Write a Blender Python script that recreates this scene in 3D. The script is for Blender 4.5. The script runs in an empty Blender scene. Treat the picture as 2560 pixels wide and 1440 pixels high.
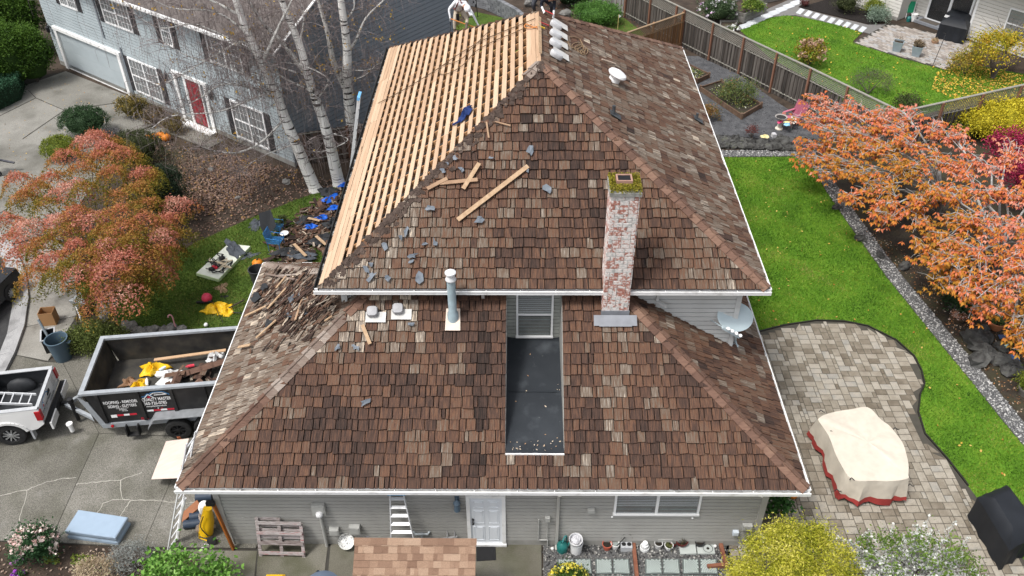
import bpy, bmesh, math, random
import numpy as np
from mathutils import Vector, Matrix
random.seed(7); rng = np.random.default_rng(7)
sc = bpy.context.scene; COL = sc.collection
R_ = math.radians
# ---------------------------------------------------------------- camera
CH, CP, CYAW, CROLL, CF, CX, CY = 20.7281, .6664, -.0106, .0044, 2165.66, 1.4156, -14.6922
_f = np.array([math.sin(CYAW)*math.cos(CP), math.cos(CYAW)*math.cos(CP), -math.sin(CP)])
_r = np.array([math.cos(CYAW), -math.sin(CYAW), 0.]); _d = np.cross(_f, _r)
_r, _d = math.cos(CROLL)*_r + math.sin(CROLL)*_d, -math.sin(CROLL)*_r + math.cos(CROLL)*_d
CO = np.array([CX, CY, CH])
cd = bpy.data.cameras.new('camera'); cam = bpy.data.objects.new('camera', cd); COL.objects.link(cam)
cd.sensor_width = 36; cd.lens = CF/2560*36; cd.clip_end = 2000; cd.clip_start = .1
cam.matrix_world = Matrix(((_r[0], -_d[0], -_f[0], CX), (_r[1], -_d[1], -_f[1], CY), (_r[2], -_d[2], -_f[2], CH), (0, 0, 0, 1)))
sc.camera = cam
# ---------------------------------------------------------------- overcast sky, soft sun
SUN_EL, SUN_AZ = R_(63), R_(236)          # azimuth of the sun measured from +Y clockwise
w = bpy.data.worlds.new('World'); sc.world = w; w.use_nodes = True
nt = w.node_tree; bg = nt.nodes['Background']
sky = nt.nodes.new('ShaderNodeTexSky'); sky.sky_type = 'NISHITA'; sky.sun_disc = False
sky.sun_elevation = SUN_EL; sky.sun_rotation = SUN_AZ; sky.dust_density = 4; sky.air_density = 1.0; sky.ozone_density = .6
hs = nt.nodes.new('ShaderNodeHueSaturation'); hs.inputs['Saturation'].default_value = .32
nt.links.new(sky.outputs[0], hs.inputs['Color']); nt.links.new(hs.outputs[0], bg.inputs[0]); bg.inputs[1].default_value = .115
sl = bpy.data.lights.new('sun', 'SUN'); sl.energy = 1.5; sl.angle = R_(11); sl.color = (1, .97, .93)
so = bpy.data.objects.new('sun', sl); COL.objects.link(so)
_sd = Vector((math.sin(SUN_AZ)*math.cos(SUN_EL), math.cos(SUN_AZ)*math.cos(SUN_EL), math.sin(SUN_EL)))
so.rotation_euler = (-_sd).to_track_quat('-Z', 'Y').to_euler(); so.location = (0, 0, 60)
vs = sc.view_settings; vs.view_transform = 'Standard'; vs.look = 'None'; vs.gamma = 1; vs.exposure = .96; vs.use_curve_mapping = False
sc.cycles.max_bounces = 6
# ---------------------------------------------------------------- pixel -> place
def ray(u, v): return _r*((u-1280)/CF) + _d*((v-720)/CF) + _f
def G(u, v, z=0.):
    d = ray(u, v); p = CO + d*((z-CH)/d[2]); return Vector((p[0], p[1], z))
def W(u, v, Y):
    d = ray(u, v); return Vector(CO + d*((Y-CY)/d[1]))
def PL(u, v, p0, n):
    d = Vector(ray(u, v)); n = Vector(n); t = (Vector(p0)-Vector(CO)).dot(n)/d.dot(n); return Vector(CO) + d*t
def GP(pts, z=0.): return [G(u, v, z) for u, v in pts]
# ---------------------------------------------------------------- materials
MATS = {}
def M(name, cols, rough=.8, ns=6., detail=6., amt=1., tint=0., rnd=0., bump=0., bs=60., metal=0., spec=.3, uv=False, stretch=None,
      transl=0., spk=0., spks=300., bands=None, dirt=None, coat=0.):
    """colour ramp driven by noise + per-face tint + per-object random; optional speckle, dirt patches, bump"""
    if name in MATS: return MATS[name]
    m = bpy.data.materials.new(name); m.use_nodes = True; t = m.node_tree; N = t.nodes; L = t.links
    b = N['Principled BSDF']; b.inputs['Roughness'].default_value = rough; b.inputs['Metallic'].default_value = metal
    b.inputs['Specular IOR Level'].default_value = spec
    if coat: b.inputs['Coat Weight'].default_value = coat
    tc = N.new('ShaderNodeTexCoord'); src = tc.outputs['UV' if uv else 'Object']
    if stretch:
        mp = N.new('ShaderNodeMapping'); mp.inputs['Scale'].default_value = stretch; L.new(src, mp.inputs[0]); s2 = mp.outputs[0]
    else: s2 = src
    oi = N.new('ShaderNodeObjectInfo')
    def math_(op, a, bb):
        q = N.new('ShaderNodeMath'); q.operation = op
        for i, x in enumerate((a, bb)):
            if isinstance(x, (int, float)): q.inputs[i].default_value = x
            else: L.new(x, q.inputs[i])
        return q.outputs[0]
    nz = N.new('ShaderNodeTexNoise'); nz.noise_dimensions = '4D'; nz.inputs['Scale'].default_value = ns; nz.inputs['Detail'].default_value = detail
    L.new(s2, nz.inputs['Vector'])
    if rnd or True: L.new(math_('MULTIPLY', oi.outputs['Random'], 37.), nz.inputs['W'])
    fac = math_('ADD', math_('MULTIPLY', math_('SUBTRACT', nz.outputs['Fac'], .5), amt*1.6), .5 if not (tint or rnd) else 0.)
    if tint:
        at = N.new('ShaderNodeAttribute'); at.attribute_name = 'tint'; fac = math_('ADD', fac, math_('MULTIPLY', at.outputs['Fac'], tint))
    if rnd:
        fac = math_('ADD', fac, math_('MULTIPLY', oi.outputs['Random'], rnd))
        if not tint: fac = math_('ADD', fac, .5-rnd/2)
    rp = N.new('ShaderNodeValToRGB'); e = rp.color_ramp.elements
    if len(cols) == 1: cols = [cols[0], cols[0]]
    stops = [(c[3] if len(c) > 3 else i/(len(cols)-1), c[:3]) for i, c in enumerate(cols)]
    e[0].position = stops[0][0]; e[0].color = (*stops[0][1], 1); e[1].position = stops[-1][0]; e[1].color = (*stops[-1][1], 1)
    for p, c in stops[1:-1]:
        q = e.new(p); q.color = (*c, 1)
    L.new(fac, rp.inputs[0]); col = rp.outputs[0]
    def mix(a, bb, f, mode='MIX'):
        x = N.new('ShaderNodeMix'); x.data_type = 'RGBA'; x.blend_type = mode
        if isinstance(f, (int, float)): x.inputs[0].default_value = f
        else: L.new(f, x.inputs[0])
        for i, y in ((6, a), (7, bb)):
            if isinstance(y, tuple): x.inputs[i].default_value = (*y, 1)
            else: L.new(y, x.inputs[i])
        return x.outputs[2]
    def ramp(x, p0, p1):
        q = N.new('ShaderNodeMapRange'); q.inputs[1].default_value = p0; q.inputs[2].default_value = p1; L.new(x, q.inputs[0]); return q.outputs[0]
    def noise(scale, det=4., vec=None):
        q = N.new('ShaderNodeTexNoise'); q.inputs['Scale'].default_value = scale; q.inputs['Detail'].default_value = det
        L.new(vec or src, q.inputs['Vector']); return q.outputs['Fac']
    if spk: col = mix(col, mix((0, 0, 0), (1, 1, 1), ramp(noise(spks, 2.), .3, .7)), spk, 'OVERLAY')
    if bands:
        mpb = N.new('ShaderNodeMapping'); mpb.inputs['Scale'].default_value = bands[1]; L.new(src, mpb.inputs[0])
        col = mix(col, bands[0], ramp(noise(1., 5., mpb.outputs[0]), bands[2], bands[2]+.06))
    if dirt:
        for dc, ds, d0, d1, da in dirt:
            col = mix(col, dc, math_('MULTIPLY', ramp(noise(ds, 6.), d0, d1), da))
    L.new(col, b.inputs['Base Color'])
    if bump:
        bp = N.new('ShaderNodeBump'); bp.inputs['Strength'].default_value = bump; bp.inputs['Distance'].default_value = .02
        L.new(noise(bs, 5., s2), bp.inputs['Height']); L.new(bp.outputs[0], b.inputs['Normal'])
    if transl:
        tr = N.new('ShaderNodeBsdfTranslucent'); L.new(col, tr.inputs[0]); mx = N.new('ShaderNodeMixShader'); mx.inputs[0].default_value = transl
        L.new(b.outputs[0], mx.inputs[1]); L.new(tr.outputs[0], mx.inputs[2]); L.new(mx.outputs[0], N['Material Output'].inputs[0])
    MATS[name] = m; return m
def S(name, c, rough=.6, var=.18, **k):
    """simple material: one colour with mild mottling"""
    lo = tuple(x*(1-var) for x in c); hi = tuple(min(1, x*(1+var)) for x in c)
    k.setdefault('ns', 5.); return M(name, [lo, hi], rough=rough, **k)
def glass(name, tintc=(.05, .06, .07)):
    if name in MATS: return MATS[name]
    m = bpy.data.materials.new(name); m.use_nodes = True; b = m.node_tree.nodes['Principled BSDF']
    b.inputs['Base Color'].default_value = (*tintc, 1); b.inputs['Roughness'].default_value = .03; b.inputs['Specular IOR Level'].default_value = .8
    b.inputs['Alpha'].default_value = .22; MATS[name] = m; return m
# ---------------------------------------------------------------- meshes
ORG = {}
class MB:
    def __init__(s): s.v = []; s.f = []; s.t = []; s.mi = []; s.uv = []
    def add(s, vs, fs, t=0., mi=0, uv=None):
        o = len(s.v); s.v += [tuple(x) for x in vs]
        for i, f in enumerate(fs):
            s.f.append([o+k for k in f]); s.t.append(t); s.mi.append(mi); s.uv.append([uv[k] for k in f] if uv else None)
        return s
    def box(s, c, d, rz=0., rot=None, t=0., mi=0, bev=0.):
        x, y, z = d[0]/2, d[1]/2, d[2]/2; m = rot if rot is not None else Matrix.Rotation(rz, 3, 'Z'); c = Vector(c)
        P = [c + m @ Vector(p) for p in ((-x, -y, -z), (x, -y, -z), (x, y, -z), (-x, y, -z), (-x, -y, z), (x, -y, z), (x, y, z), (-x, y, z))]
        if bev:
            b = bev; Q = [c + m @ Vector(p) for p in ((-x+b, -y+b, z), (x-b, -y+b, z), (x-b, y-b, z), (-x+b, y-b, z))]
            P = P[:4] + [c + m @ Vector(p) for p in ((-x, -y, z-b), (x, -y, z-b), (x, y, z-b), (-x, y, z-b))] + Q
            return s.add(P, [(3, 2, 1, 0), (0, 1, 5, 4), (1, 2, 6, 5), (2, 3, 7, 6), (3, 0, 4, 7), (4, 5, 9, 8), (5, 6, 10, 9), (6, 7, 11, 10), (7, 4, 8, 11), (8, 9, 10, 11)], t, mi)
        return s.add(P, [(3, 2, 1, 0), (4, 5, 6, 7), (0, 1, 5, 4), (1, 2, 6, 5), (2, 3, 7, 6), (3, 0, 4, 7)], t, mi)
    def beam(s, a, b, wd, th, up=(0, 0, 1), t=0., mi=0):
        a, b = Vector(a), Vector(b); x = b-a; l = x.length; x.normalize(); y = Vector(up).cross(x)
        if y.length < 1e-5: y = Vector((0, 1, 0)).cross(x)
        y.normalize(); z = x.cross(y); return s.box((a+b)/2, (l, wd, th), rot=Matrix((x, y, z)).transposed(), t=t, mi=mi)
    def tube(s, pts, r, n=6, t=0., mi=0, cap=True):
        pts = [Vector(p) for p in pts]; k = len(pts); rs = r if isinstance(r, (list, tuple)) else [r]*k; V = []; F = []
        pn = None
        for i, p in enumerate(pts):
            d = (pts[min(i+1, k-1)]-pts[max(i-1, 0)]); d.normalize()
            if pn is None: pn = d.orthogonal().normalized()
            pn = (pn - d*pn.dot(d)); pn = pn.normalized() if pn.length > 1e-6 else d.orthogonal().normalized()
            q = d.cross(pn)
            for j in range(n):
                a = 2*math.pi*j/n; V.append(p + (pn*math.cos(a)+q*math.sin(a))*rs[i])
        for i in range(k-1):
            for j in range(n): F.append((i*n+j, i*n+(j+1) % n, (i+1)*n+(j+1) % n, (i+1)*n+j))
        if cap: F += [tuple(range(n-1, -1, -1)), tuple(range((k-1)*n, k*n))]
        return s.add(V, F, t, mi)
    def lathe(s, c, prof, n=20, sx=1., sy=1., rot=None, t=0., mi=0, capb=True, capt=False):
        c = Vector(c); V = []; F = []; m = rot or Matrix.Identity(3)
        for r, z in prof:
            for j in range(n):
                a = 2*math.pi*j/n; V.append(c + m @ Vector((r*math.cos(a)*sx, r*math.sin(a)*sy, z)))
        for i in range(len(prof)-1):
            for j in range(n): F.append((i*n+j, i*n+(j+1) % n, (i+1)*n+(j+1) % n, (i+1)*n+j))
        if capb: F.append(tuple(range(n-1, -1, -1)))
        if capt: F.append(tuple(range((len(prof)-1)*n, len(prof)*n)))
        return s.add(V, F, t, mi)
    def prism(s, poly, z0, z1, t=0., mi=0):
        """vertical prism over a plan polygon; poly are Vectors (counted either way)"""
        n = len(poly); a = sum(poly[i][0]*poly[(i+1) % n][1]-poly[(i+1) % n][0]*poly[i][1] for i in range(n))
        if a < 0: poly = poly[::-1]
        V = [(p[0], p[1], z0) for p in poly] + [(p[0], p[1], z1) for p in poly]
        F = [tuple(range(n-1, -1, -1)), tuple(range(n, 2*n))] + [(i, (i+1) % n, n+(i+1) % n, n+i) for i in range(n)]
        return s.add(V, F, t, mi)
    def slab(s, poly, th, n=None, t=0., mi=0):
        """thin plate over any planar 3D polygon, thickness th along its normal n"""
        poly = [Vector(p) for p in poly]; k = len(poly)
        if n is None:
            n = Vector((0, 0, 0))
            for i in range(k): n += (poly[i]-poly[0]).cross(poly[(i+1) % k]-poly[0])
            n.normalize()
            if n.z < 0: poly = poly[::-1]; n = -n
        n = Vector(n); V = poly + [p - n*th for p in poly]
        F = [tuple(range(k)), tuple(range(2*k-1, k-1, -1))] + [(i, i+k, (i+1) % k+k, (i+1) % k) for i in range(k)]
        return s.add(V, F, t, mi)
    def sphere(s, c, r, n=10, m=6, rot=None, t=0., mi=0, jit=0.):
        c = Vector(c); rr = Vector((r, r, r)) if isinstance(r, (int, float)) else Vector(r); V = []; F = []; q = rot or Matrix.Identity(3)
        for i in range(m+1):
            ph = math.pi*i/m
            for j in range(n):
                a = 2*math.pi*j/n; k = 1 + random.uniform(-jit, jit)
                V.append(c + q @ Vector((rr.x*math.sin(ph)*math.cos(a)*k, rr.y*math.sin(ph)*math.sin(a)*k, -rr.z*math.cos(ph)*k)))
        for i in range(m):
            for j in range(n): F.append((i*n+j, i*n+(j+1) % n, (i+1)*n+(j+1) % n, (i+1)*n+j))
        return s.add(V, F, t, mi)
    def mesh(s, name, mats, origin):
        me = bpy.data.meshes.new(name); o = Vector(origin)
        me.from_pydata([(x-o[0], y-o[1], z-o[2]) for x, y, z in s.v], [], s.f)
        for m in (mats if isinstance(mats, (list, tuple)) else [mats]): me.materials.append(m)
        if any(s.mi): me.polygons.foreach_set('material_index', s.mi)
        a = me.attributes.new('tint', 'FLOAT', 'FACE'); a.data.foreach_set('value', s.t)
        if any(u is not None for u in s.uv):
            ul = me.uv_layers.new(name='UVMap'); fl = []
            for f, u in zip(s.f, s.uv):
                for k in range(len(f)): fl += list(u[k]) if u else [0., 0.]
            ul.data.foreach_set('uv', fl)
        return me
    def build(s, name, mats, parent=None, smooth=False, sharp=40, origin=None):
        if parent is not None: org = ORG[parent.name]
        elif origin is not None: org = Vector(origin)
        else:
            A = np.array(s.v); lo, hi = A.min(0), A.max(0); org = Vector(((lo[0]+hi[0])/2, (lo[1]+hi[1])/2, lo[2]))
        me = s.mesh(name, mats, org); o = bpy.data.objects.new(name, me); COL.objects.link(o)
        if parent is not None: o.parent = parent
        else: o.location = org
        ORG[o.name] = org
        if smooth:
            me.polygons.foreach_set('use_smooth', [True]*len(me.polygons))
            try: me.set_sharp_from_angle(angle=R_(sharp))
            except Exception: pass
        return o
def tag(o, label=None, cat=None, group=None, kind=None):
    if label: o['label'] = label
    if cat: o['category'] = cat
    if group: o['group'] = group
    if kind: o['kind'] = kind
    return o
def thing(name, label, cat, loc, group=None):
    o = bpy.data.objects.new(name, None); COL.objects.link(o); o.location = Vector(loc); o.empty_display_size = .2; ORG[o.name] = Vector(loc)
    return tag(o, label, cat, group)
def place(name, me, parent, mat4, org=None):
    """an object that shares mesh data, at world matrix mat4, under parent"""
    o = bpy.data.objects.new(name, me); COL.objects.link(o)
    if parent is not None:
        o.parent = parent; m = mat4.copy(); m.translation = m.translation - ORG[parent.name]; o.matrix_local = m
    else: o.matrix_world = mat4
    ORG[o.name] = mat4.translation.copy(); return o
def struct(o): o['kind'] = 'structure'; return o
def inpoly(P, poly):
    x, y = P[:, 0], P[:, 1]; c = np.zeros(len(P), bool); n = len(poly)
    for i in range(n):
        x0, y0 = poly[i][0], poly[i][1]; x1, y1 = poly[i-1][0], poly[i-1][1]
        c ^= ((y0 > y) != (y1 > y)) & (x < (x1-x0)*(y-y0)/((y1-y0) or 1e-9)+x0)
    return c
def scatter(poly, n):
    A = np.array([(p[0], p[1]) for p in poly]); lo, hi = A.min(0), A.max(0); out = np.zeros((0, 2))
    while len(out) < n:
        P = lo + rng.random((n*2, 2))*(hi-lo); out = np.vstack([out, P[inpoly(P, A)]])
    return out[:n]
def npmesh(name, V, F, tint, mat, parent=None, origin=(0, 0, 0)):
    """fast mesh from arrays: V (n,3), F (m,3 or 4), tint (m)"""
    V = np.asarray(V, np.float32) - np.asarray(tuple(ORG[parent.name]) if parent else tuple(origin), np.float32)
    me = bpy.data.meshes.new(name); k = F.shape[1]; me.vertices.add(len(V)); me.vertices.foreach_set('co', V.ravel())
    me.loops.add(F.size); me.loops.foreach_set('vertex_index', F.ravel().astype(np.int32))
    me.polygons.add(len(F)); me.polygons.foreach_set('loop_start', np.arange(0, F.size, k, dtype=np.int32))
    me.update(calc_edges=True); me.materials.append(mat)
    a = me.attributes.new('tint', 'FLOAT', 'FACE'); a.data.foreach_set('value', np.asarray(tint, np.float32))
    o = bpy.data.objects.new(name, me); COL.objects.link(o)
    if parent: o.parent = parent; ORG[o.name] = ORG[parent.name]
    else: o.location = origin; ORG[o.name] = Vector(origin)
    return o
def rdirs(n):
    d = rng.normal(size=(n, 3)); return d/np.linalg.norm(d, axis=1)[:, None]
def leaves(name, C, size, tint, mat, parent=None, droop=0., asp=.55, up=.0, origin=(0, 0, 0)):
    """one folded-kite leaf (2 triangles as a quad) for each centre in C"""
    n = len(C); a = rdirs(n); a[:, 2] = a[:, 2]*.7 - droop; a /= np.linalg.norm(a, axis=1)[:, None]
    nn = rdirs(n); nn[:, 2] = np.abs(nn[:, 2]) + up; b = np.cross(nn, a); b /= np.linalg.norm(b, axis=1)[:, None]+1e-9
    s = (size*(.6+.8*rng.random(n)))[:, None] if np.isscalar(size) else np.asarray(size)[:, None]
    V = np.stack([C - a*s*.5, C + b*s*asp*.5, C + a*s*.5, C - b*s*asp*.5], 1).reshape(-1, 3)
    return npmesh(name, V, np.arange(4*n).reshape(n, 4), tint, mat, parent, origin)
def text(s, size, mat, name, parent, m4, align='LEFT', bold=0., sx=1.):
    cu = bpy.data.curves.new(name, 'FONT'); cu.body = s; cu.size = size; cu.align_x = align; cu.offset = bold; cu.resolution_u = 3; cu.fill_mode = 'FRONT'
    to = bpy.data.objects.new(name, cu); COL.objects.link(to); dg = bpy.context.evaluated_depsgraph_get()
    me = bpy.data.meshes.new_from_object(to.evaluated_get(dg)); bpy.data.objects.remove(to); bpy.data.curves.remove(cu)
    me.transform(Matrix.Diagonal((sx, 1, 1, 1))); me.materials.clear(); me.materials.append(mat); me.name = name
    return place(name, me, parent, m4)
def frame3(o, x, y):
    """4x4 with given origin, x axis and y axis (made orthonormal)"""
    x = Vector(x).normalized(); z = x.cross(Vector(y)).normalized(); y = z.cross(x)
    m = Matrix((x, y, z)).transposed().to_4x4(); m.translation = Vector(o); return m
def ru(a, b): return random.uniform(a, b)
# ================================================================ GROUND
m_soil = M('soil', [(.018, .013, .01), (.05, .036, .026), (.085, .062, .046)], rough=.95, ns=1.6, detail=9, bump=.9, bs=14, spk=.35, spks=45)
m_bedsoil = M('bed soil', [(.012, .01, .008), (.035, .028, .02), (.05, .05, .02)], rough=.95, ns=1.3, detail=9, bump=.9, bs=16, spk=.3, spks=50)
m_turf = M('turf', [(.035, .08, .004), (.08, .18, .01), (.14, .23, .02)], rough=.95, ns=.9, detail=8, bump=.6, bs=30, spk=.3, spks=60)
m_turf2 = M('front turf', [(.025, .045, .006), (.06, .105, .013), (.11, .14, .025)], rough=.95, ns=1.1, detail=8, bump=.6, bs=30, spk=.3, spks=60)
m_blade = M('grass blade', [(.025, .07, .003), (.065, .17, .007), (.115, .25, .012), (.21, .28, .03), (.29, .26, .09)], rough=.8, amt=.15, tint=1., transl=.2, ns=1)
m_blade2 = M('front grass blade', [(.022, .045, .004), (.055, .11, .01), (.1, .16, .02), (.18, .19, .045), (.22, .18, .08)], rough=.8, amt=.15, tint=1., transl=.2, ns=1)
m_agg = M('exposed aggregate concrete', [(.085, .08, .066), (.145, .138, .118), (.215, .205, .18)], rough=.9, ns=.55, detail=8, spk=.55, spks=42, bump=.3, bs=70, rnd=.12,
          dirt=[((.05, .052, .03), .8, .5, .75, .55), ((.36, .35, .33), 1.1, .62, .8, .3)])
m_walk = M('sidewalk concrete', [(.17, .16, .14), (.25, .24, .215), (.33, .32, .29)], rough=.9, ns=.8, detail=9, spk=.3, spks=60, bump=.15, bs=60, rnd=.15,
           dirt=[((.075, .07, .058), 1.3, .55, .72, .6)])
m_ndrv = M('neighbour drive concrete', [(.12, .115, .1), (.2, .193, .172), (.29, .28, .255)], rough=.9, ns=.35, detail=9, spk=.3, spks=40, bump=.15, bs=50, rnd=.15,
           dirt=[((.06, .057, .045), .5, .5, .72, .75)])
m_curb = M('curb concrete', [(.24, .24, .24), (.33, .33, .33), (.42, .42, .42)], rough=.85, ns=1.2, detail=8, spk=.25, spks=50, rnd=.1, dirt=[((.1, .1, .1), 1.5, .55, .75, .6)])
m_asph = M('asphalt', [(.022, .022, .023), (.04, .04, .041), (.062, .062, .062)], rough=.9, ns=2, detail=8, spk=.5, spks=60, bump=.4, bs=80)
m_joint = S('joint', (.05, .047, .04), rough=1)
m_slabw = M('walkway concrete', [(.075, .068, .05), (.14, .132, .105), (.2, .19, .165)], rough=.9, ns=.7, detail=9, spk=.35, spks=50, rnd=.1, dirt=[((.045, .05, .018), .7, .48, .7, .75)])
g = MB(); g.box((0, 0, -.28), (260, 260, .5)); struct(g.build('ground', m_soil))
def sheet(name, poly, mat, z, th=.03, parent=None):
    o = MB(); o.prism([Vector((p[0], p[1], 0)) for p in poly], z-th, z); o = o.build(name, mat, parent); return o if parent else struct(o)
def shrink(poly, gap):
    c = Vector((sum(p[0] for p in poly)/len(poly), sum(p[1] for p in poly)/len(poly), 0)); out = []
    for p in poly:
        d = Vector((p[0]-c.x, p[1]-c.y, 0)); out.append(c + d*(1-gap/max(d.length, .1)))
    return out
def slabs(name, polys, mat, z=.012, gap=.018, piece='concrete_slab', base=None, kids=True, th=.05):
    base = base or sheet(name, sum(polys, []) if len(polys) == 1 else None, m_joint, z-.01)
    for p in polys:
        q = MB(); q.prism(shrink(p, gap), z-th, z+ru(-.002, .002)); q.build(piece, mat, base)
    return base
def grass(name, poly, n, mat, h=.055, label=None, seed=0, holes=()):
    P = scatter(poly, n)
    for hpoly in holes: P = P[~inpoly(P, hpoly)]
    n = len(P); x, y = P[:, 0], P[:, 1]
    pat = .30*np.sin(x*1.3+seed+1.7*np.sin(y*.9)) + .25*np.sin(y*1.9+.8*x+seed) + .22*np.sin(3.1*x-2.3*y+seed*2) + .18*np.sin(5.3*x+4.1*y) + .3*np.sin((x*.75+y*.66)*3.4)*np.sin(x*.5+seed)
    tint = np.clip(.43 + .34*pat + .17*rng.normal(size=n), 0, .98)
    a = rng.random(n)*6.283; hh = h*(.6+.8*rng.random(n)); ln = rng.normal(size=(n, 2))*h*.7; wd = .011+.012*rng.random(n)
    B = np.c_[x, y, np.zeros(n)]; d = np.c_[np.cos(a)*wd, np.sin(a)*wd, np.zeros(n)]
    V = np.stack([B-d, B+d, B+np.c_[ln, hh]], 1).reshape(-1, 3)
    o = npmesh(name, V, np.arange(3*n).reshape(n, 3), tint, mat); tag(o, label, 'grass', kind='stuff'); return o
def stones(name, P, zs, r, cols, label, cat='gravel', flat=.6):
    """loose stones, one squashed octahedron each, as one mass"""
    n = len(P); rr = r*(.5+rng.random(n)**2*1.2); k = np.array([(1, 0, 0), (-1, 0, 0), (0, 1, 0), (0, -1, 0), (0, 0, 1), (0, 0, -1)], float)
    a = rng.random(n)*6.283; c, s_ = np.cos(a), np.sin(a); sc3 = np.stack([rr*(.8+.5*rng.random(n)), rr*(.6+.4*rng.random(n)), rr*flat], 1)
    V = k[None]*sc3[:, None]; V += rng.normal(size=V.shape)*rr[:, None, None]*.18; X = V[..., 0]*c[:, None]-V[..., 1]*s_[:, None]; Y = V[..., 0]*s_[:, None]+V[..., 1]*c[:, None]
    V = np.stack([X+P[:, 0:1], Y+P[:, 1:2], V[..., 2]+np.asarray(zs)[:, None] if not np.isscalar(zs) else V[..., 2]+zs], 2).reshape(-1, 3)
    f = np.array([(0, 2, 4), (2, 1, 4), (1, 3, 4), (3, 0, 4), (2, 0, 5), (1, 2, 5), (3, 1, 5), (0, 3, 5)])
    F = (f[None] + 6*np.arange(n)[:, None, None]).reshape(-1, 3); t = np.repeat(rng.random(n), 8)
    m = M(name+' stone', cols, rough=.85, tint=1., amt=.15, ns=30); o = npmesh(name, V, F, t, m); return tag(o, label, cat, kind='stuff')
def litter(name, P, z, size, cols, label, cat='fallen leaves', zr=.02):
    C = np.c_[P, z+zr*rng.random(len(P))]; m = M(name+' leaf', cols, rough=.8, tint=1., amt=.1, ns=9, transl=.15)
    o = leaves(name, C, size, rng.random(len(P)), m, up=2.5, asp=.7); return tag(o, label, cat, kind='stuff')
# --- street edge on the left
road = GP([(-260, 560), (-40, 600), (8, 650), (27, 710), (31, 765), (18, 835), (-4, 890), (-40, 960), (-400, 1100), (-400, 560)])
sheet('road', road, m_asph, .0)
cin = [(-40, 598), (8, 650), (27, 710), (31, 765), (18, 835), (-4, 890), (-40, 962)]
cmid = [(-30, 572), (25, 618), (55, 685), (62, 748), (52, 815), (28, 880), (-8, 950)]
cout = [(-28, 560), (33, 612), (66, 682), (74, 748), (64, 818), (40, 886), (5, 956)]
kb = sheet('curb', GP(cmid)+GP(cout)[::-1], m_joint, .0)
for i in range(len(cin)-1):
    for a, b, z, nm in ((cin, cmid, .02, 'gutter_pan'), (cmid, cout, .13, 'curb_stone')):
        q = MB(); q.prism(shrink(GP([a[i], a[i+1], b[i+1], b[i]]), .006), -.05, z); q.build(nm, m_curb, kb)
WL = [(33, 612), (66, 682), (74, 748), (64, 818), (40, 888)]; WR = [(150, 590), (190, 650), (192, 716), (192, 790), (120, 903)]
wk = sheet('sidewalk', GP([(33, 612), (150, 590), (192, 660), (192, 810), (165, 868), (110, 905), (35, 895), (68, 800), (76, 748), (66, 682)]), m_joint, .0)
slabs('sidewalk', [GP([WL[i], WR[i], WR[i+1], WL[i+1]]) for i in range(4)], m_walk, base=wk, z=.013)
# --- our driveway
dw = sheet('driveway', GP([(-420, 965), (5, 956), (40, 886), (110, 905), (180, 880), (420, 862), (760, 1000), (640, 1372), (357, 1369), (125, 1357), (-420, 1340)]), m_joint, .002)
dslabs = [[(-420, 1076), (248, 1084), (125, 1356), (-420, 1340)], [(248, 1084), (474, 1093), (357, 1368), (125, 1356)], [(474, 1093), (740, 1100), (640, 1371), (357, 1368)],
          [(158, 908), (180, 881), (420, 863), (740, 1100), (248, 1084)], [(110, 905), (158, 908), (248, 1084), (-420, 1076), (-420, 968), (5, 957), (40, 888)]]
slabs('driveway', [GP(p) for p in dslabs], m_agg, base=dw, z=.014, gap=.012)
def crack(pts, wd=.02):
    P = []
    for i in range(len(pts)-1):
        a, b = Vector(pts[i]), Vector(pts[i+1]); n = max(2, int((b-a).length/7))
        for k in range(n): P.append(a+(b-a)*k/n + Vector((ru(-1, 1), ru(-1.2, 1.2))))
    P.append(Vector(pts[-1])); P = [G(p.x, p.y, .019) for p in P]; o = MB()
    for i in range(len(P)-1):
        d = (P[i+1]-P[i]).normalized(); s_ = Vector((-d.y, d.x, 0))*wd*ru(.35, .7); o.add([P[i]-s_, P[i+1]-s_*1.01, P[i+1]+s_, P[i]+s_], [(0, 1, 2, 3)])
    return o
m_seal = S('crack sealant', (.38, .365, .32), rough=.8)
for c in ([(-10, 1243), (35, 1230), (67, 1225), (115, 1205), (165, 1195), (190, 1194)], [(67, 1225), (65, 1245), (55, 1275), (45, 1310), (12, 1350)],
          [(190, 1211), (240, 1205), (285, 1200), (300, 1200), (330, 1190), (355, 1180)], [(301, 1200), (302, 1230), (307, 1248)],
          [(255, 1258), (280, 1250), (307, 1248), (350, 1251), (385, 1250), (425, 1255), (475, 1257), (520, 1248)], [(326, 1252), (310, 1275), (295, 1300)], [(257, 1258), (250, 1275), (240, 1285)]):
    crack(c).build('crack_sealant', m_seal, dw)
# --- concrete walk along the front wall
fw = sheet('front_walkway', GP([(357, 1371), (640, 1374), (660, 1352), (1355, 1356), (1358, 1600), (420, 1600), (500, 1400)]), m_joint, .0)
slabs('front_walkway', [GP(p) for p in ([(380, 1374), (644, 1377), (620, 1600), (420, 1600), (505, 1400)], [(648, 1352), (822, 1353), (815, 1410), (800, 1600), (625, 1600)], [(826, 1353), (1354, 1357), (1357, 1600), (805, 1600)])],
      m_slabw, base=fw, z=.012)
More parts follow.
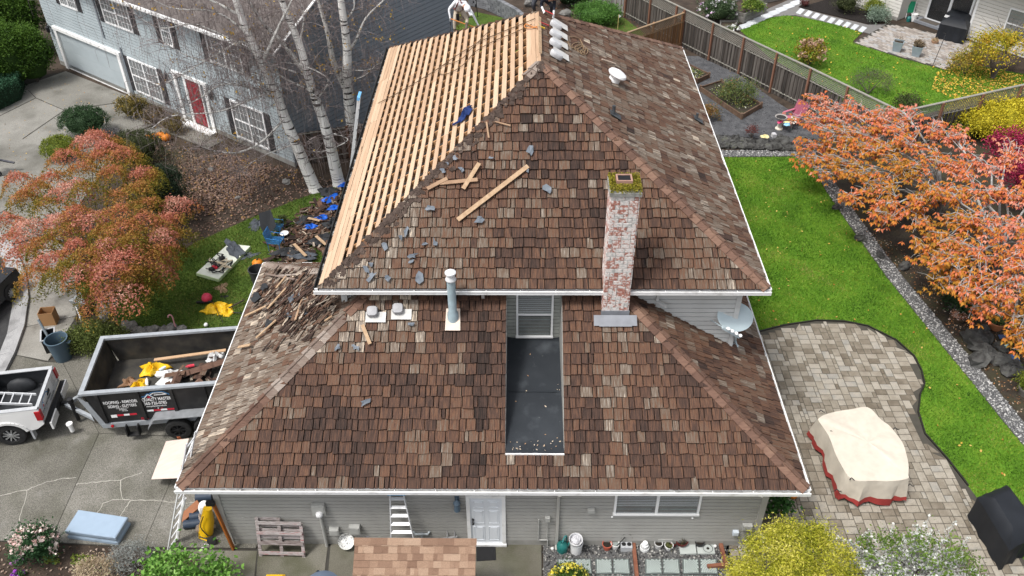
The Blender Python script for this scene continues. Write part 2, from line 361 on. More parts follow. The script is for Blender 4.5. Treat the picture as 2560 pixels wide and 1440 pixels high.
# --- lawns
lawnF = GP([(296, 808), (287, 775), (300, 742), (345, 705), (400, 670), (440, 640), (485, 608), (560, 575), (640, 540), (740, 500), (850, 462), (960, 470), (960, 860), (600, 850), (420, 830), (340, 818)])
sheet('front_lawn', lawnF, m_turf2, .004)
grass('front_grass', lawnF, 52000, m_blade2, .06, 'short mossy green grass of the front lawn', 2.)
lawnB = GP([(1700, 398), (1800, 394), (1985, 392), (2032, 420), (2062, 475), (2120, 560), (2215, 692), (2330, 835), (2420, 945), (2500, 1045), (2600, 1165), (2700, 1290), (2700, 1420), (2560, 1400), (2470, 1280), (2420, 1215), (2370, 1150),
            (2312, 1085), (2295, 1030), (2300, 985), (2311, 960), (2303, 925), (2285, 890), (2240, 850), (2170, 815), (2110, 803), (2040, 801), (1960, 813), (1890, 832), (1700, 880)])
sheet('back_lawn', lawnB, m_turf, .004)
grass('back_grass', lawnB, 78000, m_blade, .06, 'bright green mown grass of the back lawn', 5.)
lawnN = GP([(1850, 75), (1885, 60), (1925, 45), (1965, 38), (2010, 44), (2060, 55), (2120, 70), (2155, 82), (2130, 105), (2240, 142), (2362, 176), (2420, 160), (2580, 190), (2600, 235), (2400, 260), (2260, 300), (2100, 250), (1990, 180), (1920, 140)])
sheet('neighbour_lawn', lawnN, m_turf, .006)
grass('neighbour_grass', lawnN, 40000, m_blade, .065, 'lush green grass of the yard behind the fence', 9.)
litter('lawn_leaves', scatter(lawnB, 150), .05, .08, [(.5, .3, .05), (.55, .42, .12), (.45, .12, .03)], 'single yellow and orange leaves dropped on the back lawn')
litter('yellow_leaves', np.vstack([scatter(GP([(2340, 180), (2400, 160), (2560, 190), (2600, 235), (2400, 255), (2330, 225)]), 1500), scatter(lawnN, 150)]), .05, .11, [(.4, .2, .04), (.62, .4, .05), (.7, .5, .08), (.3, .15, .05)],
       'carpet of yellow leaves under the small tree in the far yard')
# --- leaf-covered bed under the birches and its litter
bedL = GP([(300, 330), (420, 360), (560, 380), (740, 425), (860, 460), (740, 498), (640, 538), (560, 572), (485, 606), (420, 560), (360, 470), (300, 400)])
litter('bed_leaves', np.vstack([scatter(bedL, 3200), scatter(GP([(440, 400), (560, 385), (690, 420), (620, 500), (520, 540), (460, 500)]), 4200)]), .0, .10,
       [(.06, .035, .025), (.15, .085, .062), (.25, .155, .12), (.34, .24, .19), (.3, .17, .05)], 'pinkish brown fallen leaves on the bed under the birches', zr=.05)
# --- neighbour's drive on the left
nd = sheet('neighbour_driveway', GP([(-400, 240), (100, 190), (165, 178), (345, 250), (420, 300), (560, 352), (520, 372), (420, 330), (350, 350), (250, 440), (150, 580), (33, 610), (-400, 560)]), m_joint, .0)
slabs('neighbour_driveway', [GP(p) for p in ([(165, 178), (345, 250), (160, 275), (90, 245), (60, 215)], [(90, 246), (160, 276), (45, 355), (-60, 320)], [(345, 251), (425, 300), (190, 375), (45, 357), (161, 277)],
      [(-61, 321), (190, 376), (130, 450), (-200, 420), (-300, 360)], [(191, 377), (320, 352), (250, 440), (150, 578), (33, 608), (-40, 560), (131, 452)], [(-200, 421), (130, 451), (-40, 558), (-300, 540)], [(60, 214), (89, 245), (-61, 320), (-400, 300), (-400, 240)],
      [(426, 300), (560, 352), (520, 372), (420, 331), (330, 350), (300, 348)])], m_ndrv, base=nd, z=.012)
litter('drive_leaves', scatter(GP([(60, 220), (165, 185), (345, 255), (300, 330), (100, 420), (-50, 400)]), 160), .02, .07, [(.3, .2, .1), (.5, .35, .12), (.35, .15, .06)], 'few dry leaves on the neighbouring concrete drive')
# --- border gravel of the back lawn
def band(e, wpx, z=.004):
    L_ = GP(e, z); out = []
    for i, p in enumerate(L_):
        d = (L_[min(i+1, len(L_)-1)]-L_[max(i-1, 0)]).normalized(); out.append(p + Vector((-d.y, d.x, 0))*wpx)
    return L_, out
eB = [(1700, 396), (1800, 392), (1985, 390), (2034, 419), (2064, 474), (2122, 559), (2217, 691), (2332, 834), (2422, 944), (2502, 1044), (2602, 1164), (2702, 1289)]
a_, b_ = band(eB, .62); strip = a_ + b_[::-1]
m_grv = S('gravel bed', (.1, .1, .1), rough=.95, ns=40, bump=.8, bs=60)
sheet('gravel_border', strip, m_grv, .006)
stones('border_gravel', scatter(strip, 6500), .012, .034, [(.05, .05, .052), (.16, .16, .16), (.34, .34, .33), (.55, .54, .52)], 'grey and white gravel strip edging the back lawn')
# --- dark planting bed right of it
bedR = b_[2:] + [Vector((30, -4, 0)), Vector((30, 24, 0)), G(2250, 300)]
sheet('planting_bed', bedR, m_bedsoil, .002)
litter('bed_litter', scatter(GP([(2150, 560), (2560, 800), (2560, 1060), (2440, 900), (2330, 780)]), 1400), .01, .07, [(.03, .02, .015), (.1, .05, .03), (.3, .14, .05), (.4, .36, .3)], 'dark leaf litter in the rockery bed', cat='leaf litter')
# --- raised gravel garden inside the fence corner
gard = [(1700, 140), (1745, 140), (1845, 185), (1950, 260), (2060, 330), (2060, 385), (1990, 356), (1900, 345), (1780, 335), (1640, 330)]
GZ = .3
m_path = M('dark gravel', [(.035, .036, .04), (.075, .076, .08), (.12, .12, .125)], rough=.95, ns=3, detail=8, spk=.6, spks=55, bump=.7, bs=60)
o = MB(); o.prism(GP(gard, GZ), -.03, GZ); struct(o.build('garden_path', m_path))
stones('path_gravel', scatter(GP(gard, GZ), 3500), GZ+.005, .022, [(.03, .03, .034), (.08, .08, .085), (.16, .16, .165)], 'dark grey gravel of the raised vegetable garden')
# --- far strip of artificial green and mulch behind the house
sheet('putting_green', GP([(1130, 75), (1190, 30), (1260, 45), (1330, 95), (1330, 170), (1130, 170)]), m_turf2, .006)
sheet('far_green', GP([(1470, 40), (1560, 45), (1620, 90), (1560, 115), (1440, 90)]), m_turf2, .006)
grass('far_grass', GP([(1130, 75), (1190, 30), (1260, 45), (1330, 95), (1330, 120), (1130, 120)]) , 2500, m_blade2, .05, 'narrow green turf behind the roof ridge', 1.)
litter('far_litter', scatter(GP([(1300, 20), (1480, -10), (1700, 110), (1560, 120), (1400, 90)]), 900), .0, .12, [(.06, .03, .02), (.14, .07, .045), (.25, .13, .08)], 'brown leaf mulch below the grey board fence', cat='leaf mulch')
# ================================================================ MAIN HOUSE
SM = .6255; SA = math.atan(SM); SCs, SSn = math.cos(SA), math.sin(SA)
LX0, LX1, LY0, LY1, LZ = -7.36, 8.80, -.35, 9.30, 2.89
UX0, UX1, UY0, UY1, UZ = -4.08, 8.15, 3.83, 20.17, 6.15
UH = (UX1-UX0)/2; LH = (LY1-LY0)/2; RZ = UZ+UH*SM; RXc = (UX0+UX1)/2
WX0, WX1, WY0, WY1 = -3.58, 7.65, 4.33, 19.67          # upper walls
BX0, BX1 = -6.69, 7.99                                  # lower walls
m_shake = M('cedar shake', [(.014, .009, .007, 0), (.036, .021, .016, .2), (.072, .039, .027, .4), (.12, .059, .034, .53), (.105, .072, .051, .66), (.155, .124, .097, .82), (.25, .215, .18, .94), (.5, .41, .31, 1)],
            rough=.85, uv=True, stretch=(42, 2.6, 1), ns=1., detail=6, amt=.75, tint=1., bump=.5, bs=1.5, spk=.12, spks=40)
m_cap = M('ridge cap wood', [(.09, .05, .036), (.15, .085, .06), (.21, .13, .09), (.28, .2, .155)], rough=.85, stretch=(3, 40, 40), ns=1., amt=.5, rnd=.55, tint=.001)
m_capg = M('weathered cap wood', [(.14, .1, .08), (.22, .175, .145), (.31, .265, .23), (.4, .36, .32)], rough=.85, stretch=(3, 40, 40), ns=1., amt=.5, rnd=.55, tint=.001)
m_deck = S('old deck', (.02, .014, .011), rough=.95)
m_fir = M('bare fir board', [(.31, .19, .115), (.42, .28, .18), (.52, .375, .255), (.6, .47, .345)], rough=.75, stretch=(30, 1.2, 30), ns=1., detail=7, amt=.55, rnd=.4, bands=((.14, .09, .055), (9, 1.8, 9), .68))
m_raft = M('rafter wood', [(.28, .13, .05), (.42, .22, .1), (.5, .3, .15)], rough=.8, ns=2, amt=.6, rnd=.3)
m_white = S('white paint', (.8, .8, .79), rough=.45, var=.05, dirt=[((.3, .28, .24), 3., .55, .75, .45)])
m_gutin = M('gutter dirt', [(.012, .01, .008), (.05, .042, .035), (.5, .5, .48)], rough=.9, ns=7, detail=8, amt=1.4)
m_gutw = M('white gutter inside', [(.08, .075, .065), (.5, .5, .48, .4), (.7, .7, .69)], rough=.7, ns=3, detail=9, amt=1.2)
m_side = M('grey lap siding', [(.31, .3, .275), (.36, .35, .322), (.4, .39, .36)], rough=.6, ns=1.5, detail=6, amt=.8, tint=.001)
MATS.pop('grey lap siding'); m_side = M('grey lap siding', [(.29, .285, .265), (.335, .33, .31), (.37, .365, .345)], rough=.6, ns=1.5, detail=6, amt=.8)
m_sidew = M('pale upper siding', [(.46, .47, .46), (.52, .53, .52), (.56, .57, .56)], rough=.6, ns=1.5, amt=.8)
m_trim = S('corner trim', (.37, .36, .335), rough=.6, var=.08)
m_found = M('foundation', [(.16, .155, .14), (.26, .255, .235), (.33, .32, .3)], rough=.9, ns=3, detail=8)
m_epdm = M('black membrane', [(.014, .017, .021), (.02, .024, .029), (.032, .037, .043)], rough=.62, ns=1.1, detail=7, amt=1.1, spec=.25, dirt=[((.09, .1, .11), 1.6, .55, .75, .5), ((.2, .2, .19), 9., .7, .8, .5)])
m_gl = glass('window glass'); m_dark = S('painted shade', (.012, .012, .014), rough=1); m_blind = S('blind slat', (.7, .73, .73), rough=.5, var=.05); m_vinyl = S('window vinyl', (.8, .8, .8), rough=.35, var=.03)
m_galv = S('galvanised metal', (.52, .55, .57), rough=.4, var=.12, metal=.35); m_greym = S('grey painted metal', (.4, .41, .42), rough=.5); m_blk = S('black plastic', (.015, .015, .016), rough=.5); m_rub = S('vent rubber', (.05, .055, .06), rough=.6)
house = thing('house', 'two-storey grey sided house with brown cedar shake roof being stripped', 'house', (0, 0, 0))
class Face:
    def __init__(s, o, ux, vy, poly): s.o = Vector(o); s.ux = Vector(ux); s.vy = Vector(vy); s.n = s.ux.cross(s.vy); s.poly = poly
    def P(s, u, v, h=0.): return s.o + s.ux*u + s.vy*v + s.n*h
    def px(s, u, v, h=0.):                                 # place on this face seen at a pixel
        return PL(u, v, s.o + s.n*h, s.n)
    def uv(s, p): d = Vector(p)-s.o; return d.dot(s.ux), d.dot(s.vy)
    def m4(s, p, ang=0.):                                  # frame lying on the face, turned by ang
        x = s.ux*math.cos(ang)+s.vy*math.sin(ang); y = s.vy*math.cos(ang)-s.ux*math.sin(ang); return frame3(p, x, y)
wl, hl = LX1-LX0, LH/SCs
FRONT_L = Face((LX0, LY0, LZ), (1, 0, 0), (0, SCs, SSn), [(0, 0), (wl, 0), (wl-4.75, 4.75/SCs), (4.75, 4.75/SCs)])
LEFT_L = Face((LX0, LY1, LZ), (0, -1, 0), (SCs, 0, SSn), [(0, 0), (LY1-LY0, 0), (LH, hl)])
RIGHT_L = Face((LX1, LY0, LZ), (0, 1, 0), (-SCs, 0, SSn), [(0, 0), (LY1-LY0, 0), (LH, hl)])
BACK_L = Face((LX1, LY1, LZ), (-1, 0, 0), (0, -SCs, SSn), [(wl-4.2, 0), (wl, 0), (wl-LH, hl), (wl-LH-.01, hl)])
wu, du, hu = UX1-UX0, UY1-UY0, UH/SCs
FRONT_U = Face((UX0, UY0, UZ), (1, 0, 0), (0, SCs, SSn), [(0, 0), (wu, 0), (wu/2, hu)])
LEFT_U = Face((UX0, UY1, UZ), (0, -1, 0), (SCs, 0, SSn), [(0, 0), (du, 0), (du-UH, hu), (UH, hu)])
RIGHT_U = Face((UX1, UY0, UZ), (0, 1, 0), (-SCs, 0, SSn), [(0, 0), (du, 0), (du-UH, hu), (UH, hu)])
BACK_U = Face((UX1, UY1, UZ), (-1, 0, 0), (0, -SCs, SSn), [(0, 0), (wu, 0), (wu/2, hu)])
CUT = (1.07-LX0, 2.59-LX0, (.42-LY0)/SCs)                 # dormer well in the lower front slope (u0, u1, v0)
def clip(poly, sub):
    """clip polygon sub by convex ccw poly"""
    out = sub
    for i in range(len(poly)):
        a, b = poly[i], poly[(i+1) % len(poly)]; inp = out; out = []
        if not inp: break
        side = lambda p: (b[0]-a[0])*(p[1]-a[1])-(b[1]-a[1])*(p[0]-a[0])
        for k in range(len(inp)):
            p, q = inp[k-1], inp[k]; sp, sq = side(p), side(q)
            if (sp < 0) != (sq < 0):
                t = sp/(sp-sq); out.append((p[0]+(q[0]-p[0])*t, p[1]+(q[1]-p[1])*t))
            if sq >= 0: out.append(q)
    return out
EXPO = .302
def courses(face, tintf, cut=None, jit=.024, wr=(.15, .36), off=-.03):
    """list of shakes: (corner polygon in uv, v0, tint, whole?)"""
    out = []; vmax = max(p[1] for p in face.poly); r = 0
    poly = [(p[0], p[1]+(off if p[1] < .01 else 0)) for p in face.poly]
    while r*EXPO < vmax:
        v0 = r*EXPO+off; spans = [(min(p[0] for p in poly)-.01, max(p[0] for p in poly)+.01)]
        if cut and v0+EXPO*.6 > cut[2]: spans = [(spans[0][0], cut[0]), (cut[1], spans[0][1])]
        for a, b in spans:
            u = a + ru(-.1, 0)
            while u < b:
                wd = ru(*wr) if random.random() < .8 else ru(.1, .18); u1 = min(u+wd, b)
                if b-u1 < .07: u1 = b
                g_ = ru(.009, .016); bj = ru(-jit, jit) if r else ru(-.01, .004); sl_ = ru(-.013, .013)
                q = [(max(u, a)+g_, v0+bj-sl_), (u1-g_, v0+bj+sl_), (u1-g_, v0+EXPO*1.16), (max(u, a)+g_, v0+EXPO*1.16)]
                if q[1][0]-q[0][0] > .03:
                    c = clip(poly, q)
                    if len(c) >= 3 and max(p[0] for p in c)-min(p[0] for p in c) > .03 and max(p[1] for p in c)-min(p[1] for p in c) > .05:
                        out.append((c, v0, max(0, min(.99, tintf((u+u1)/2, v0, r))), len(c) == 4 and all(abs(c[k][0]-q[k][0])+abs(c[k][1]-q[k][1]) < 1e-6 for k in range(4)), q))
                u = u1
        r += 1
    return out
def shake_h(v, v0, lift): return lift - (lift-.016)*max(0., min(1., (v-v0)/(EXPO*1.16)))
def add_shake(mb, face, c, v0, t, lift=None):
    lift = lift or ru(.05, .085); n = len(c); ou, ov = ru(0, 50), ru(0, 50); lift += 0
    top = [face.P(u, v, shake_h(v, v0, lift)) for u, v in c]; bot = [face.P(u, v, 0) for u, v in c]
    uv = [(u+ou, v+ov) for u, v in c]
    mb.add(top+bot, [tuple(range(n))]+[(i, i+n, (i+1) % n+n, (i+1) % n) for i in range(n)], t, 0, uv+uv)
def shake_object(face, q, v0, t, parent):
    o = MB(); cu, cv = (q[0][0]+q[2][0])/2, v0+EXPO*.58; add_shake(o, face, q, v0, t); org = face.P(cu, cv)
    me = o.mesh('shingle', m_shake, org); place('shingle', me, parent, Matrix.Translation(org))
def rnd_tint(base, greyp=.14, sd=.09):
    def f(u, v, r):
        x = random.random()
        if x < greyp: return ru(.66, .83)
        return base + .07*math.sin(u*1.7+v*2.1) + random.gauss(0, sd)
    return f
def tint_front(u, v, r):
    x = LX0+u; t = .38 + .09*math.sin(u*.9+1)*math.sin(v*1.3) + .05*math.sin(u*2.3+v*1.7) + random.gauss(0, .065)
    if random.random() < .08: t = ru(.6, .8)
    if 3.7 < x < 4.4 and v < 4.4: t = random.choice([.52, .54, .58, .7, .78, .45])           # wash below the chimney
    if .2 < x < .62 and v < 4.6: t = random.choice([.1, .16, .24, .3, .6])                # wash below the downspout
    if math.sin(u*1.9+3*math.sin(v*.9))+.6*math.sin(v*3.+u*.7) > 1. and random.random() < .45: t = ru(.56, .74)
    if x < -1.0 and v > 3.3: t += random.choice([0, .1, .3])
    if -3.6 < x < -1.4 and v > 3.9 and random.random() < .2: t = ru(.8, 1.)
    return t
def tint_ufront(u, v, r):
    x = u+UX0; t = .47 + .12*math.sin(u*.6+.4) + .06*math.sin(v*1.1+u*1.9) + random.gauss(0, .085)
    if random.random() < .2: t = ru(.58, .76)
    if x < -1.5: t += .12
    return t
deckmat = m_deck
def deck(face, name, poly=None, th=.06):
    o = MB(); o.slab([face.P(u, v, -.004) for u, v in (poly or face.poly)], th, face.n); return o.build(name, deckmat, house)
# ---- decks
lower = MB(); cu0, cu1, cv0 = CUT; vtop = 4.75/SCs
for pl in ([(0, 0), (wl, 0), (wl-cv0*SCs, cv0), (cv0*SCs, cv0)], [(cv0*SCs, cv0), (cu0, cv0), (cu0, vtop), (4.75, vtop)], [(cu1, cv0), (wl-cv0*SCs, cv0), (wl-4.75, vtop), (cu1, vtop)]):
    lower.slab([FRONT_L.P(u, v, -.004) for u, v in pl], .06, FRONT_L.n)
for f in (LEFT_L, RIGHT_L, BACK_L): lower.slab([f.P(u, v, -.004) for u, v in f.poly[:3]], .06, f.n)
lower_roof = lower.build('lower_roof', m_deck, house)
upper = MB()
for f in (FRONT_U, RIGHT_U, BACK_U): upper.slab([f.P(u, v, -.004) for u, v in f.poly], .06, f.n)
upper_roof = upper.build('upper_roof', m_deck, house)
# ---- shakes: the nearest 300 one by one, the rest as one field of real shakes for each slope
cf = courses(FRONT_L, tint_front, CUT); whole = [k for k in cf if k[3]]; whole.sort(key=lambda k: k[1] + abs(k[0][0][0]-8.7)*.02); near = set(id(k) for k in whole[:300])
fld = MB()
for k in cf:
    if id(k) in near: shake_object(FRONT_L, k[4], k[1], k[2], lower_roof)
    else: add_shake(fld, FRONT_L, k[0], k[1], k[2])
tag(fld.build('shingle_field', m_shake, lower_roof), kind='stuff')
for f, tf, nm, par in ((LEFT_L, rnd_tint(.74, .35, .1), 'shingle_field', lower_roof), (RIGHT_L, rnd_tint(.46, .12, .09), 'shingle_field', lower_roof), (BACK_L, rnd_tint(.5, .3), 'shingle_field', lower_roof),
                       (FRONT_U, tint_ufront, 'shingle_field', upper_roof), (RIGHT_U, rnd_tint(.58, .22, .13), 'shingle_field', upper_roof), (BACK_U, rnd_tint(.4, .2), 'shingle_field', upper_roof)):
    o = MB()
    for k in courses(f, tf): add_shake(o, f, k[0], k[1], k[2])
    tag(o.build(nm, m_shake, par), kind='stuff')
# ---- hip caps
def hip_caps(a, b, n1, n2, mat, parent, t0=0., t1=1., ln=.36, step=.29, wd=.18):
    a, b = Vector(a), Vector(b); d = (b-a).normalized(); L_ = (b-a).length; me = None; n1, n2 = Vector(n1), Vector(n2); up = (n1+n2).normalized()
    s = L_*t0
    while s < L_*t1-.1:
        if me is None:
            o = MB()
            for n, sg in ((n1, 1), (n2, -1)):
                wv = d.cross(n).normalized()
                if wv.z > 0: wv = -wv
                p = [Vector((0, 0, 0)), wv*wd, wv*wd+d*ln, d*ln]; h0, h1 = .075, .045
                top = [p[0]+n*h0, p[1]+n*h0, p[2]+n*h1, p[3]+n*h1]; top[0] += up*.012; top[3] += up*.012
                o.add(top+[x-n*.03 for x in top], [(0, 1, 2, 3), (7, 6, 5, 4), (0, 4, 5, 1), (1, 5, 6, 2), (2, 6, 7, 3), (3, 7, 4, 0)])
            me = o.mesh('ridge_cap', mat, (0, 0, 0))
        place('ridge_cap', me, parent, Matrix.Translation(a+d*s + up*ru(-.004, .006)) @ Matrix.Rotation(ru(-.03, .03), 4, 'Z'))
        s += step
eps = .05
c_ll, c_lr, ap_l, ap_r = (LX0, LY0, LZ), (LX1, LY0, LZ), (LX0+LH, LY0+LH, LZ+LH*SM), (LX1-LH, LY0+LH, LZ+LH*SM)
hip_caps(c_ll, ap_l, FRONT_L.n, LEFT_L.n, m_cap, lower_roof, 0, .42); hip_caps(c_ll, ap_l, FRONT_L.n, LEFT_L.n, m_capg, lower_roof, .42, .82); hip_caps(c_ll, ap_l, FRONT_L.n, LEFT_L.n, m_cap, lower_roof, .83, .97)
hip_caps(c_lr, ap_r, FRONT_L.n, RIGHT_L.n, m_cap, lower_roof, 0, .97)
hip_caps((LX0, LY1, LZ), ap_l, BACK_L.n, LEFT_L.n, m_capg, lower_roof, 0, .75)
ap_uf, ap_ub = (RXc, UY0+UH, RZ), (RXc, UY1-UH, RZ)
hip_caps((UX1, UY0, UZ), ap_uf, FRONT_U.n, RIGHT_U.n, m_cap, upper_roof, 0, .985)
hip_caps((UX1, UY1, UZ), ap_ub, BACK_U.n, RIGHT_U.n, m_cap, upper_roof, 0, .9)
hip_caps((UX0, UY0, UZ), ap_uf, FRONT_U.n, LEFT_U.n, m_capg, upper_roof, .93, .985)
# ---- stripped left slope: rafters, skip sheathing
vb = .02; kb_ = 0
while vb < hu-.12:
    solid = vb < .38 or vb > hu-.75; wd = ru(.15, .168); dy = (vb+wd*.5)*SCs; u0, u1 = dy+.05, du-dy-.02
    u = u0
    while u < u1-.05:
        ln = ru(3., 5.); u2 = min(u+ln, u1)
        if u1-u2 < 1.: u2 = u1
        o = MB(); j = ru(-.012, .012); h = .012+ru(0, .006)
        q = [LEFT_U.P(u, vb+j, h), LEFT_U.P(u2-.006, vb+ru(-.01, .01), h), LEFT_U.P(u2-.006, vb+wd, h), LEFT_U.P(u, vb+wd+j, h)]
        o.slab(q, .022, LEFT_U.n); o.build('sheathing_board', m_fir, upper_roof); u = u2
    vb += wd+.012 if solid else ru(.288, .304)
u = .4
while u < du-.2:
    vv = min(u/SCs, (du-u)/SCs, hu)
    o = MB(); o.beam(LEFT_U.P(u, .0, -.1), LEFT_U.P(u, vv-.03, -.1), .045, .17, up=LEFT_U.n); o.build('rafter', m_raft, upper_roof); u += .61
o = MB(); o.box(((UX0+UX1)/2, (UY0+UY1)/2, UZ-.12), (wu-.5, du-.5, .08)); o.build('attic_floor', M('insulation', [(.03, .027, .025), (.07, .065, .06), (.12, .11, .1)], rough=1, ns=2, bump=1, bs=20), upper_roof)
# torn felt and splintered remains along the stripped hip
m_felt = M('torn felt', [(.035, .04, .048), (.075, .085, .1), (.12, .135, .15)], rough=.8, ns=6, bump=.5, bs=12, rnd=.4)
m_brfelt = M('brown torn felt', [(.04, .027, .021), (.085, .06, .048), (.15, .12, .1)], rough=.9, ns=8, tint=.4, amt=.8)
fr = MB(); hd = Vector(ap_uf)-Vector((UX0, UY0, UZ))
for i in range(420):
    t = random.random(); p = Vector((UX0, UY0, UZ)) + hd*t; a = FRONT_U.uv(p); w_ = abs(random.gauss(0, .16)); cu, cv = a[0]+w_*.7+.02, a[1]-w_*.7-.02
    if cv < .05: continue
    r0 = ru(.03, .12); ang = ru(0, 6.28); pts = []
    for k in range(5): q = ang+k*1.256+ru(-.3, .3); rr = r0*ru(.4, 1.1); pts.append(FRONT_U.P(cu+rr*math.cos(q), cv+rr*1.2*math.sin(q), .05+ru(0, .03)))
    fr.add(pts, [(0, 1, 2, 3, 4)], random.random())
tag(fr.build('torn_felt_edge', m_brfelt, upper_roof), kind='stuff')
# ---- gutters
def gutter(parent, a, b, out, z, inner, wd=.12, hgt=.11, nm='gutter', outer=None):
    a, b, out = Vector(a), Vector(b), Vector(out); o = MB(); zz = Vector((0, 0, 1)); d = (b-a).normalized()
    def strip(off0, off1, z0, z1, mi):
        c = [(a+out*off0), (b+out*off0), (b+out*off1), (a+out*off1)]
        o.prism([Vector((p.x, p.y, 0)) for p in c], z0, z1, mi=mi)
    strip(wd-.015, wd+.012, z-.03, z+.012, 0); strip(wd-.03, wd-.002, z-hgt, z-.031, 0); strip(0, wd-.031, z-hgt, z-hgt+.03, 0); strip(-.03, -.001, z-hgt-.06, z-.002, 0)
    strip(.001, wd-.032, z-hgt+.031, z-hgt+.036, 1)
    L_ = (b-a).length; k = .5
    while k < L_-.3:
        p = a+d*k; o.box((p+out*wd*.5)+Vector((0, 0, z-a.z-.012)) if False else Vector((p.x+out.x*wd*.5, p.y+out.y*wd*.5, z-.008)), (.02 if abs(d.x) > .5 else wd, .02 if abs(d.y) > .5 else wd, .006)); k += ru(.9, 1.2)
    return o.build(nm, [outer or m_white, inner], parent)
gz, gzu = LZ-.03, UZ-.03
gutter(house, (LX0-.1, LY0, 0), (LX1+.1, LY0, 0), (0, -1, 0), gz, m_gutw); gutter(house, (LX0, LY0+.0, 0), (LX0, LY1+.1, 0), (-1, 0, 0), gz, m_gutin); gutter(house, (LX1, LY0, 0), (LX1, LY1, 0), (1, 0, 0), gz, m_gutw)
gutter(house, (LX0-.1, LY1, 0), (WX0-.6, LY1, 0), (0, 1, 0), gz, m_gutin)
gutter(house, (UX0-.1, UY0, 0), (UX1+.1, UY0, 0), (0, -1, 0), gzu, S('brown gutter inside', (.03, .02, .017), rough=.9)); gutter(house, (UX0, UY0, 0), (UX0, UY1+.1, 0), (-1, 0, 0), gzu, m_gutin, outer=S('black gutter', (.02, .019, .018))); gutter(house, (UX1, UY0, 0), (UX1, UY1+.1, 0), (1, 0, 0), gzu, m_gutin)
# ---- walls
lw = MB()
lw.box(((BX0+BX1)/2, 4.54, 1.36), (BX1-BX0-.06, 8.98, 2.72)); lower_wall = lw.build('lower_wall', m_trim, house)
uw = MB(); uw.box(((WX0+WX1)/2, (WY0+WY1)/2, 4.4), (WX1-WX0-.06, WY1-WY0-.06, 3.3)); upper_wall = uw.build('upper_wall', m_trim, house)
sof = MB(); sof.box(((LX0+LX1)/2, (LY0+LY1)/2, LZ-.12), (wl-.06, LY1-LY0-.06, .02)); sof.box(((UX0+UX1)/2, (UY0+UY1)/2, UZ-.19), (wu-.06, du-.06, .02)); sof.build('soffit', S('soffit', (.6, .6, .58), rough=.7), house)
def siding(parent, a, b, z0, z1, out, mat, row=.15, name='siding', prof=.02):
    a, b, out = Vector(a), Vector(b), Vector(out); o = MB(); z = z0
    while z < z1-.02:
        zt = min(z+row, z1)
        zg = zt-row*.2; V = [p+out*d_+Vector((0, 0, q)) for q, d_ in ((z, prof), (zg, prof*.8), (zg, -.02), (zt, -.02), (zt, prof)) for p in (a, b)]
        o.add(V, [(0, 1, 3, 2), (2, 3, 5, 4), (4, 5, 7, 6), (6, 7, 9, 8)]); z = zt
    return tag(o.build(name, mat, parent), kind='stuff')
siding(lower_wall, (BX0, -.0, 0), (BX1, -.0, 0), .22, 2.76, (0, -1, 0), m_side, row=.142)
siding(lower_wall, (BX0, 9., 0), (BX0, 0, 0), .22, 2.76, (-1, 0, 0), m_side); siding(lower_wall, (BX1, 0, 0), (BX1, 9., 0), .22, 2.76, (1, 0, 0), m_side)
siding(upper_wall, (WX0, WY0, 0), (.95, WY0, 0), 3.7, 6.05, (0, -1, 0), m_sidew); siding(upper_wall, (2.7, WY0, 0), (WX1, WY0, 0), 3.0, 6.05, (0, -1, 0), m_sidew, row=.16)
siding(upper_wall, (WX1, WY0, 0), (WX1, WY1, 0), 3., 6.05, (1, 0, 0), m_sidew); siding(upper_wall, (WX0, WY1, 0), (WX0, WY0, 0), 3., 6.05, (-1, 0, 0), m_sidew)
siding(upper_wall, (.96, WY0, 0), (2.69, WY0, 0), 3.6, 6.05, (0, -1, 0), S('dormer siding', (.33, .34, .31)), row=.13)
o = MB(); o.box(((BX0+BX1)/2, -.004, .105), (BX1-BX0+.02, .03, .23)); o.build('foundation', m_found, lower_wall)
for x in (BX0+.03, BX1-.03):
    o = MB(); o.box((x, -.028, 1.36), (.16, .045, 2.68)); o.build('corner_board', m_trim, lower_wall)
for x in (WX1-.05, WX0+.05):
    o = MB(); o.box((x, WY0-.026, 4.5), (.14, .045, 3.)); o.build('corner_board', S('pale trim', (.55, .56, .55)), upper_wall)
def spout(pts, parent, mat, r=.035): o = MB(); [o.beam(pts[i], pts[i+1], .08, .06, up=(0, 1, 0) if abs(pts[i+1][2]-pts[i][2]) > .3 else (0, 0, 1)) for i in range(len(pts)-1)]; return o.build('downspout', mat, parent)
spout([(2.47, -.47, 2.75), (2.47, -.07, 2.6), (2.47, -.07, .1), (2.47, -.2, .04)], house, m_trim)
spout([(BX1-.35, -.46, 2.75), (BX1+.06, .25, 2.6), (BX1+.06, .3, .1)], house, m_trim)
spout([(.42, UY0-.06, UZ-.14), (.42, UY0+.12, UZ-.42)], house, m_sidew)
p_ = W(1650, 745, WY0-.1); spout([(p_.x, UY0-.04, UZ-.14), (p_.x-.02, WY0-.08, 5.7), (p_.x-.08, WY0-.08, 5.38), (p_.x+.2, WY0-.25, 5.3)], house, m_sidew)
spout([(WX0+.3, UY0-.04, UZ-.14), (WX0+.15, WY0-.1, 5.6), (WX0+.12, WY0-.1, 5.3)], house, m_sidew)
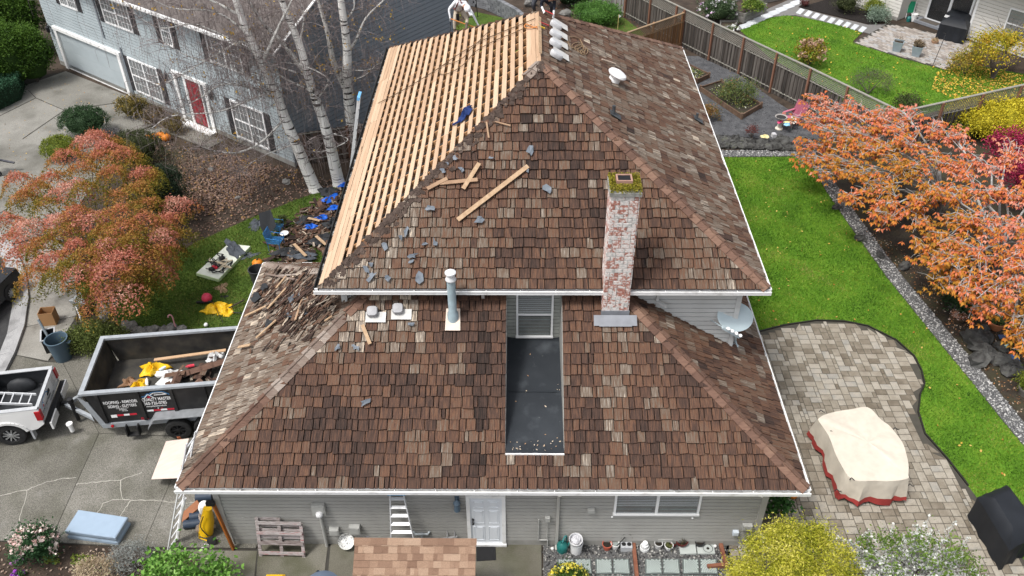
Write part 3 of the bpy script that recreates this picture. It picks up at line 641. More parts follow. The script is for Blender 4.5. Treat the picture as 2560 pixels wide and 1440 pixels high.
# ---- dormer well: membrane, cheeks, window
well = MB(); x0, x1 = 1.07, 2.59; zb, zt = 3.39, 3.93; N_ = 14
def mz(y): return zb+(zt-zb)*(y-.38)/(WY0-.38)
V = []; F = []
for i in range(N_+1):
    y = .38+(WY0-.38)*i/N_
    for j in range(9): x = x0+(x1-x0)*j/8; V.append((x, y, mz(y)+.02*random.random()*(1 if 0 < j < 8 else 0)-(.05 if i in (1,) and 1 < j < 7 else 0)+(.035 if j in (0, 8) else 0)))
for i in range(N_):
    for j in range(8): F.append((i*9+j, i*9+j+1, (i+1)*9+j+1, (i+1)*9+j))
well.add(V, F); well.build('roof_membrane', m_epdm, lower_roof, smooth=True); sm_ = MB(); sm_.box(((x0+x1)/2, 2.35, mz(2.35)+.03), (x1-x0-.02, .03, .008)); sm_.build('membrane_seam', m_epdm, lower_roof)
q_ = np.r_[scatter([(1.2, .45), (2.5, .45), (2.5, .75), (1.2, .7)], 22), scatter([(1.1, .5), (2.55, .5), (2.55, 4.2), (1.1, 4.2)], 14)]; tag(leaves('blown_leaves', np.c_[q_, mz(q_[:, 1])+.03], .055, rng.random(36), M('dry leaf bits', [(.3, .16, .08), (.5, .4, .28), (.6, .5, .4)], tint=1., amt=.1), lower_roof, up=3.), kind='stuff')
ck = MB()
for x, sg in ((x0, 1), (x1, -1)):
    q = [(x, .42, mz(.42)), (x, WY0, mz(WY0)), (x, WY0, LZ+(WY0-LY0)*SM), (x, .42, LZ+(.42-LY0)*SM)]; ck.slab([Vector(p) for p in q], .02, Vector((sg, 0, 0)))
ck.build('cheek_wall', S('cheek', (.3, .3, .28)), lower_roof)
o = MB(); o.box(((x0+x1)/2, .37, 3.375), (x1-x0+.02, .035, .05)); o.build('drip_edge', m_white, lower_roof)
def window(parent, xa, xb, za, zb_, y, bars=(), rail=None, blind=(0, 1), fw_=.06, curtain=None):
    fr_ = MB(); d = .07
    for c, s_ in ((((xa+xb)/2, y-d/2, zb_-fw_/2), (xb-xa, d, fw_)), (((xa+xb)/2, y-d/2-.01, za+fw_/2), (xb-xa+.03, d+.02, fw_)), ((xa+fw_/2, y-d/2, (za+zb_)/2), (fw_, d, zb_-za-2*fw_)), ((xb-fw_/2, y-d/2, (za+zb_)/2), (fw_, d, zb_-za-2*fw_))): fr_.box(c, s_)
    for x in bars: fr_.box((x, y-d/2+.002, (za+zb_)/2), (.075, d-.01, zb_-za-2*fw_))
    if rail: fr_.box(((xa+xb)/2, y-d/2+.003, rail), (xb-xa-2*fw_, d-.012, .055))
    wd = fr_.build('window', m_vinyl, parent)
    o = MB(); o.box(((xa+xb)/2, y-.004, (za+zb_)/2), (xb-xa-.02, .01, zb_-za-.02)); o.build('dark_backing', m_dark, wd)  # near-black sheet behind the glass stands in for the unlit interior
    z = za+fw_+(zb_-za-2*fw_)*blind[0]; zt_ = za+fw_+(zb_-za-2*fw_)*blind[1]-.01; o = MB()
    while z < zt_: o.box(((xa+xb)/2, y-.022, z), (xb-xa-2*fw_-.02, .034, .0035), rot=Matrix.Rotation(.95, 3, 'X')); z += .07
    if o.v: o.build('blind', m_blind, wd)
    if curtain: curtain(wd)
    xs = [xa+fw_]+sum([[x-.035, x+.035] for x in bars], [])+[xb-fw_]; zs = [za+fw_, zb_-fw_] if not rail else [za+fw_, rail-.025, rail+.025, zb_-fw_]
    for i in range(0, len(xs), 2):
        for k in range(0, len(zs), 2): o = MB(); o.box(((xs[i]+xs[i+1])/2, y-.042, (zs[k]+zs[k+1])/2), (xs[i+1]-xs[i], .006, zs[k+1]-zs[k])); o.build('pane', m_gl, wd)
    return wd
def cur1(wd):
    m = S('teal curtain', (.4, .56, .58)); o = MB(); o.box((2.2, WY0-.012, 5.3), (.35, .006, .9)); o.build('curtain', m, wd); o = MB(); o.box((1.85, WY0-.012, 4.35), (.9, .006, .62)); o.build('sill_panel', S('sill panel', (.5, .55, .57)), wd)
window(upper_wall, 1.33, 2.39, 3.98, 5.62, WY0, rail=4.84, blind=(.55, 1), curtain=cur1)
def cur2(wd):
    o = MB(); o.box((4.5, -.012, 1.62), (1.0, .006, .35)); o.box((5.7, -.012, 1.56), (1., .006, .24)); o.build('sill_panel', S('pale blue sill', (.45, .57, .57)), wd)
window(lower_wall, 3.97, 6.27, 1.42, 2.36, 0., bars=(5.12,), blind=(.38, 1), curtain=cur2)
# ---- front service door
dr = MB()
for c, s_ in (((.53, -.03, 2.15), (1.06, .06, .1)), ((.05, -.03, 1.1), (.1, .06, 1.999)), ((1.01, -.03, 1.1), (.1, .06, 1.999)), ((.53, -.05, .06), (1.1, .1, .08))): dr.box(c, s_)
door_frame = dr.build('door', m_white, lower_wall)
dm = S('door paint', (.72, .75, .78), rough=.4, var=.03); o = MB(); o.box((.53, -.012, 1.1), (.86, .024, 1.998)); leaf_ = o.build('door_leaf', dm, door_frame)
for px_ in (.33, .73):
    for za, zb_ in ((.25, .85), (1.0, 1.55), (1.68, 1.95)):
        o = MB()
        for c, s_ in (((px_, -.03, za), (.28, .012, .018)), ((px_, -.03, zb_), (.28, .012, .018)), ((px_-.14, -.03, (za+zb_)/2), (.018, .012, zb_-za-.02)), ((px_+.14, -.03, (za+zb_)/2), (.018, .012, zb_-za-.02))): o.box(c, s_)
        o.box((px_, -.03, (za+zb_)/2), (.2, .012, zb_-za-.09)); o.build('door_panel', dm, leaf_)
for z in (1.02, 1.17): o = MB(); o.lathe((.17, -.024, z), [(.032, 0), (.032, .02), (.014, .03), (.014, .05), (.03, .06), (.022, .08), (.0, .085)], 10, rot=Matrix.Rotation(R_(90), 3, 'X')); o.build('door_knob', m_blk, leaf_, smooth=True)
# ---- chimney
ch0, ch1, cy0, cy1, czb, czt = 3.70, 4.40, 3.62, 4.34, 5.0, 9.25
o = MB(); o.box(((ch0+ch1)/2, (cy0+cy1)/2, (czb+czt)/2), (ch1-ch0-.03, cy1-cy0-.03, czt-czb)); chim = o.build('chimney', S('mortar', (.5, .48, .45), rough=.95, var=.25, ns=20), house)
m_brick = M('lime stained brick', [(.32, .13, .1), (.38, .17, .13), (.44, .25, .21, .35), (.6, .5, .46, .45), (.7, .66, .63, .6), (.42, .42, .4)], rough=.9, ns=14, detail=7, amt=1.3, rnd=.6)
bm = {}
for wd in (.215, .1): 
    for ax in 'xy': o = MB(); o.box((0, 0, 0), (wd, .03, .115) if ax == 'x' else (.03, wd, .115), bev=.004); bm[wd, ax] = o.mesh('brick', m_brick, (0, 0, 0))
nr = 0; z = czb+.07
while z < czt-.02:
    for ax, lo, hi, fx in (('x', ch0, ch1, cy0), ('y', cy0, cy1, ch0), ('y', cy0, cy1, ch1)):
        u = lo; first = nr % 2
        while u < hi-.03:
            wd = .1 if (first or hi-u < .2 or random.random() < .25) else .215; first = 0
            c = (u+wd/2, fx, z) if ax == 'x' else (fx, u+wd/2, z)
            place('brick', bm[wd, ax], chim, Matrix.Translation(Vector(c)+Vector((ru(-.002, .002), ru(-.003, .003), 0)))); u += wd+.016
    z += .132; nr += 1
o = MB(); o.box(((ch0+ch1)/2, (cy0+cy1)/2, czt+.05), (ch1-ch0+.1, cy1-cy0+.1, .13), bev=.03); crown = o.build('chimney_crown', M('mossy crown', [(.1, .1, .09), (.25, .25, .23), (.4, .39, .36)], rough=.95, ns=8), chim)
fl = MB(); fc = ((ch0+ch1)/2-.02, (cy0+cy1)/2+.04)
for dx, dy, sx, sy in ((-.18, 0, .04, .34), (.18, 0, .04, .34), (0, -.15, .319, .04), (0, .15, .319, .04)): fl.box((fc[0]+dx, fc[1]+dy, czt+.18), (sx, sy, .2))
fl.build('flue', S('clay flue', (.34, .2, .155), rough=.8), chim); o = MB(); o.box((fc[0], fc[1], czt+.19), (.318, .259, .14)); o.build('flue_dark_plug', m_dark, chim)  # solid dark plug just below the rim; its colour stands in for shade inside
mp_ = scatter([(ch0-.04, cy0-.05), (ch1+.05, cy0-.05), (ch1+.05, cy1+.05), (ch0-.04, cy1+.05)], 5200); mp_ = mp_[~((np.abs(mp_[:, 0]-fc[0]) < .2) & (np.abs(mp_[:, 1]-fc[1]) < .17))]
hz = czt+.1+.12*rng.random(len(mp_)); hz -= np.where(mp_[:, 1] < cy0-.02, .1*rng.random(len(mp_)), 0)
tag(leaves('moss', np.c_[mp_, hz], .045, rng.random(len(mp_)), M('moss', [(.07, .075, .005), (.18, .17, .012), (.3, .27, .025), (.25, .18, .04)], rough=.95, tint=1., amt=.1, transl=.15), crown, asp=.5), kind='stuff')
o = MB(); yb = cy0-.03; zf = LZ+(cy0-LY0)*SM
for sx in (ch0-.12, ch1+.12): o.slab([FRONT_L.P(sx-.12-LX0, (cy0-.28-LY0)/SCs, .1), FRONT_L.P(sx+.12-LX0, (cy0-.28-LY0)/SCs, .1), FRONT_L.P(sx+.12-LX0, (cy0-.02-LY0)/SCs, .1), FRONT_L.P(sx-.12-LX0, (cy0-.02-LY0)/SCs, .1)], .01, FRONT_L.n)
o.slab([FRONT_L.P(ch0-.1-LX0, (cy0-.3-LY0)/SCs, .108), FRONT_L.P(ch1+.1-LX0, (cy0-.3-LY0)/SCs, .108), FRONT_L.P(ch1+.02-LX0, (cy0-.02-LY0)/SCs, .108), FRONT_L.P(ch0-.02-LX0, (cy0-.02-LY0)/SCs, .108)], .012, FRONT_L.n)
o.box(((ch0+ch1)/2, cy0-.03, zf+.09), (ch1-ch0+.08, .02, .2)); o.build('flashing', S('lead flashing', (.2, .21, .23)), chim)
# ---- roof fittings
p_ = FRONT_L.px(1133, 800); o = MB(); o.lathe(p_+Vector((0, 0, -.1)), [(.17, 0), (.15, .35), (.115, .42), (.115, 1.55)], 16); vp = o.build('flue_pipe', S('zinc pipe', (.36, .46, .5), rough=.45, metal=.3), lower_roof, smooth=True)
o = MB(); o.lathe(p_+Vector((0, 0, 1.38)), [(.13, 0), (.15, .03), (.15, .05), (.12, .1), (.12, .22), (.15, .23), (.15, .27), (.09, .31), (0, .32)], 16); o.build('vent_cap', S('white cap', (.62, .63, .64), rough=.4), vp, smooth=True)
o = MB(); o.slab([FRONT_L.P(*[a+b for a, b in zip(FRONT_L.uv(p_), d)], .1) for d in ((-.21, -.33), (.21, -.33), (.19, .3), (-.19, .3))], .01, FRONT_L.n); o.build('pipe_flashing', S('pale flashing', (.6, .5, .42)), vp)
def boxvent(px_, py_, face, mat, ang=0., sz=(.29, .29)):
    p = face.px(px_, py_, .15); m4 = face.m4(p, ang).to_3x3(); o = MB(); n = 16; pr = [(1., -.06), (1.05, .0), (1.05, .05), (.9, .09), (0, .1)]
    V = []; F = []
    for r, h in pr:
        for j in range(n):
            a = 2*math.pi*j/n+math.pi/n; c, s_ = math.cos(a), math.sin(a); k = (abs(c)**5+abs(s_)**5)**-.2
            V.append(p + m4 @ Vector((c*k*r*sz[0]/2, s_*k*r*sz[1]/2, h)))
    for i in range(len(pr)-1):
        for j in range(n): F.append((i*n+j, i*n+(j+1) % n, (i+1)*n+(j+1) % n, (i+1)*n+j))
    o.add(V, F); return o
for u, v in ((931, 779), (995, 772)):
    vt = boxvent(u, v, FRONT_L, None, ru(-.06, .1)).build('box_vent', S('grey vent', (.3, .3, .31), rough=.5), lower_roof, smooth=True); c_ = FRONT_L.uv(FRONT_L.px(u+8, v+12))
    o = MB(); o.slab([FRONT_L.P(c_[0]+dx, c_[1]+dy, .1) for dx, dy in ((-.26, -.2), (.3, -.2), (.3, .1), (-.26, .1))], .008, FRONT_L.n); o.build('vent_flange', S('pale flange', (.5, .49, .47)), vt)
for u, v in ((1392, 63), (1391, 86), (1391, 109), (1393, 137)):
    vt = boxvent(u-2, v, RIGHT_U, None, 0, (.27, .4)).build('ridge_vent', S('white vent', (.5, .5, .51), rough=.45), upper_roof, smooth=True)
    c_ = RIGHT_U.uv(RIGHT_U.px(u, v)); o = MB(); o.slab([RIGHT_U.P(c_[0]+dx, c_[1]+dy, .1) for dx, dy in ((-.24, -.38), (.24, -.38), (.24, .2), (-.24, .2))], .008, RIGHT_U.n); o.build('vent_flange', S('pale flange', (.5, .49, .47)), vt)
p_ = RIGHT_U.px(1532, 205); o = MB(); o.lathe(p_, [(.2, -.1), (.19, .22), (.3, .25), (.33, .3), (.3, .36), (.18, .41), (0, .43)], 20, rot=frame3((0, 0, 0), (0, 1, 0), (-.9, 0, .45)).to_3x3()); o.build('round_vent', S('white dome', (.82, .82, .82), rough=.4, var=.02), upper_roof, smooth=True)
for u, v, h, r in ((1533, 292, .42, .05), (1741, 303, .36, .045)):
    p_ = RIGHT_U.px(u, v); o = MB(); o.lathe(p_+Vector((0, 0, -.05)), [(.13, 0), (.06, .14), (r, .16), (r, h)], 12, capt=True); c_ = RIGHT_U.uv(p_)
    o.slab([RIGHT_U.P(c_[0]+dx, c_[1]+dy, .1) for dx, dy in ((-.16, -.22), (.16, -.22), (.16, .18), (-.16, .18))], .008, RIGHT_U.n); o.build('plumbing_vent', m_rub, upper_roof, smooth=True)
p_ = RIGHT_U.px(1570, 292)
# ---- wall fittings
m_box = S('utility box', (.36, .36, .34), rough=.55)
def wallbox(u, v, w_, d, h, name='utility_box', y=-.02, mat=None, lid=True):
    p = W(u, v, y); o = MB(); o.box((p.x, y-d/2, p.z), (w_, d, h), bev=.01)
    if lid: o.box((p.x, y-d-.006, p.z), (w_*.8, .012, h*.8))
    return o.build(name, mat or m_box, lower_wall), p
b1, p_ = wallbox(798, 1268, .36, .13, .42, 'electric_meter'); o = MB(); o.lathe((p_.x+.02, -.15, p_.z-.1), [(.1, 0), (.1, .05), (.085, .1), (.05, .13), (0, .135)], 14, rot=Matrix.Rotation(R_(90), 3, 'X')); o.build('meter_dome', S('meter glass', (.6, .6, .6), rough=.2), b1, smooth=True)
o = MB(); o.tube([(p_.x, -.09, p_.z-.2), (p_.x, -.09, .0)], .045, 8); o.build('conduit', m_box, b1)
wallbox(837, 1322, .26, .14, .24); wallbox(888, 1318, .3, .14, .3); b2, p_ = wallbox(1369, 1293, .14, .1, .18)
o = MB(); o.tube([(p_.x, -.06, p_.z-.1), (p_.x, -.06, .3)], .014, 6); o.tube([(p_.x-.24, -.06, p_.z-.05), (p_.x-.24, -.06, .3), (p_.x+.02, -.06, .3), (p_.x+.02, -.06, 0)], .02, 6); o.build('gas_pipe', m_box, b2)
wallbox(1478, 1272, .2, .1, .14); wallbox(1867, 1312, .27, .12, .2); wallbox(1838, 1328, .16, .1, .16, mat=S('pale box', (.5, .55, .6)))
for u, v in ((1530, 1291), (1731, 1294)): p = W(u, v, -.02); o = MB(); o.sphere((p.x, -.035, p.z), .03, 8, 5); o.build('hook', m_vinyl, lower_wall)
p_ = W(1143, 1255, -.02); o = MB(); o.box((p_.x, -.03, p_.z+.1), (.12, .03, .3)); o.lathe((p_.x, -.13, p_.z-.22), [(.05, 0), (.09, .02), (.075, .3), (.1, .32), (.02, .44), (0, .45)], 10); o.tube([(p_.x, -.03, p_.z+.2), (p_.x, -.13, p_.z+.3), (p_.x, -.13, p_.z+.2)], .015, 6); o.build('wall_lantern', S('blue grey lantern', (.09, .13, .17), rough=.4), lower_wall, smooth=True)
for i, x in enumerate((-4.8, 5.5)): o = MB(); o.box((x, -.02, .24), (.4, .03, .12)); o.build('crawl_vent', m_box, lower_wall)
# ================================================================ NEIGHBOUR HOUSES, FENCES
A0 = G(153, 160); A1 = G(740, 418); fe = (A1-A0).normalized(); fL = (A1-A0).length; fn = Vector((fe.y, -fe.x, 0)); UPV = Vector((0, 0, 1))
def FA(s, z, h=0.): return A0 + fe*s + UPV*z + fn*h
m_nb = M('blue grey siding', [(.33, .375, .395), (.385, .435, .455), (.43, .48, .5)], rough=.6, ns=1, amt=.8)
m_nb2 = M('slate blue siding', [(.2, .225, .25), (.235, .265, .295), (.27, .3, .335)], rough=.65, ns=.8, amt=.8)
m_nroof = M('brown grey roof shingle', [(.06, .052, .048), (.11, .095, .088), (.16, .14, .13)], rough=.9, ns=3, amt=1., spk=.4, spks=30)
m_shut = S('black shutter', (.03, .03, .033), rough=.6); m_red = S('red door paint', (.26, .02, .03), rough=.45); m_iron = S('black iron', (.018, .018, .02), rough=.45)
nh = thing('grey_house', 'blue-grey two-storey house with black shutters and red front door', 'house', A0+fe*fL*.5)
def fbox(mb, s0, s1, z0, z1, h0, h1, mi=0):
    P = [FA(s0, z0, h0), FA(s1, z0, h0), FA(s1, z0, h1), FA(s0, z0, h1), FA(s0, z1, h0), FA(s1, z1, h0), FA(s1, z1, h1), FA(s0, z1, h1)]
    mb.add(P, [(0, 1, 2, 3), (7, 6, 5, 4), (4, 5, 1, 0), (5, 6, 2, 1), (6, 7, 3, 2), (7, 4, 0, 3)], 0., mi)
o = MB(); fbox(o, .03, fL-.03, 0, 5.9, -11.97, -.03); nwall = o.build('wall', m_nb2, nh)
o = MB(); gz0 = 5.9
for z0, z1 in ((5.9, 9.3),): o.add([FA(fL-.03, z0, -.03), FA(fL-.03, z0, -11.97), FA(fL-.03, z1+.2, -6), FA(fL-.06, z0, -.03), FA(fL-.06, z0, -11.97), FA(fL-.06, z1+.2, -6)], [(0, 1, 2), (5, 4, 3)])
o.build('gable', m_nb2, nh)
def siding2(a, b, z0, z1, out, mat, row, parent):
    return siding(parent, a, b, z0, z1, out, mat, row=row, prof=.02)
siding2(FA(0, 0), FA(fL, 0), .25, 5.9, fn, m_nb, .17, nwall)
o = MB(); z = .1; B0, B1 = FA(fL, 0), FA(fL, 0, -12)
while z < 9.2:
    k = max(0., (z-5.9)/3.5*6); zt = z+.22; k2 = max(0., (zt-5.9)/3.5*6)
    zg = zt-.03; o.add([FA(fL, q, h)+fe*e_ for q, e_ in ((z, .03), (zg, .022), (zg, -.01), (zt, -.01), (zt, .03)) for h in (-k, -12+k2)], [(0, 1, 3, 2), (2, 3, 5, 4), (4, 5, 7, 6), (6, 7, 9, 8)]); z = zt
tag(o.build('siding', m_nb2, nwall), kind='stuff')
o = MB(); fbox(o, 0, fL, .0, .25, -.02, .03); o.build('foundation', m_found, nwall)
o = MB(); o.slab([FA(-.4, 5.8, .45), FA(fL+.3, 5.8, .45), FA(fL+.3, 9.6, -6), FA(-.4, 9.6, -6)], .15); o.slab([FA(-.4, 9.6, -6), FA(fL+.3, 9.6, -6), FA(fL+.3, 5.8, -12.4), FA(-.4, 5.8, -12.4)], .15); nroof = o.build('roof', m_nroof, nh)
o = MB(); fbox(o, -.4, fL+.3, 5.72, 5.86, .46, .58); o.build('gutter', m_white, nroof)
o = MB(); [o.beam(FA(fL+.32, 5.75, .45), FA(fL+.32, 9.55, -6), .05, .22, up=fe), o.beam(FA(fL+.32, 5.75, -12.4), FA(fL+.32, 9.55, -6), .05, .22, up=fe)]; o.build('rake_board', m_white, nroof)
def nwin(s0, s1, z0, z1, shut=True, div=True, cols=2, rows=4):
    o = MB(); f_ = .09
    fbox(o, s0, s1, z0, z0+f_, .0, .07); fbox(o, s0, s1, z1-f_, z1, .0, .07); fbox(o, s0, s0+f_, z0+f_, z1-f_, 0, .07); fbox(o, s1-f_, s1, z0+f_, z1-f_, 0, .07)
    if div: fbox(o, (s0+s1)/2-.05, (s0+s1)/2+.05, z0+f_, z1-f_, .0, .068)
    fbox(o, s0+f_, s1-f_, (z0+z1)/2-.03, (z0+z1)/2+.03, 0, .066); w_ = o.build('window', m_vinyl, nh)
    o = MB(); fbox(o, s0+.02, s1-.02, z0+.02, z1-.02, .002, .024); o.build('blind', S('pale blind', (.45, .47, .47)), w_)
    xs = [s0+f_, s1-f_] if not div else [s0+f_, (s0+s1)/2-.05, (s0+s1)/2+.05, s1-f_]
    for i in range(0, len(xs), 2):
        for za, zb_ in ((z0+f_, (z0+z1)/2-.03), ((z0+z1)/2+.03, z1-f_)): o = MB(); fbox(o, xs[i], xs[i+1], za, zb_, .036, .042); o.build('pane', m_gl, w_)
        o = MB(); n = cols+1
        for k in range(1, n+1): s_ = xs[i]+(xs[i+1]-xs[i])*k/(n+1); fbox(o, s_-.012, s_+.012, z0+f_, z1-f_, .045, .052)
        for k in range(1, rows): z_ = z0+f_+(z1-z0-2*f_)*k/rows; fbox(o, xs[i], xs[i+1], z_-.01, z_+.01, .0455, .0515)
        o.build('muntin', m_vinyl, w_)
    if shut:
        for a, b in ((s0-.42, s0-.03), (s1+.03, s1+.42)): o = MB(); fbox(o, a, b, z0, z1, .0, .05); [fbox(o, a+.04, b-.04, z0+.08+k*.1, z0+.14+k*.1, .05, .06) for k in range(int((z1-z0-.15)/.1))]; o.build('shutter', m_shut, nh)
nwin(6.5, 8.95, 3.95, 5.4); nwin(11.4, 12.25, 4., 5.5, div=False); nwin(15., 17.4, 4., 5.55); nwin(7.6, 10.1, .45, 2.4); nwin(15.8, 18.2, .35, 2.35); nwin(2.4, 4., 4., 5.5)
o = MB(); fbox(o, 11.5, 11.75, 0, 2.55, 0, .1); fbox(o, 13.9, 14.15, 0, 2.55, 0, .1); fbox(o, 11.45, 14.2, 2.551, 2.7, 0, .12); fbox(o, 12.3, 12.5, .0, 2.55, 0, .08); fbox(o, 13.55, 13.65, 0, 2.55, 0, .08); fbox(o, 11.45, 14.2, -.1, .1, .1, .5); dd = o.build('door', m_white, nh)
o = MB(); fbox(o, 12.5, 13.55, .12, 2.5, .01, .05); fbox(o, 12.65, 13.4, .3, 1.1, .05, .07); fbox(o, 12.65, 13.4, 1.25, 2.3, .05, .07); o.build('door_leaf', m_red, dd)
for a, b in ((11.75, 12.3), (13.65, 13.9)): o = MB(); fbox(o, a, b, .3, 2.5, .01, .04); o.build('sidelight', m_gl, dd)
o = MB(); fbox(o, .75, 1.0, 0, 2.3, 0, .14); fbox(o, 6.75, 7.0, 0, 2.3, 0, .14); fbox(o, .7, 7.05, 2.3, 2.48, 0, .16); fbox(o, 1.0, 6.75, -.02, .04, 0, .05); gd = o.build('garage_door', m_white, nh)
for k in range(4): o = MB(); fbox(o, 1., 6.75, .05+k*.56, .05+k*.56+.55, -.02, .03); o.build('door_section', m_nb, gd)
for s_ in (11.0, 14.6, .25): o = MB(); p = FA(s_, 2.0, .18); o.lathe(p, [(.05, 0), (.1, .06), (.11, .3), (.02, .42), (0, .43)], 8); o.tube([FA(s_, 2.15, 0), FA(s_, 2.5, .12), FA(s_, 2.4, .18)], .02, 5); o.build('porch_lamp', m_iron, nh)
o = MB(); o.beam(FA(5.9, 3., .06), FA(5.9, 5.75, .06), .07, .07); o.beam(FA(7.2, 0.1, .06), FA(7.2, 2.8, .06), .07, .07); o.build('downspout', m_nb2, nh)
# ---- pale house of the far right yard
hd_ = Vector((.6, -.8, 0)); hn_ = Vector((-.8, -.6, 0)); H0 = Vector((25.3, 39.3, 0))
def HA(s, z, h=0.): return H0 + hd_*s + UPV*z + hn_*h
def hbox(mb, s0, s1, z0, z1, h0, h1, mi=0):
    P = [HA(s0, z0, h0), HA(s1, z0, h0), HA(s1, z0, h1), HA(s0, z0, h1), HA(s0, z1, h0), HA(s1, z1, h0), HA(s1, z1, h1), HA(s0, z1, h1)]; mb.add(P, [(0, 1, 2, 3), (7, 6, 5, 4), (4, 5, 1, 0), (5, 6, 2, 1), (6, 7, 3, 2), (7, 4, 0, 3)], 0., mi)
m_cream = M('cream siding', [(.52, .5, .46), (.6, .58, .54), (.65, .63, .59)], rough=.6, ns=1, amt=.7)
ph = thing('cream_house', 'cream sided house with patio door and covered grill outside', 'house', H0)
o = MB(); hbox(o, -9, .1, 0, 4, -6, -.03); hbox(o, .1, 4.4, 0, 4, -6, -1.48); hbox(o, 4.4, 13, 0, 4, -6, -.83); pw = o.build('wall', m_cream, ph)
siding(pw, HA(-9, 0), HA(.12, 0), .2, 4, hn_, m_cream, row=.2, prof=.025); siding(pw, HA(.1, 0, -1.45), HA(4.4, 0, -1.45), .2, 4, hn_, m_cream, row=.2, prof=.025); siding(pw, HA(4.4, 0, -.8), HA(13, 0, -.8), .2, 4, hn_, m_cream, row=.2, prof=.025)
o = MB(); hbox(o, 4.28, 4.42, 0, 4, -1.4, -.76); o.build('corner_board', m_white, pw)
o = MB(); hbox(o, -9, .1, -.02, .2, -.03, .02); o.build('foundation', m_found, pw)
o = MB(); o.slab([HA(-9.5, 4.1, .6), HA(13.5, 4.1, .6), HA(13.5, 7, -5), HA(-9.5, 7, -5)], .2); o.build('roof', m_nroof, ph)
o = MB(); hbox(o, 1.1, 3.9, .1, .22, -1.45, -1.36); hbox(o, 1.1, 3.9, 2.2, 2.32, -1.45, -1.36); hbox(o, 1.1, 1.22, .221, 2.199, -1.45, -1.36); hbox(o, 3.78, 3.9, .221, 2.199, -1.45, -1.36); hbox(o, 2.42, 2.58, .221, 2.199, -1.45, -1.37); sd_ = o.build('patio_door', m_vinyl, ph)
o = MB(); hbox(o, 1.2, 3.8, .2, 2.2, -1.44, -1.41); o.build('dark_backing', S('room brown', (.035, .028, .022)), sd_)  # thin dark brown sheet, indoor shade put into its colour
for a, b in ((1.22, 2.42), (2.58, 3.78)): o = MB(); hbox(o, a, b, .22, 2.2, -1.395, -1.39); o.build('pane', m_gl, sd_)
def hwin(s0, s1, z0, z1, h):
    o = MB(); hbox(o, s0, s1, z0, z0+.08, h, h+.07); hbox(o, s0, s1, z1-.08, z1, h, h+.07); hbox(o, s0, s0+.08, z0+.08, z1-.08, h, h+.07); hbox(o, s1-.08, s1, z0+.08, z1-.08, h, h+.07); hbox(o, s0+.08, s1-.08, (z0+z1)/2-.03, (z0+z1)/2+.03, h, h+.066); w_ = o.build('window', m_vinyl, ph)
    o = MB(); z = z0+.1
    while z < z1-.09: hbox(o, s0+.08, s1-.08, z, z+.05, h+.002, h+.02); z += .062
    o.build('blind', S('aqua blind', (.5, .6, .57)), w_); o = MB(); hbox(o, s0+.08, s1-.08, z0+.08, z1-.08, h+.036, h+.042); o.build('pane', m_gl, w_)
hwin(6.3, 8.2, .75, 2.5, -.8)
# step, patio, walk
def rectpx(*p): return GP(p)
st = MB(); hbox(st, .75, 2.9, 0, .16, -1.44, -.62); sto = st.build('patio_step', S('step stone', (.2, .21, .23)), None); tag(sto, 'low grey stone step before the patio door', 'step')
o = MB(); hbox(o, 1.1, 2.3, .165, .185, -1.25, -.75); tag(o.build('doormat', M('mat weave', [(.06, .055, .05), (.14, .12, .1)], rough=1, ns=30)), 'brown framed doormat lying on the far patio step', 'doormat')
m_npav = M('tan patio paver', [(.2, .175, .155), (.29, .255, .225), (.36, .33, .3), (.3, .3, .3)], rough=.9, tint=1., amt=.2, ns=10)
patN = GP([(2130, 108), (2222, 58), (2440, 105), (2435, 128), (2366, 176)]); sheet('neighbour_patio', patN, m_joint, .008)
o = MB(); sx = HA(0, 0)
for i in range(-10, 30):
    for j in range(-6, 45):
        s0 = -1.2+i*.32+(.16 if j % 2 else 0); h0 = -1.45+j*.2; p = [HA(s0, 0, h0), HA(s0+.3, 0, h0), HA(s0+.3, 0, h0+.185), HA(s0, 0, h0+.185)]; c = HA(s0+.15, 0, h0+.09)
        if inpoly(np.array([[q.x, q.y] for q in p]), patN).all(): o.prism(p, 0, .022+ru(0, .004), t=random.random())
tag(o.build('patio_pavers', m_npav), 'tan brick pavers laid in rows on the far patio', 'pavers', kind='stuff')
m_step = S('pale stepping stone', (.5, .52, .54), var=.15, rnd=.3); swk = sheet('neighbour_walk', GP([(1840, 72), (1920, 22), (1985, -6), (2040, -10), (1995, 18), (2060, 36), (2170, 62), (2225, 60), (2180, 86), (2120, 68), (1990, 38), (1930, 42), (1880, 62), (1850, 76)]), S('grey walk', (.16, .155, .15), ns=8), .007)
for k in range(9):
    t = k/8; p = Vector((2003, 31))*(1-t)+Vector((2158, 76))*t; o = MB(); o.prism(shrink(GP([(p.x-14, p.y+2), (p.x-2, p.y-10), (p.x+10, p.y-6), (p.x-2, p.y+6)]), .02), 0, .03); o.build('stepping_stone', m_step, swk)
for k in range(8):
    t = k/7; p = Vector((1990, 8))*(1-t)+Vector((1862, 66))*t; o = MB(); o.prism(shrink(GP([(p.x-16, p.y-2), (p.x+6, p.y-8), (p.x+16, p.y+1), (p.x-6, p.y+8)]), .02), 0, .03); o.build('stepping_stone', m_step, swk)
bedN = GP([(2000, 18), (2080, -5), (2120, 5), (2215, 50), (2180, 62), (2090, 40)]); sheet('neighbour_bed', bedN, S('black mulch', (.014, .011, .01), rough=1, bump=1, bs=40), .012)
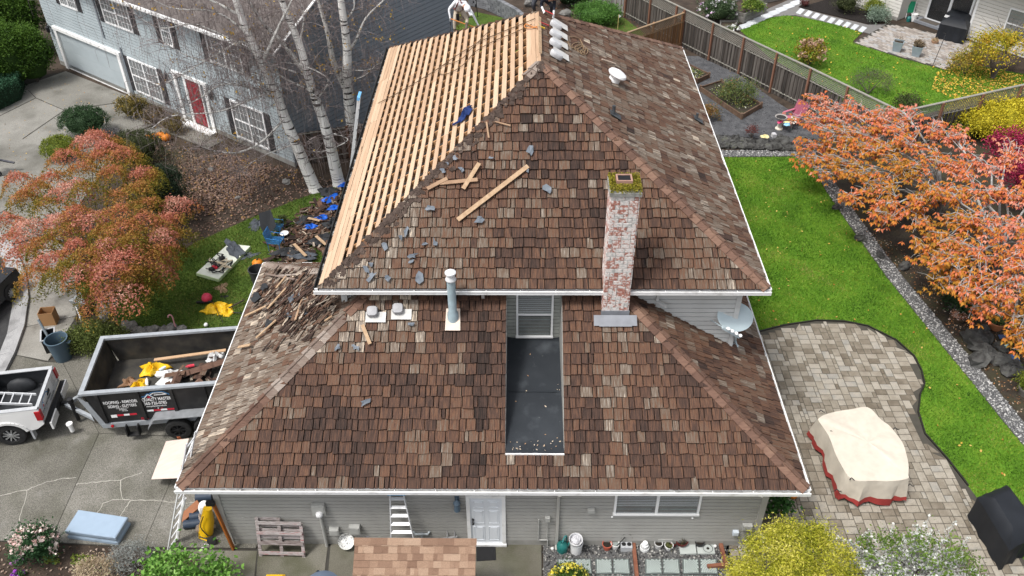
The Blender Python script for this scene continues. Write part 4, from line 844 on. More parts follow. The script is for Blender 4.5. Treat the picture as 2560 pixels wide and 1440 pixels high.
# ---- fences
m_fb = M('weathered fence board', [(.03, .027, .024), (.06, .052, .046), (.1, .088, .078), (.16, .145, .13)], rough=.95, stretch=(14, 14, 1.2), ns=1., amt=.8, rnd=.7, bands=((.2, .195, .185), (5, 5, 2.4), .66))
m_fn = M('new fence board', [(.12, .062, .028), (.19, .1, .045), (.26, .15, .075)], rough=.85, stretch=(14, 14, 1.2), ns=1., amt=.7, rnd=.5)
m_fp = S('reddish fence post', (.2, .1, .065), rough=.85, stretch=(8, 8, 1), rnd=.3); m_rail = S('pale rail', (.24, .23, .2), rough=.9, rnd=.4)
def fence(name, label, pts, z0=0., hb=1.65, ht=2.2, mb=m_fb, mp=m_fp, mr=m_rail, side=1, step=.155, lattice=True, post=2.45, gapj=.01, hv=0.):
    f = thing(name, label, 'fence', Vector((*pts[0][:2], z0))); me = None; o = MB(); o.box((0, 0, hb/2), (.135, .022, hb)); me = o.mesh('board', mb, (0, 0, 0)); pm = MB(); pm.box((0, 0, ht/2), (.1, .1, ht)); pme = pm.mesh('post', mp, (0, 0, 0))
    for i in range(len(pts)-1):
        a, b = Vector((*pts[i][:2], z0)), Vector((*pts[i+1][:2], z0)); d = (b-a); L_ = d.length; d.normalize(); n = Vector((d.y, -d.x, 0))*side; rz = math.atan2(d.y, d.x); s = .06; k = 0
        while s < L_:
            m4 = Matrix.Translation(a+d*s+n*(.02 if k % 2 else -.028)+UPV*ru(-.02, .02)) @ Matrix.Rotation(rz+ru(-.02, .02), 4, 'Z') @ Matrix.Rotation(ru(-.008, .008), 4, 'Y'); place('board', me, f, m4); s += step-.03; k += 1
        s = 0.
        while s < L_+.1: place('post', pme, f, Matrix.Translation(a+d*s+n*.085) @ Matrix.Rotation(rz, 4, 'Z')); s += post
        for zz, wd in ((hb-.05, .09), (.25, .09)) + (((ht-.02, .13),) if lattice else ()):
            o = MB(); o.beam(a+UPV*zz, b+UPV*zz, wd, .045); o.build('rail', mr, f)
        if lattice:
            o = MB(); s = 0.; hh = ht-.06-hb
            while s < L_-.05:
                for sg in (1, -1):
                    p = a+d*(s if sg > 0 else s+hh)+UPV*hb; q = a+d*(s+hh if sg > 0 else s)+UPV*(hb+hh); o.beam(p+n*.012*sg, q+n*.012*sg, .008, .035, up=d)
                s += .13
            o.build('lattice', mr, f)
    return f
fence('board_fence', 'long weathered grey board fence with lattice top along the back lawn', [(8.2, 39.9), (11.1, 35.1), (16.27, 26.9), (19.1, 22.2)], ht=2.25)
fence('board_fence', 'grey lattice-topped fence running off behind the yellow shrub', [(19.15, 22.15), (27.5, 25.6)], ht=2.25, side=1)
fence('board_fence', 'newer brown board fence joining the grey fence beside the roof', [(11.0, 35.0), (6.4, 31.2)], ht=2.1, hb=1.6, mb=m_fn, mr=S('tan rail', (.25, .17, .1)), mp=S('orange post', (.33, .15, .06)), side=1)
fence('board_fence', 'brown and grey board fence between the birch trunks and grey house', [tuple(A1+Vector((.1, .15, 0)))[:2], (-4.6, 22.5)], ht=1.7, hb=1.65, mb=M('mixed fence board', [(.05, .045, .04), (.09, .06, .045), (.16, .085, .05), (.17, .16, .15)], rough=.9, stretch=(14, 14, 1.2), ns=1., amt=.4, rnd=.9), lattice=False, side=1)
fence('board_fence', 'pale picket fence at the top behind the green shrub', [(4.2, 42.5), (8.1, 40.)], ht=1.6, hb=1.55, mb=M('pale picket', [(.14, .135, .13), (.22, .215, .2), (.3, .29, .27)], rough=.9, stretch=(14, 14, 1.2), ns=1., amt=.6, rnd=.6), lattice=False, step=.2)
# ---- curved block retaining wall beyond the ridge
rwt = thing('retaining_wall', 'curved grey concrete block wall behind the bare sheathing', 'wall', G(1240, 60)); bmx = MB(); bmx.box((0, 0, 0), (.38, .28, .19), bev=.015); bme = bmx.mesh('block', M('wall block', [(.1, .105, .115), (.16, .165, .175), (.22, .225, .235)], rough=.9, ns=8, rnd=.6, amt=.6), (0, 0, 0))
arc = [G(u, v, 0) for u, v in ((1175, 12), (1215, 22), (1255, 40), (1290, 60), (1320, 85))]; bez = []
for i in range(len(arc)-1):
    for k in range(8): bez.append(arc[i].lerp(arc[i+1], k/8))
d_ = 0.; acc = [0]
for i in range(1, len(bez)): acc.append(acc[-1]+(bez[i]-bez[i-1]).length)
for r in range(5):
    s = .2 if r % 2 else 0.
    while s < acc[-1]:
        i = min(range(len(acc)), key=lambda q: abs(acc[q]-s)); i = max(1, min(i, len(bez)-2)); t_ = bez[i+1]-bez[i-1]; place('block', bme, rwt, Matrix.Translation(bez[i]+UPV*(.1+r*.2)) @ Matrix.Rotation(math.atan2(t_.y, t_.x), 4, 'Z')); s += .395
# ================================================================ TREES AND PLANTS
def clumps(c, rad, ncl, per, cs, shell=.75, zmin=None, sq=1.):
    """leaf points in clumps spread over an ellipsoid; returns points, clump number, height share"""
    c = np.array(c, float); rad = np.array(rad, float); d = rdirs(ncl); d[:, 2] = np.where(d[:, 2] < -.35, -d[:, 2], d[:, 2])
    q = c + d*rad*(shell+(1-shell)*rng.random(ncl)**.5)[:, None]; i = np.repeat(np.arange(ncl), per)
    P = q[i] + rng.normal(size=(len(i), 3))*np.array([cs, cs, cs*sq])*(.6+.7*rng.random(ncl))[i][:, None]
    if zmin is not None: P[:, 2] = np.maximum(P[:, 2], zmin+.04*rng.random(len(P)))
    return P, i, q
def leafmat(name, cols, transl=.28, rough=.7): return M(name, cols, rough=rough, tint=1., amt=.08, ns=2, transl=transl)
m_bark = M('bark', [(.05, .04, .034), (.1, .085, .075), (.17, .15, .135)], rough=.95, stretch=(6, 6, 1.5), ns=2, amt=1.)
m_lich = M('lichen twig', [(.16, .15, .14), (.34, .335, .32), (.55, .55, .52)], rough=.95, ns=4, amt=1.2)
def stems(mb, base, tops, r=.02, n=5):
    b = Vector(base)
    for t in tops:
        t = Vector(t); mid = b.lerp(t, .5)+Vector((ru(-.1, .1), ru(-.1, .1), ru(0, .1)))*(t-b).length*.5; mb.tube([b, mid, t], [r, r*.7, r*.3], n)
def bush(name, label, base, rad, cols, n=4000, size=.07, ncl=60, cs=.14, cat='bush', core=.72, tsd=.16, group=None, mat=None, transl=.28, sq=1., leafasp=.55, flowers=None, lift=.0, shell=.8, tgrad=0.):
    b = Vector(base); t = thing(name, label, cat, b, group); c = b+Vector((0, 0, rad[2]*.95+lift)); m = leafmat(mat or name+' '+label[:18], cols, transl)
    o = MB(); stems(o, b, [c+Vector((ru(-.6, .6)*rad[0], ru(-.6, .6)*rad[1], ru(.0, .6)*rad[2])) for _ in range(9)], max(.012, rad[2]*.04)); o.build('stem', m_bark, t)
    P, i, q = clumps(c, rad, ncl, max(1, n//ncl), cs, shell, zmin=b.z+.02, sq=sq); ct = rng.normal(size=ncl)*tsd*.8
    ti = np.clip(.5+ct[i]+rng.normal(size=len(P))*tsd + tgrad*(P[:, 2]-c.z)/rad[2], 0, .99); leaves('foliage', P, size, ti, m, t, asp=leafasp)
    if core:
        o = MB(); o.sphere(c, tuple(x*core for x in rad), 14, 9, jit=.08, t=.3); o.build('inner_foliage', m, t, smooth=True)
    if flowers:
        fc, fn_, fs = flowers; d = rdirs(fn_); d[:, 2] = np.abs(d[:, 2])*1.1-.1; FP = np.array(c)+d*np.array(rad)*(1.02+.12*rng.random(fn_))[:, None]; k = 9
        FPk = np.repeat(FP, k, 0)+rng.normal(size=(fn_*k, 3))*fs*.4; leaves('blossom', FPk, fs, rng.random(len(FPk)), leafmat(name+' bloom '+label[:12], fc, .2), t, asp=.9)
    return t
# ---- clipped shrubs by the neighbouring drive
GRN = [(.008, .02, .006), (.02, .05, .016), (.045, .095, .035), (.09, .15, .07)]; OLV = [(.014, .018, .006), (.035, .045, .014), (.07, .085, .03), (.13, .14, .06)]
YGR = [(.03, .05, .006), (.1, .14, .012), (.22, .26, .03), (.36, .36, .07)]; GRY = [(.05, .045, .045), (.1, .095, .1), (.17, .165, .17)]
BRN = [(.03, .022, .014), (.08, .06, .035), (.15, .11, .06), (.3, .2, .06)]
bush('clipped_shrub', 'dark green clipped dome shrub on the neighbouring drive edge', G(222, 338), (1.25, 1., .75), GRN, 11000, .055, 500, .06)
bush('clipped_shrub', 'small yellow-green rounded shrub behind the red maple', G(158, 398), (.85, .75, .6), YGR, 6000, .055, 300, .06)
bush('clipped_shrub', 'dull olive clipped shrub below the pumpkins', G(352, 408), (1.25, 1., .85), OLV, 8000, .055, 400, .06)
bush('shrub', 'small grey-purple shrub beside the olive shrub', G(288, 372), (.6, .5, .5), GRY, 2500, .06, 60, .1)
t_ = bush('weeping_conifer', 'very dark green weeping conifer right of the red maple', G(424, 545), (1.1, 1., 1.3), [(.006, .012, .006), (.014, .028, .013), (.03, .05, .024), (.05, .07, .04)], 9000, .1, 150, .13, cat='conifer', leafasp=.25)
bush('shrub', 'golden brown shrub against the grey house by its garage', G(338, 292), (.8, .6, .55), [(.04, .035, .01), (.1, .09, .03), (.2, .15, .03), (.4, .27, .04)], 3500, .07, 60, .13)
bush('shrub', 'small brown-green shrub left of the red front door', G(395, 312), (.6, .5, .45), BRN, 2200, .07, 40, .12)
bush('shrub', 'yellow leaved low shrub just left of the red door step', G(440, 330), (.6, .5, .4), [(.05, .04, .012), (.14, .11, .03), (.35, .24, .04)], 2200, .07, 40, .12)
bush('shrub', 'twiggy brown shrub under the right window of the grey house', G(600, 365), (1.3, .7, .45), BRN, 3000, .05, 70, .2, core=0, leafasp=.3)
bush('shrub', 'twiggy brown-green shrub at the head of the leaf-covered bed', G(500, 368), (1.2, .7, .4), BRN, 2600, .05, 60, .2, core=0, leafasp=.3)
bush('shrub', 'loose brown twiggy shrub in the middle of the leaf-covered bed', G(490, 440), (1.1, .9, .5), [(.05, .04, .03), (.11, .09, .06), (.2, .17, .12), (.16, .16, .06)], 3000, .05, 70, .22, core=0, leafasp=.25)
bush('shrub', 'sparse greenish twiggy shrub above the dark conifer', G(430, 420), (.8, .6, .45), OLV, 1800, .05, 40, .2, core=0, leafasp=.3)
for i, (u, v, r, lb) in enumerate(((372, 352, .24, 'leftmost orange pumpkin of the row by the grey house'), (391, 350, .27, 'second orange pumpkin from the left in the row'), (404, 345, .24, 'third orange pumpkin, set slightly back in the row'), (417, 352, .29, 'rightmost and largest orange pumpkin of the row'), (646, 668, .27, 'single orange pumpkin on the front lawn by the black can'), (1981, 1243, .16, 'small orange pumpkin on the patio by the house corner'))):
    p = G(u, v); r *= .85; o = MB(); n = 24; V = []; F = []
    t_ = thing('pumpkin', lb, 'pumpkin', p, 'pumpkins by the grey house' if i < 4 else None)
    for k in range(9):
        ph_ = math.pi*k/8
        for j in range(n): a = 2*math.pi*j/n; rr = r*(1-.09*abs(math.sin(a*5)))*math.sin(ph_)**.8; V.append(p+Vector((rr*math.cos(a), rr*math.sin(a), r*.82*(1-math.cos(ph_))*.98-(.06*r if k == 8 else 0))))
    for k in range(8):
        for j in range(n): F.append((k*n+j, k*n+(j+1) % n, (k+1)*n+(j+1) % n, (k+1)*n+j))
    o.add(V, F); o.build('rind', S('pumpkin rind', (.62, .2, .018), rough=.5, var=.2), t_, smooth=True, sharp=80); o = MB(); o.tube([p+Vector((0, 0, r*1.5)), p+Vector((.02, 0, r*1.75)), p+Vector((.07, .02, r*1.95))], [.04, .028, .03], 6); o.build('stalk', S('stalk', (.05, .06, .025)), t_)
# ---- evergreen hedge, top left
CON = [(.006, .014, .002), (.022, .058, .005), (.065, .14, .012), (.13, .23, .03)]
for i, (u, v, rx, h, lb) in enumerate(((95, 205, 1.15, 3.2, 'bright green hedge conifer nearest the garage corner'), (45, 215, 1.4, 3.6, 'tall hedge conifer second from the garage'), (-15, 225, 1.5, 3.8, 'tall hedge conifer at the top left picture edge'), (70, 130, 1.5, 4.4, 'tall dark conifer at the back of the hedge'), (10, 140, 1.6, 4.5, 'tallest dark conifer in the back left corner'))):
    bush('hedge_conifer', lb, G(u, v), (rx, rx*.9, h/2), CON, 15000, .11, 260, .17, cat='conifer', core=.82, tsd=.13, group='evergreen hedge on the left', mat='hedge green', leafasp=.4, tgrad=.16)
def boxhedge(name, label, poly, h, cols, n, size):
    c = Vector((sum(p.x for p in poly)/len(poly), sum(p.y for p in poly)/len(poly), 0)); t = thing(name, label, 'hedge', c); m = leafmat(name+' leaf', cols); P = scatter(poly, n); z = h*(1-rng.random(n)**2.2*.9)
    P2 = np.c_[c.x+(P[:, 0]-c.x)*(1+.08*rng.random(n)), c.y+(P[:, 1]-c.y)*(1+.08*rng.random(n)), z+.05*rng.normal(size=n)]
    leaves('foliage', P2, size, np.clip(.45+.2*rng.normal(size=n)+.25*(z/h-.7), 0, .99), m, t); o = MB(); o.prism([c+(p-c)*.9 for p in poly], 0, h*.88, t=.2); o.build('inner_foliage', m, t); return t
boxhedge('low_hedge', 'low clipped blue-green hedge at the left edge', GP([(-60, 215), (40, 190), (70, 215), (60, 250), (-10, 285), (-80, 290)]), 1.2, [(.006, .018, .008), (.015, .05, .022), (.03, .1, .05), (.06, .16, .09)], 14000, .09)
# ---- red Japanese maple, front left
MB_ = G(285, 742); mt = thing('maple_tree', 'red and gold lace-leaf maple spreading over the front walk', 'tree', MB_)
MAP = [(.1, .1, .008, 0), (.2, .16, .015, .18), (.3, .17, .03, .34), (.42, .19, .06, .5), (.46, .15, .09, .64), (.52, .2, .15, .78), (.6, .28, .2, .92), (.66, .38, .29, 1)]
tr = MB(); cc = MB_+Vector((-.6, 1.2, 0)); cl = []; P_all = []; T_all = []
tr.tube([MB_, MB_+Vector((-.08, .15, .6)), MB_+Vector((-.25, .4, 1.2))], [.14, .11, .09], 8)
crown_px = [(60, 500), (20, 560), (75, 575), (120, 520), (130, 455), (105, 620), (60, 640), (160, 590), (190, 540), (215, 480), (160, 690), (95, 700), (225, 650), (260, 590), (300, 540), (250, 400), (225, 360), (280, 440), (330, 420), (350, 480), (380, 450), (300, 500), (360, 560), (420, 560), (440, 600), (400, 600), (330, 610), (290, 660), (340, 690), (400, 680), (250, 715), (45, 455), (180, 480), (230, 560), (370, 520), (310, 585), (190, 625), (440, 520), (130, 660), (290, 370), (90, 480), (30, 610), (240, 350), (265, 375), (370, 640), (205, 430), (165, 400), (270, 690), (300, 740), (245, 760), (345, 730), (395, 655), (355, 445), (310, 395), (150, 560), (205, 690), (420, 640), (270, 625), (320, 640)]
for (u, v) in crown_px:
    dx = (u-245)/250.; dv = (v-560)/210.; z = max(.9, 3.4-1.5*dx*dx-1.6*max(0, dv)**2-.7*min(0, dv)**2+ru(-.25, .25)); q = G(u, v, z); cl.append(q); n = 1500
    sz = ru(.26, .42); rr = np.sqrt(rng.random(n)); th = rng.random(n)*6.283; lob = 1+.2*np.sin(3*th+u)+.14*np.sin(7*th+v); Rr = sz*2.35; P = np.c_[q.x+Rr*rr*lob*np.cos(th), q.y+Rr*rr*lob*np.sin(th), q.z+.3*(1-rr**2)-.3*rr**4+.07*rng.normal(size=n)]
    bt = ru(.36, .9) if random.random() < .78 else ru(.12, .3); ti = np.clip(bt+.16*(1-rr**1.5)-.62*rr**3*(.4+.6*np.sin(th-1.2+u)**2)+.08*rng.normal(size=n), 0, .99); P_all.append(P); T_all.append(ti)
    f = MB_+Vector((-.25, .4, 1.2)); mid = f.lerp(q, .55)+Vector((0, 0, .25)); tr.tube([f, mid, q-Vector((0, 0, .15))], [.05, .028, .008], 5)
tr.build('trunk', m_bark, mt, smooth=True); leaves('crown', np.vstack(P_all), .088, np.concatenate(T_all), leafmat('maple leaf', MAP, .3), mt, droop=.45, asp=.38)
# ---- birches
m_bir = M('birch bark', [(.62, .6, .57), (.76, .75, .72), (.85, .845, .83)], rough=.8, ns=2, amt=.8, bands=((.03, .028, .026), (1.3, 1.3, 9.), .56))
m_twig = M('birch twig', [(.15, .12, .115), (.28, .245, .24), (.46, .43, .42)], rough=.9, amt=.8, ns=2, tint=.3); m_yel = leafmat('birch leaf', [(.25, .13, .02), (.45, .27, .04), (.6, .4, .06)])
m_limb = M('birch limb', [(.38, .37, .35), (.58, .57, .54), (.72, .71, .68)], rough=.85, ns=3, amt=1., bands=((.09, .085, .08), (6, 6, 9), .56))
def pathW(px_, Y0, Y1=None):
    k = len(px_); Y1 = Y0 if Y1 is None else Y1; return [W(u, v, Y0+(Y1-Y0)*i/(k-1)) for i, (u, v) in enumerate(px_)]
def smooth_path(P, s=4):
    out = []
    for i in range(len(P)-1):
        a, b, c, d = P[max(i-1, 0)], P[i], P[i+1], P[min(i+2, len(P)-1)]
        for k in range(s): t = k/s; out.append(.5*((2*b)+(c-a)*t+(2*a-5*b+4*c-d)*t*t+(3*b-a-3*c+d)*t**3))
    return out+[P[-1]]
def birch(label, trunk_px, Yb, r0, limbs, lean=0., ntw=200, nleaf=90):
    P = smooth_path(pathW(trunk_px, Yb, Yb+lean)); P[0].z = -.05; t = thing('birch_tree', label, 'tree', G(*trunk_px[0]), 'bare birches in front of the grey house'); o = MB(); n = len(P)
    rs = [r0*1.12*(1.25 if i == 0 else 1)*(1-.62*i/(n-1)) for i in range(n)]; o.tube(P, rs, 12); o.build('trunk', m_bir, t, smooth=True); lb = MB(); pts = []
    for px_, dY, r in limbs:
        # a limb leaves the trunk at the trunk's own distance there
        s0 = min(P, key=lambda p: abs((p-W(px_[0][0], px_[0][1], p.y)).length)); L_ = [W(px_[i][0], px_[i][1], s0.y+dY*i/(len(px_)-1)) for i in range(len(px_))]; L_[0] = s0.copy(); L_ = smooth_path(L_, 5); k = len(L_)
        lb.tube(L_, [max(.008, r*(1-.8*i/(k-1))) for i in range(k)], 6); pts += L_[2:]
    lb.build('limb', m_limb, t, smooth=True)
    for p in P[int(n*.45):]: pts += [p]
    tw = MB(); LP = []
    for i in range(ntw):
        p = random.choice(pts); d = Vector((ru(-1, 1), ru(-1, 1), ru(-.2, .7))).normalized(); L1 = ru(.5, 1.5); a = [p, p+d*L1*.5+Vector((0, 0, .08)), p+d*L1]; e_ = a[-1]; drop = ru(.5, 2.2)
        e1 = e_+d*.2+Vector((0, 0, -drop*.5)); e2 = e1+Vector((ru(-.08, .08), ru(-.08, .08), -drop*.5))
        if e2.z > .5: tw.tube(a+[e1, e2], [.011, .009, .007, .005, .004], 3, t=random.random(), cap=False)
        else: tw.tube(a, [.011, .008, .005], 3, t=random.random(), cap=False)
        for _ in range(3):
            b = random.choice(a[1:]+[e1]); q = b+Vector((ru(-.5, .5), ru(-.5, .5), ru(-.4, .3))); tw.tube([b, q, q+Vector((ru(-.05, .05), ru(-.05, .05), -ru(.2, .9)))], [.006, .005, .003], 3, t=random.random(), cap=False)
            if random.random() < .4: LP += [q+Vector((ru(-.12, .12), ru(-.12, .12), ru(-.15, .1))) for _ in range(3)]
    tag(tw.build('twigs', m_twig, t), kind='stuff')
    if LP: LP = np.array([tuple(p) for p in LP])[:nleaf*4]; leaves('crown', LP, .1, rng.random(len(LP)), m_yel, t, droop=.8)
    return t
birch('leftmost white birch, its trunk rising in front of the house corner', [(790, 478), (765, 420), (740, 360), (712, 295), (690, 235), (655, 160), (610, 60), (585, -15), (560, -90)], 18.8, .25,
      [([(690, 235), (640, 222), (585, 210), (545, 215), (500, 245), (440, 275)], -.5, .07), ([(690, 235), (650, 240), (600, 260), (540, 280), (430, 290), (380, 320)], -1., .06), ([(712, 290), (660, 350), (600, 380), (540, 378), (500, 365)], -2, .06),
       ([(655, 160), (610, 105), (560, 125), (500, 160), (430, 200), (400, 215)], -.8, .05), ([(640, 130), (560, 90), (480, 60), (400, 70), (330, 30)], -.4, .05), ([(655, 160), (700, 60), (740, -20)], .6, .1), ([(620, 90), (540, 30), (430, 20), (350, -20)], .3, .05), ([(740, 360), (680, 380), (640, 400), (590, 430)], -1.2, .035), ([(600, 40), (500, -10), (380, -30), (250, -20), (150, -60)], -.5, .06), ([(690, 235), (590, 175), (470, 140), (400, 100)], -1.4, .04)], ntw=620)
birch('middle birch with the straightest pale trunk', [(848, 462), (838, 420), (825, 360), (808, 300), (790, 250), (770, 190), (748, 110), (715, 30), (690, -40)], 19.3, .25,
      [([(808, 300), (790, 240), (720, 200), (650, 160), (600, 130), (560, 120)], -.6, .06), ([(770, 190), (700, 100), (660, 60), (620, 0), (600, -40)], .2, .12), ([(790, 250), (820, 200), (760, 165), (700, 155)], -.4, .04), ([(748, 110), (760, 40), (740, -30)], .3, .05), ([(820, 330), (870, 350), (800, 380), (760, 365)], -1, .03), ([(770, 190), (680, 165), (600, 160), (520, 130)], -1., .04)], ntw=420)
birch('rear birch forking low, its right stem beside the roof edge', [(885, 385), (880, 320), (872, 250), (868, 190), (868, 130), (862, 70), (852, 0), (845, -60)], 22.1, .27,
      [([(868, 130), (890, 100), (915, 45), (960, 0), (985, -30)], .6, .08), ([(872, 235), (850, 190), (832, 150), (818, 80), (795, 0), (785, -50)], -.4, .2), ([(870, 60), (885, 20), (880, -30)], .2, .06), ([(872, 200), (910, 190), (935, 170), (960, 180)], -.3, .03), ([(868, 180), (920, 175), (945, 160), (975, 150)], -.2, .03)], ntw=220)
# ---- orange cherry trees, right
CHE = [(.2, .11, .012, 0), (.4, .2, .02, .25), (.54, .22, .03, .42), (.58, .15, .045, .6), (.62, .2, .11, .76), (.68, .36, .26, .9), (.6, .14, .1, 1)]
m_che = leafmat('cherry leaf', CHE, .3)
def cherry(label, base, cl, seed_t=.5, nper=26, trunk_r=.14, fork=1.3):
    t = thing('cherry_tree', label, 'tree', base); o = MB(); f = base+Vector((0, 0, fork)); o.tube([base, base+Vector((.05, 0, fork*.5)), f], [trunk_r*1.2, trunk_r, trunk_r*.85], 8); o.build('trunk', m_bark, t, smooth=True)
    lb = MB(); C_ = []; A_ = []; T_ = []
    for q, rad, tt in cl:
        q = Vector(q); m1 = f.lerp(q, .4)+Vector((ru(-.3, .3), ru(-.3, .3), .35)); m2 = f.lerp(q, .75)+Vector((ru(-.3, .3), ru(-.3, .3), .3)); lb.tube(smooth_path([f, m1, m2, q], 3), [.06, .055, .05, .045, .04, .036, .032, .028, .024, .018][:10], 5)
        for k in range(int(5+rad*5)):
            a = ru(0, 6.28); e_ = q+Vector((math.cos(a)*rad*ru(.5, 1.1), math.sin(a)*rad*ru(.5, 1.1), ru(-.3, .3))); s_ = m2.lerp(q, ru(0, 1)); mm = s_.lerp(e_, .5)+Vector((ru(-.15, .15), ru(-.15, .15), ru(0, .22))); lb.tube([s_, mm, e_], [.016, .012, .006], 4, cap=False)
            for j in range(3): b = s_.lerp(e_, ru(.3, 1)); e3 = b+Vector((ru(-.45, .45), ru(-.45, .45), ru(-.1, .25))); lb.tube([b, b.lerp(e3, .5)+Vector((0, 0, .06)), e3], [.009, .007, .004], 3, cap=False)
            for j in range(nper//2): s2 = s_.lerp(e_, ru(.1, 1.1))+Vector((random.gauss(0, .17), random.gauss(0, .17), random.gauss(0, .1))); C_.append(s2); T_.append(tt+random.gauss(0, .15))
    lb.build('limb', m_lich, t)
    C_ = np.array([tuple(c) for c in C_]); T_ = np.array(T_); n = len(C_); k = 5; ang = rng.random(n)[:, None]*6.28+np.arange(k)[None]*(6.283/k)+.3*rng.normal(size=(n, k)); ln = .155*(.7+.6*rng.random((n, k))); dr = .5+.5*rng.random((n, k))
    d = np.stack([np.cos(ang), np.sin(ang), -dr], 2); d /= np.linalg.norm(d, axis=2)[..., None]; sd = np.stack([-np.sin(ang), np.cos(ang), np.zeros_like(ang)], 2); c3 = C_[:, None, :]
    V = np.stack([c3+d*.01, c3+d*(ln*.5)[..., None]+sd*(ln*.24)[..., None]+np.array([0, 0, .02]), c3+d*ln[..., None], c3+d*(ln*.5)[..., None]-sd*(ln*.24)[..., None]+np.array([0, 0, .02])], 2).reshape(-1, 3)
    npmesh('crown', V, np.arange(n*k*4).reshape(-1, 4), np.clip(np.repeat(T_, k)+.08*rng.normal(size=n*k), 0, .99), m_che, t); return t
def cz(u, v, z): return G(u, v, z)
c1 = []
for u, v, z, r, tt in ((2010, 300, 2.6, .7, .6), (2030, 360, 2.3, .6, .5), (2060, 280, 3., .8, .72), (2080, 330, 2.9, .8, .5), (2100, 400, 2.5, .8, .4), (2110, 270, 3.3, .8, .7), (2140, 330, 3.2, .9, .52), (2150, 430, 2.6, .8, .35), (2180, 280, 3.5, .9, .68), (2200, 370, 3.2, .9, .42), (2210, 470, 2.7, .8, .4), (2230, 310, 3.5, .9, .6), (2260, 280, 3.6, .7, .75), (2270, 350, 3.4, .9, .55), (2290, 430, 3., .9, .4), (2280, 500, 2.7, .7, .45), (2330, 320, 3.4, .8, .7), (2340, 390, 3.3, .9, .5), (2060, 430, 2.2, .5, .45), (2130, 490, 2.3, .6, .5), (2190, 530, 2.4, .6, .5), (2040, 250, 2.9, .5, .72), (2320, 480, 3., .8, .35), (2240, 420, 3., .8, .3), (2160, 370, 3., .8, .45), (2235, 540, 2.2, .5, .55), (2000, 390, 1.9, .4, .5), (2110, 360, 2.9, .7, .5), (2300, 560, 2.2, .5, .5)): c1.append((cz(u, v, z), r, tt))
cherry('orange-leaved cherry tree leaning over the back lawn corner', G(2330, 560), c1)
c2 = []
for u, v, z, r, tt in ((2370, 330, 3.3, .7, .74), (2400, 420, 3.4, .9, .62), (2380, 480, 3.3, .8, .45), (2460, 400, 3.5, .9, .78), (2520, 380, 3.5, .9, .8), (2450, 480, 3.4, .9, .6), (2520, 470, 3.5, .9, .7), (2400, 560, 3., .9, .45), (2350, 600, 2.6, .7, .4), (2460, 560, 3.2, .9, .6), (2540, 560, 3.3, .9, .68), (2330, 650, 2.4, .7, .3), (2380, 660, 2.7, .8, .42), (2440, 640, 3., .9, .5), (2510, 650, 3.1, .9, .6), (2570, 640, 3.1, .9, .6), (2340, 700, 2.1, .6, .3), (2420, 720, 2.5, .8, .48), (2490, 730, 2.7, .8, .5), (2550, 730, 2.8, .9, .58), (2380, 540, 2.9, .7, .35), (2600, 480, 3.4, 1., .65), (2600, 760, 2.6, .8, .45), (2450, 780, 1.9, .5, .5), (2530, 800, 2.1, .6, .4), (2560, 860, 1.7, .5, .35), (2310, 620, 2.2, .5, .4)): c2.append((cz(u, v, z), r, tt))
cherry('salmon-orange cherry tree filling the right edge above the rockery', G(2470, 700), c2)
MAG = [(.1, .008, .02), (.24, .012, .05), (.4, .03, .09), (.5, .08, .12)]
bush('maple_shrub', 'deep magenta maple shrub glowing behind the salmon cherry', G(2545, 520), (1.2, 1., .9), MAG, 5000, .1, 60, .2, cat='shrub', core=.5, lift=.6)
bush('maple_shrub', 'small crimson shrub at the right edge below the yellow one', G(2500, 420), (.8, .7, .7), MAG, 2500, .1, 40, .2, cat='shrub', core=.5, lift=.5)
YEL = [(.1, .13, .01, 0), (.3, .27, .015, .25), (.56, .47, .025, .5), (.72, .62, .05, 1)]
bush('yellow_shrub', 'bright yellow shrub in front of the far corner fence', G(2470, 335), (2.5, 1.5, .9), YEL, 16000, .09, 240, .16, core=.75, tsd=.17)
bush('yellow_shrub', 'smaller yellow shrub at the right edge beside the fence', G(2570, 325), (1.5, 1.2, .8), YEL, 7000, .09, 110, .16, core=.75, tsd=.17)
bush('shrub', 'dark green shrub below the yellow shrub', G(2380, 345), (.7, .5, .5), GRN, 2200, .09, 40, .15)
# ---- rockery greenery
bush('shrub', 'dark green leafy shrub among the rocks under the cherry', G(2410, 775), (.75, .6, .5), GRN, 2600, .1, 50, .15)
bush('shrub', 'bright green sprig at the right edge of the rockery', G(2562, 880), (.45, .4, .35), [(.03, .07, .01), (.08, .18, .02), (.16, .3, .04)], 700, .12, 20, .14, core=0)
bush('shrub', 'pale green pot plant at the bottom right of the rockery', G(2562, 975), (.35, .35, .3), YGR, 900, .07, 20, .1)
# ---- far yard planting
bush('hydrangea', 'hydrangea with pinkish tan flower heads behind the fence', G(2020, 165), (.75, .6, .75), [(.06, .07, .01), (.25, .2, .02), (.4, .3, .04)], 1500, .12, 30, .2, core=0, flowers=([(.35, .2, .13), (.5, .33, .23), (.58, .42, .3)], 26, .17))
bush('shrub', 'large twiggy grey-brown shrub behind the fence', G(2170, 235), (1.1, .8, .6), [(.05, .045, .03), (.11, .1, .07), (.18, .17, .12)], 3500, .07, 70, .2, core=0, leafasp=.3)
bush('shrub', 'small white-flecked green shrub at the fence corner', G(2262, 272), (.6, .5, .35), OLV, 1500, .08, 30, .13, core=0)
for u, v, r, lb, cols in ((2110, 30, .85, 'rounded green shrub against the cream house wall', OLV), (2180, 38, .6, 'yellow-green shrub with upright stems by the cream wall', YGR), (2195, 55, .6, 'silvery green shrub at the patio corner', [(.08, .12, .08), (.2, .27, .2), (.36, .42, .35)])):
    bush('shrub', lb, G(u, v), (r, r*.8, r*.75), cols, 2500, .08, 45, .15)
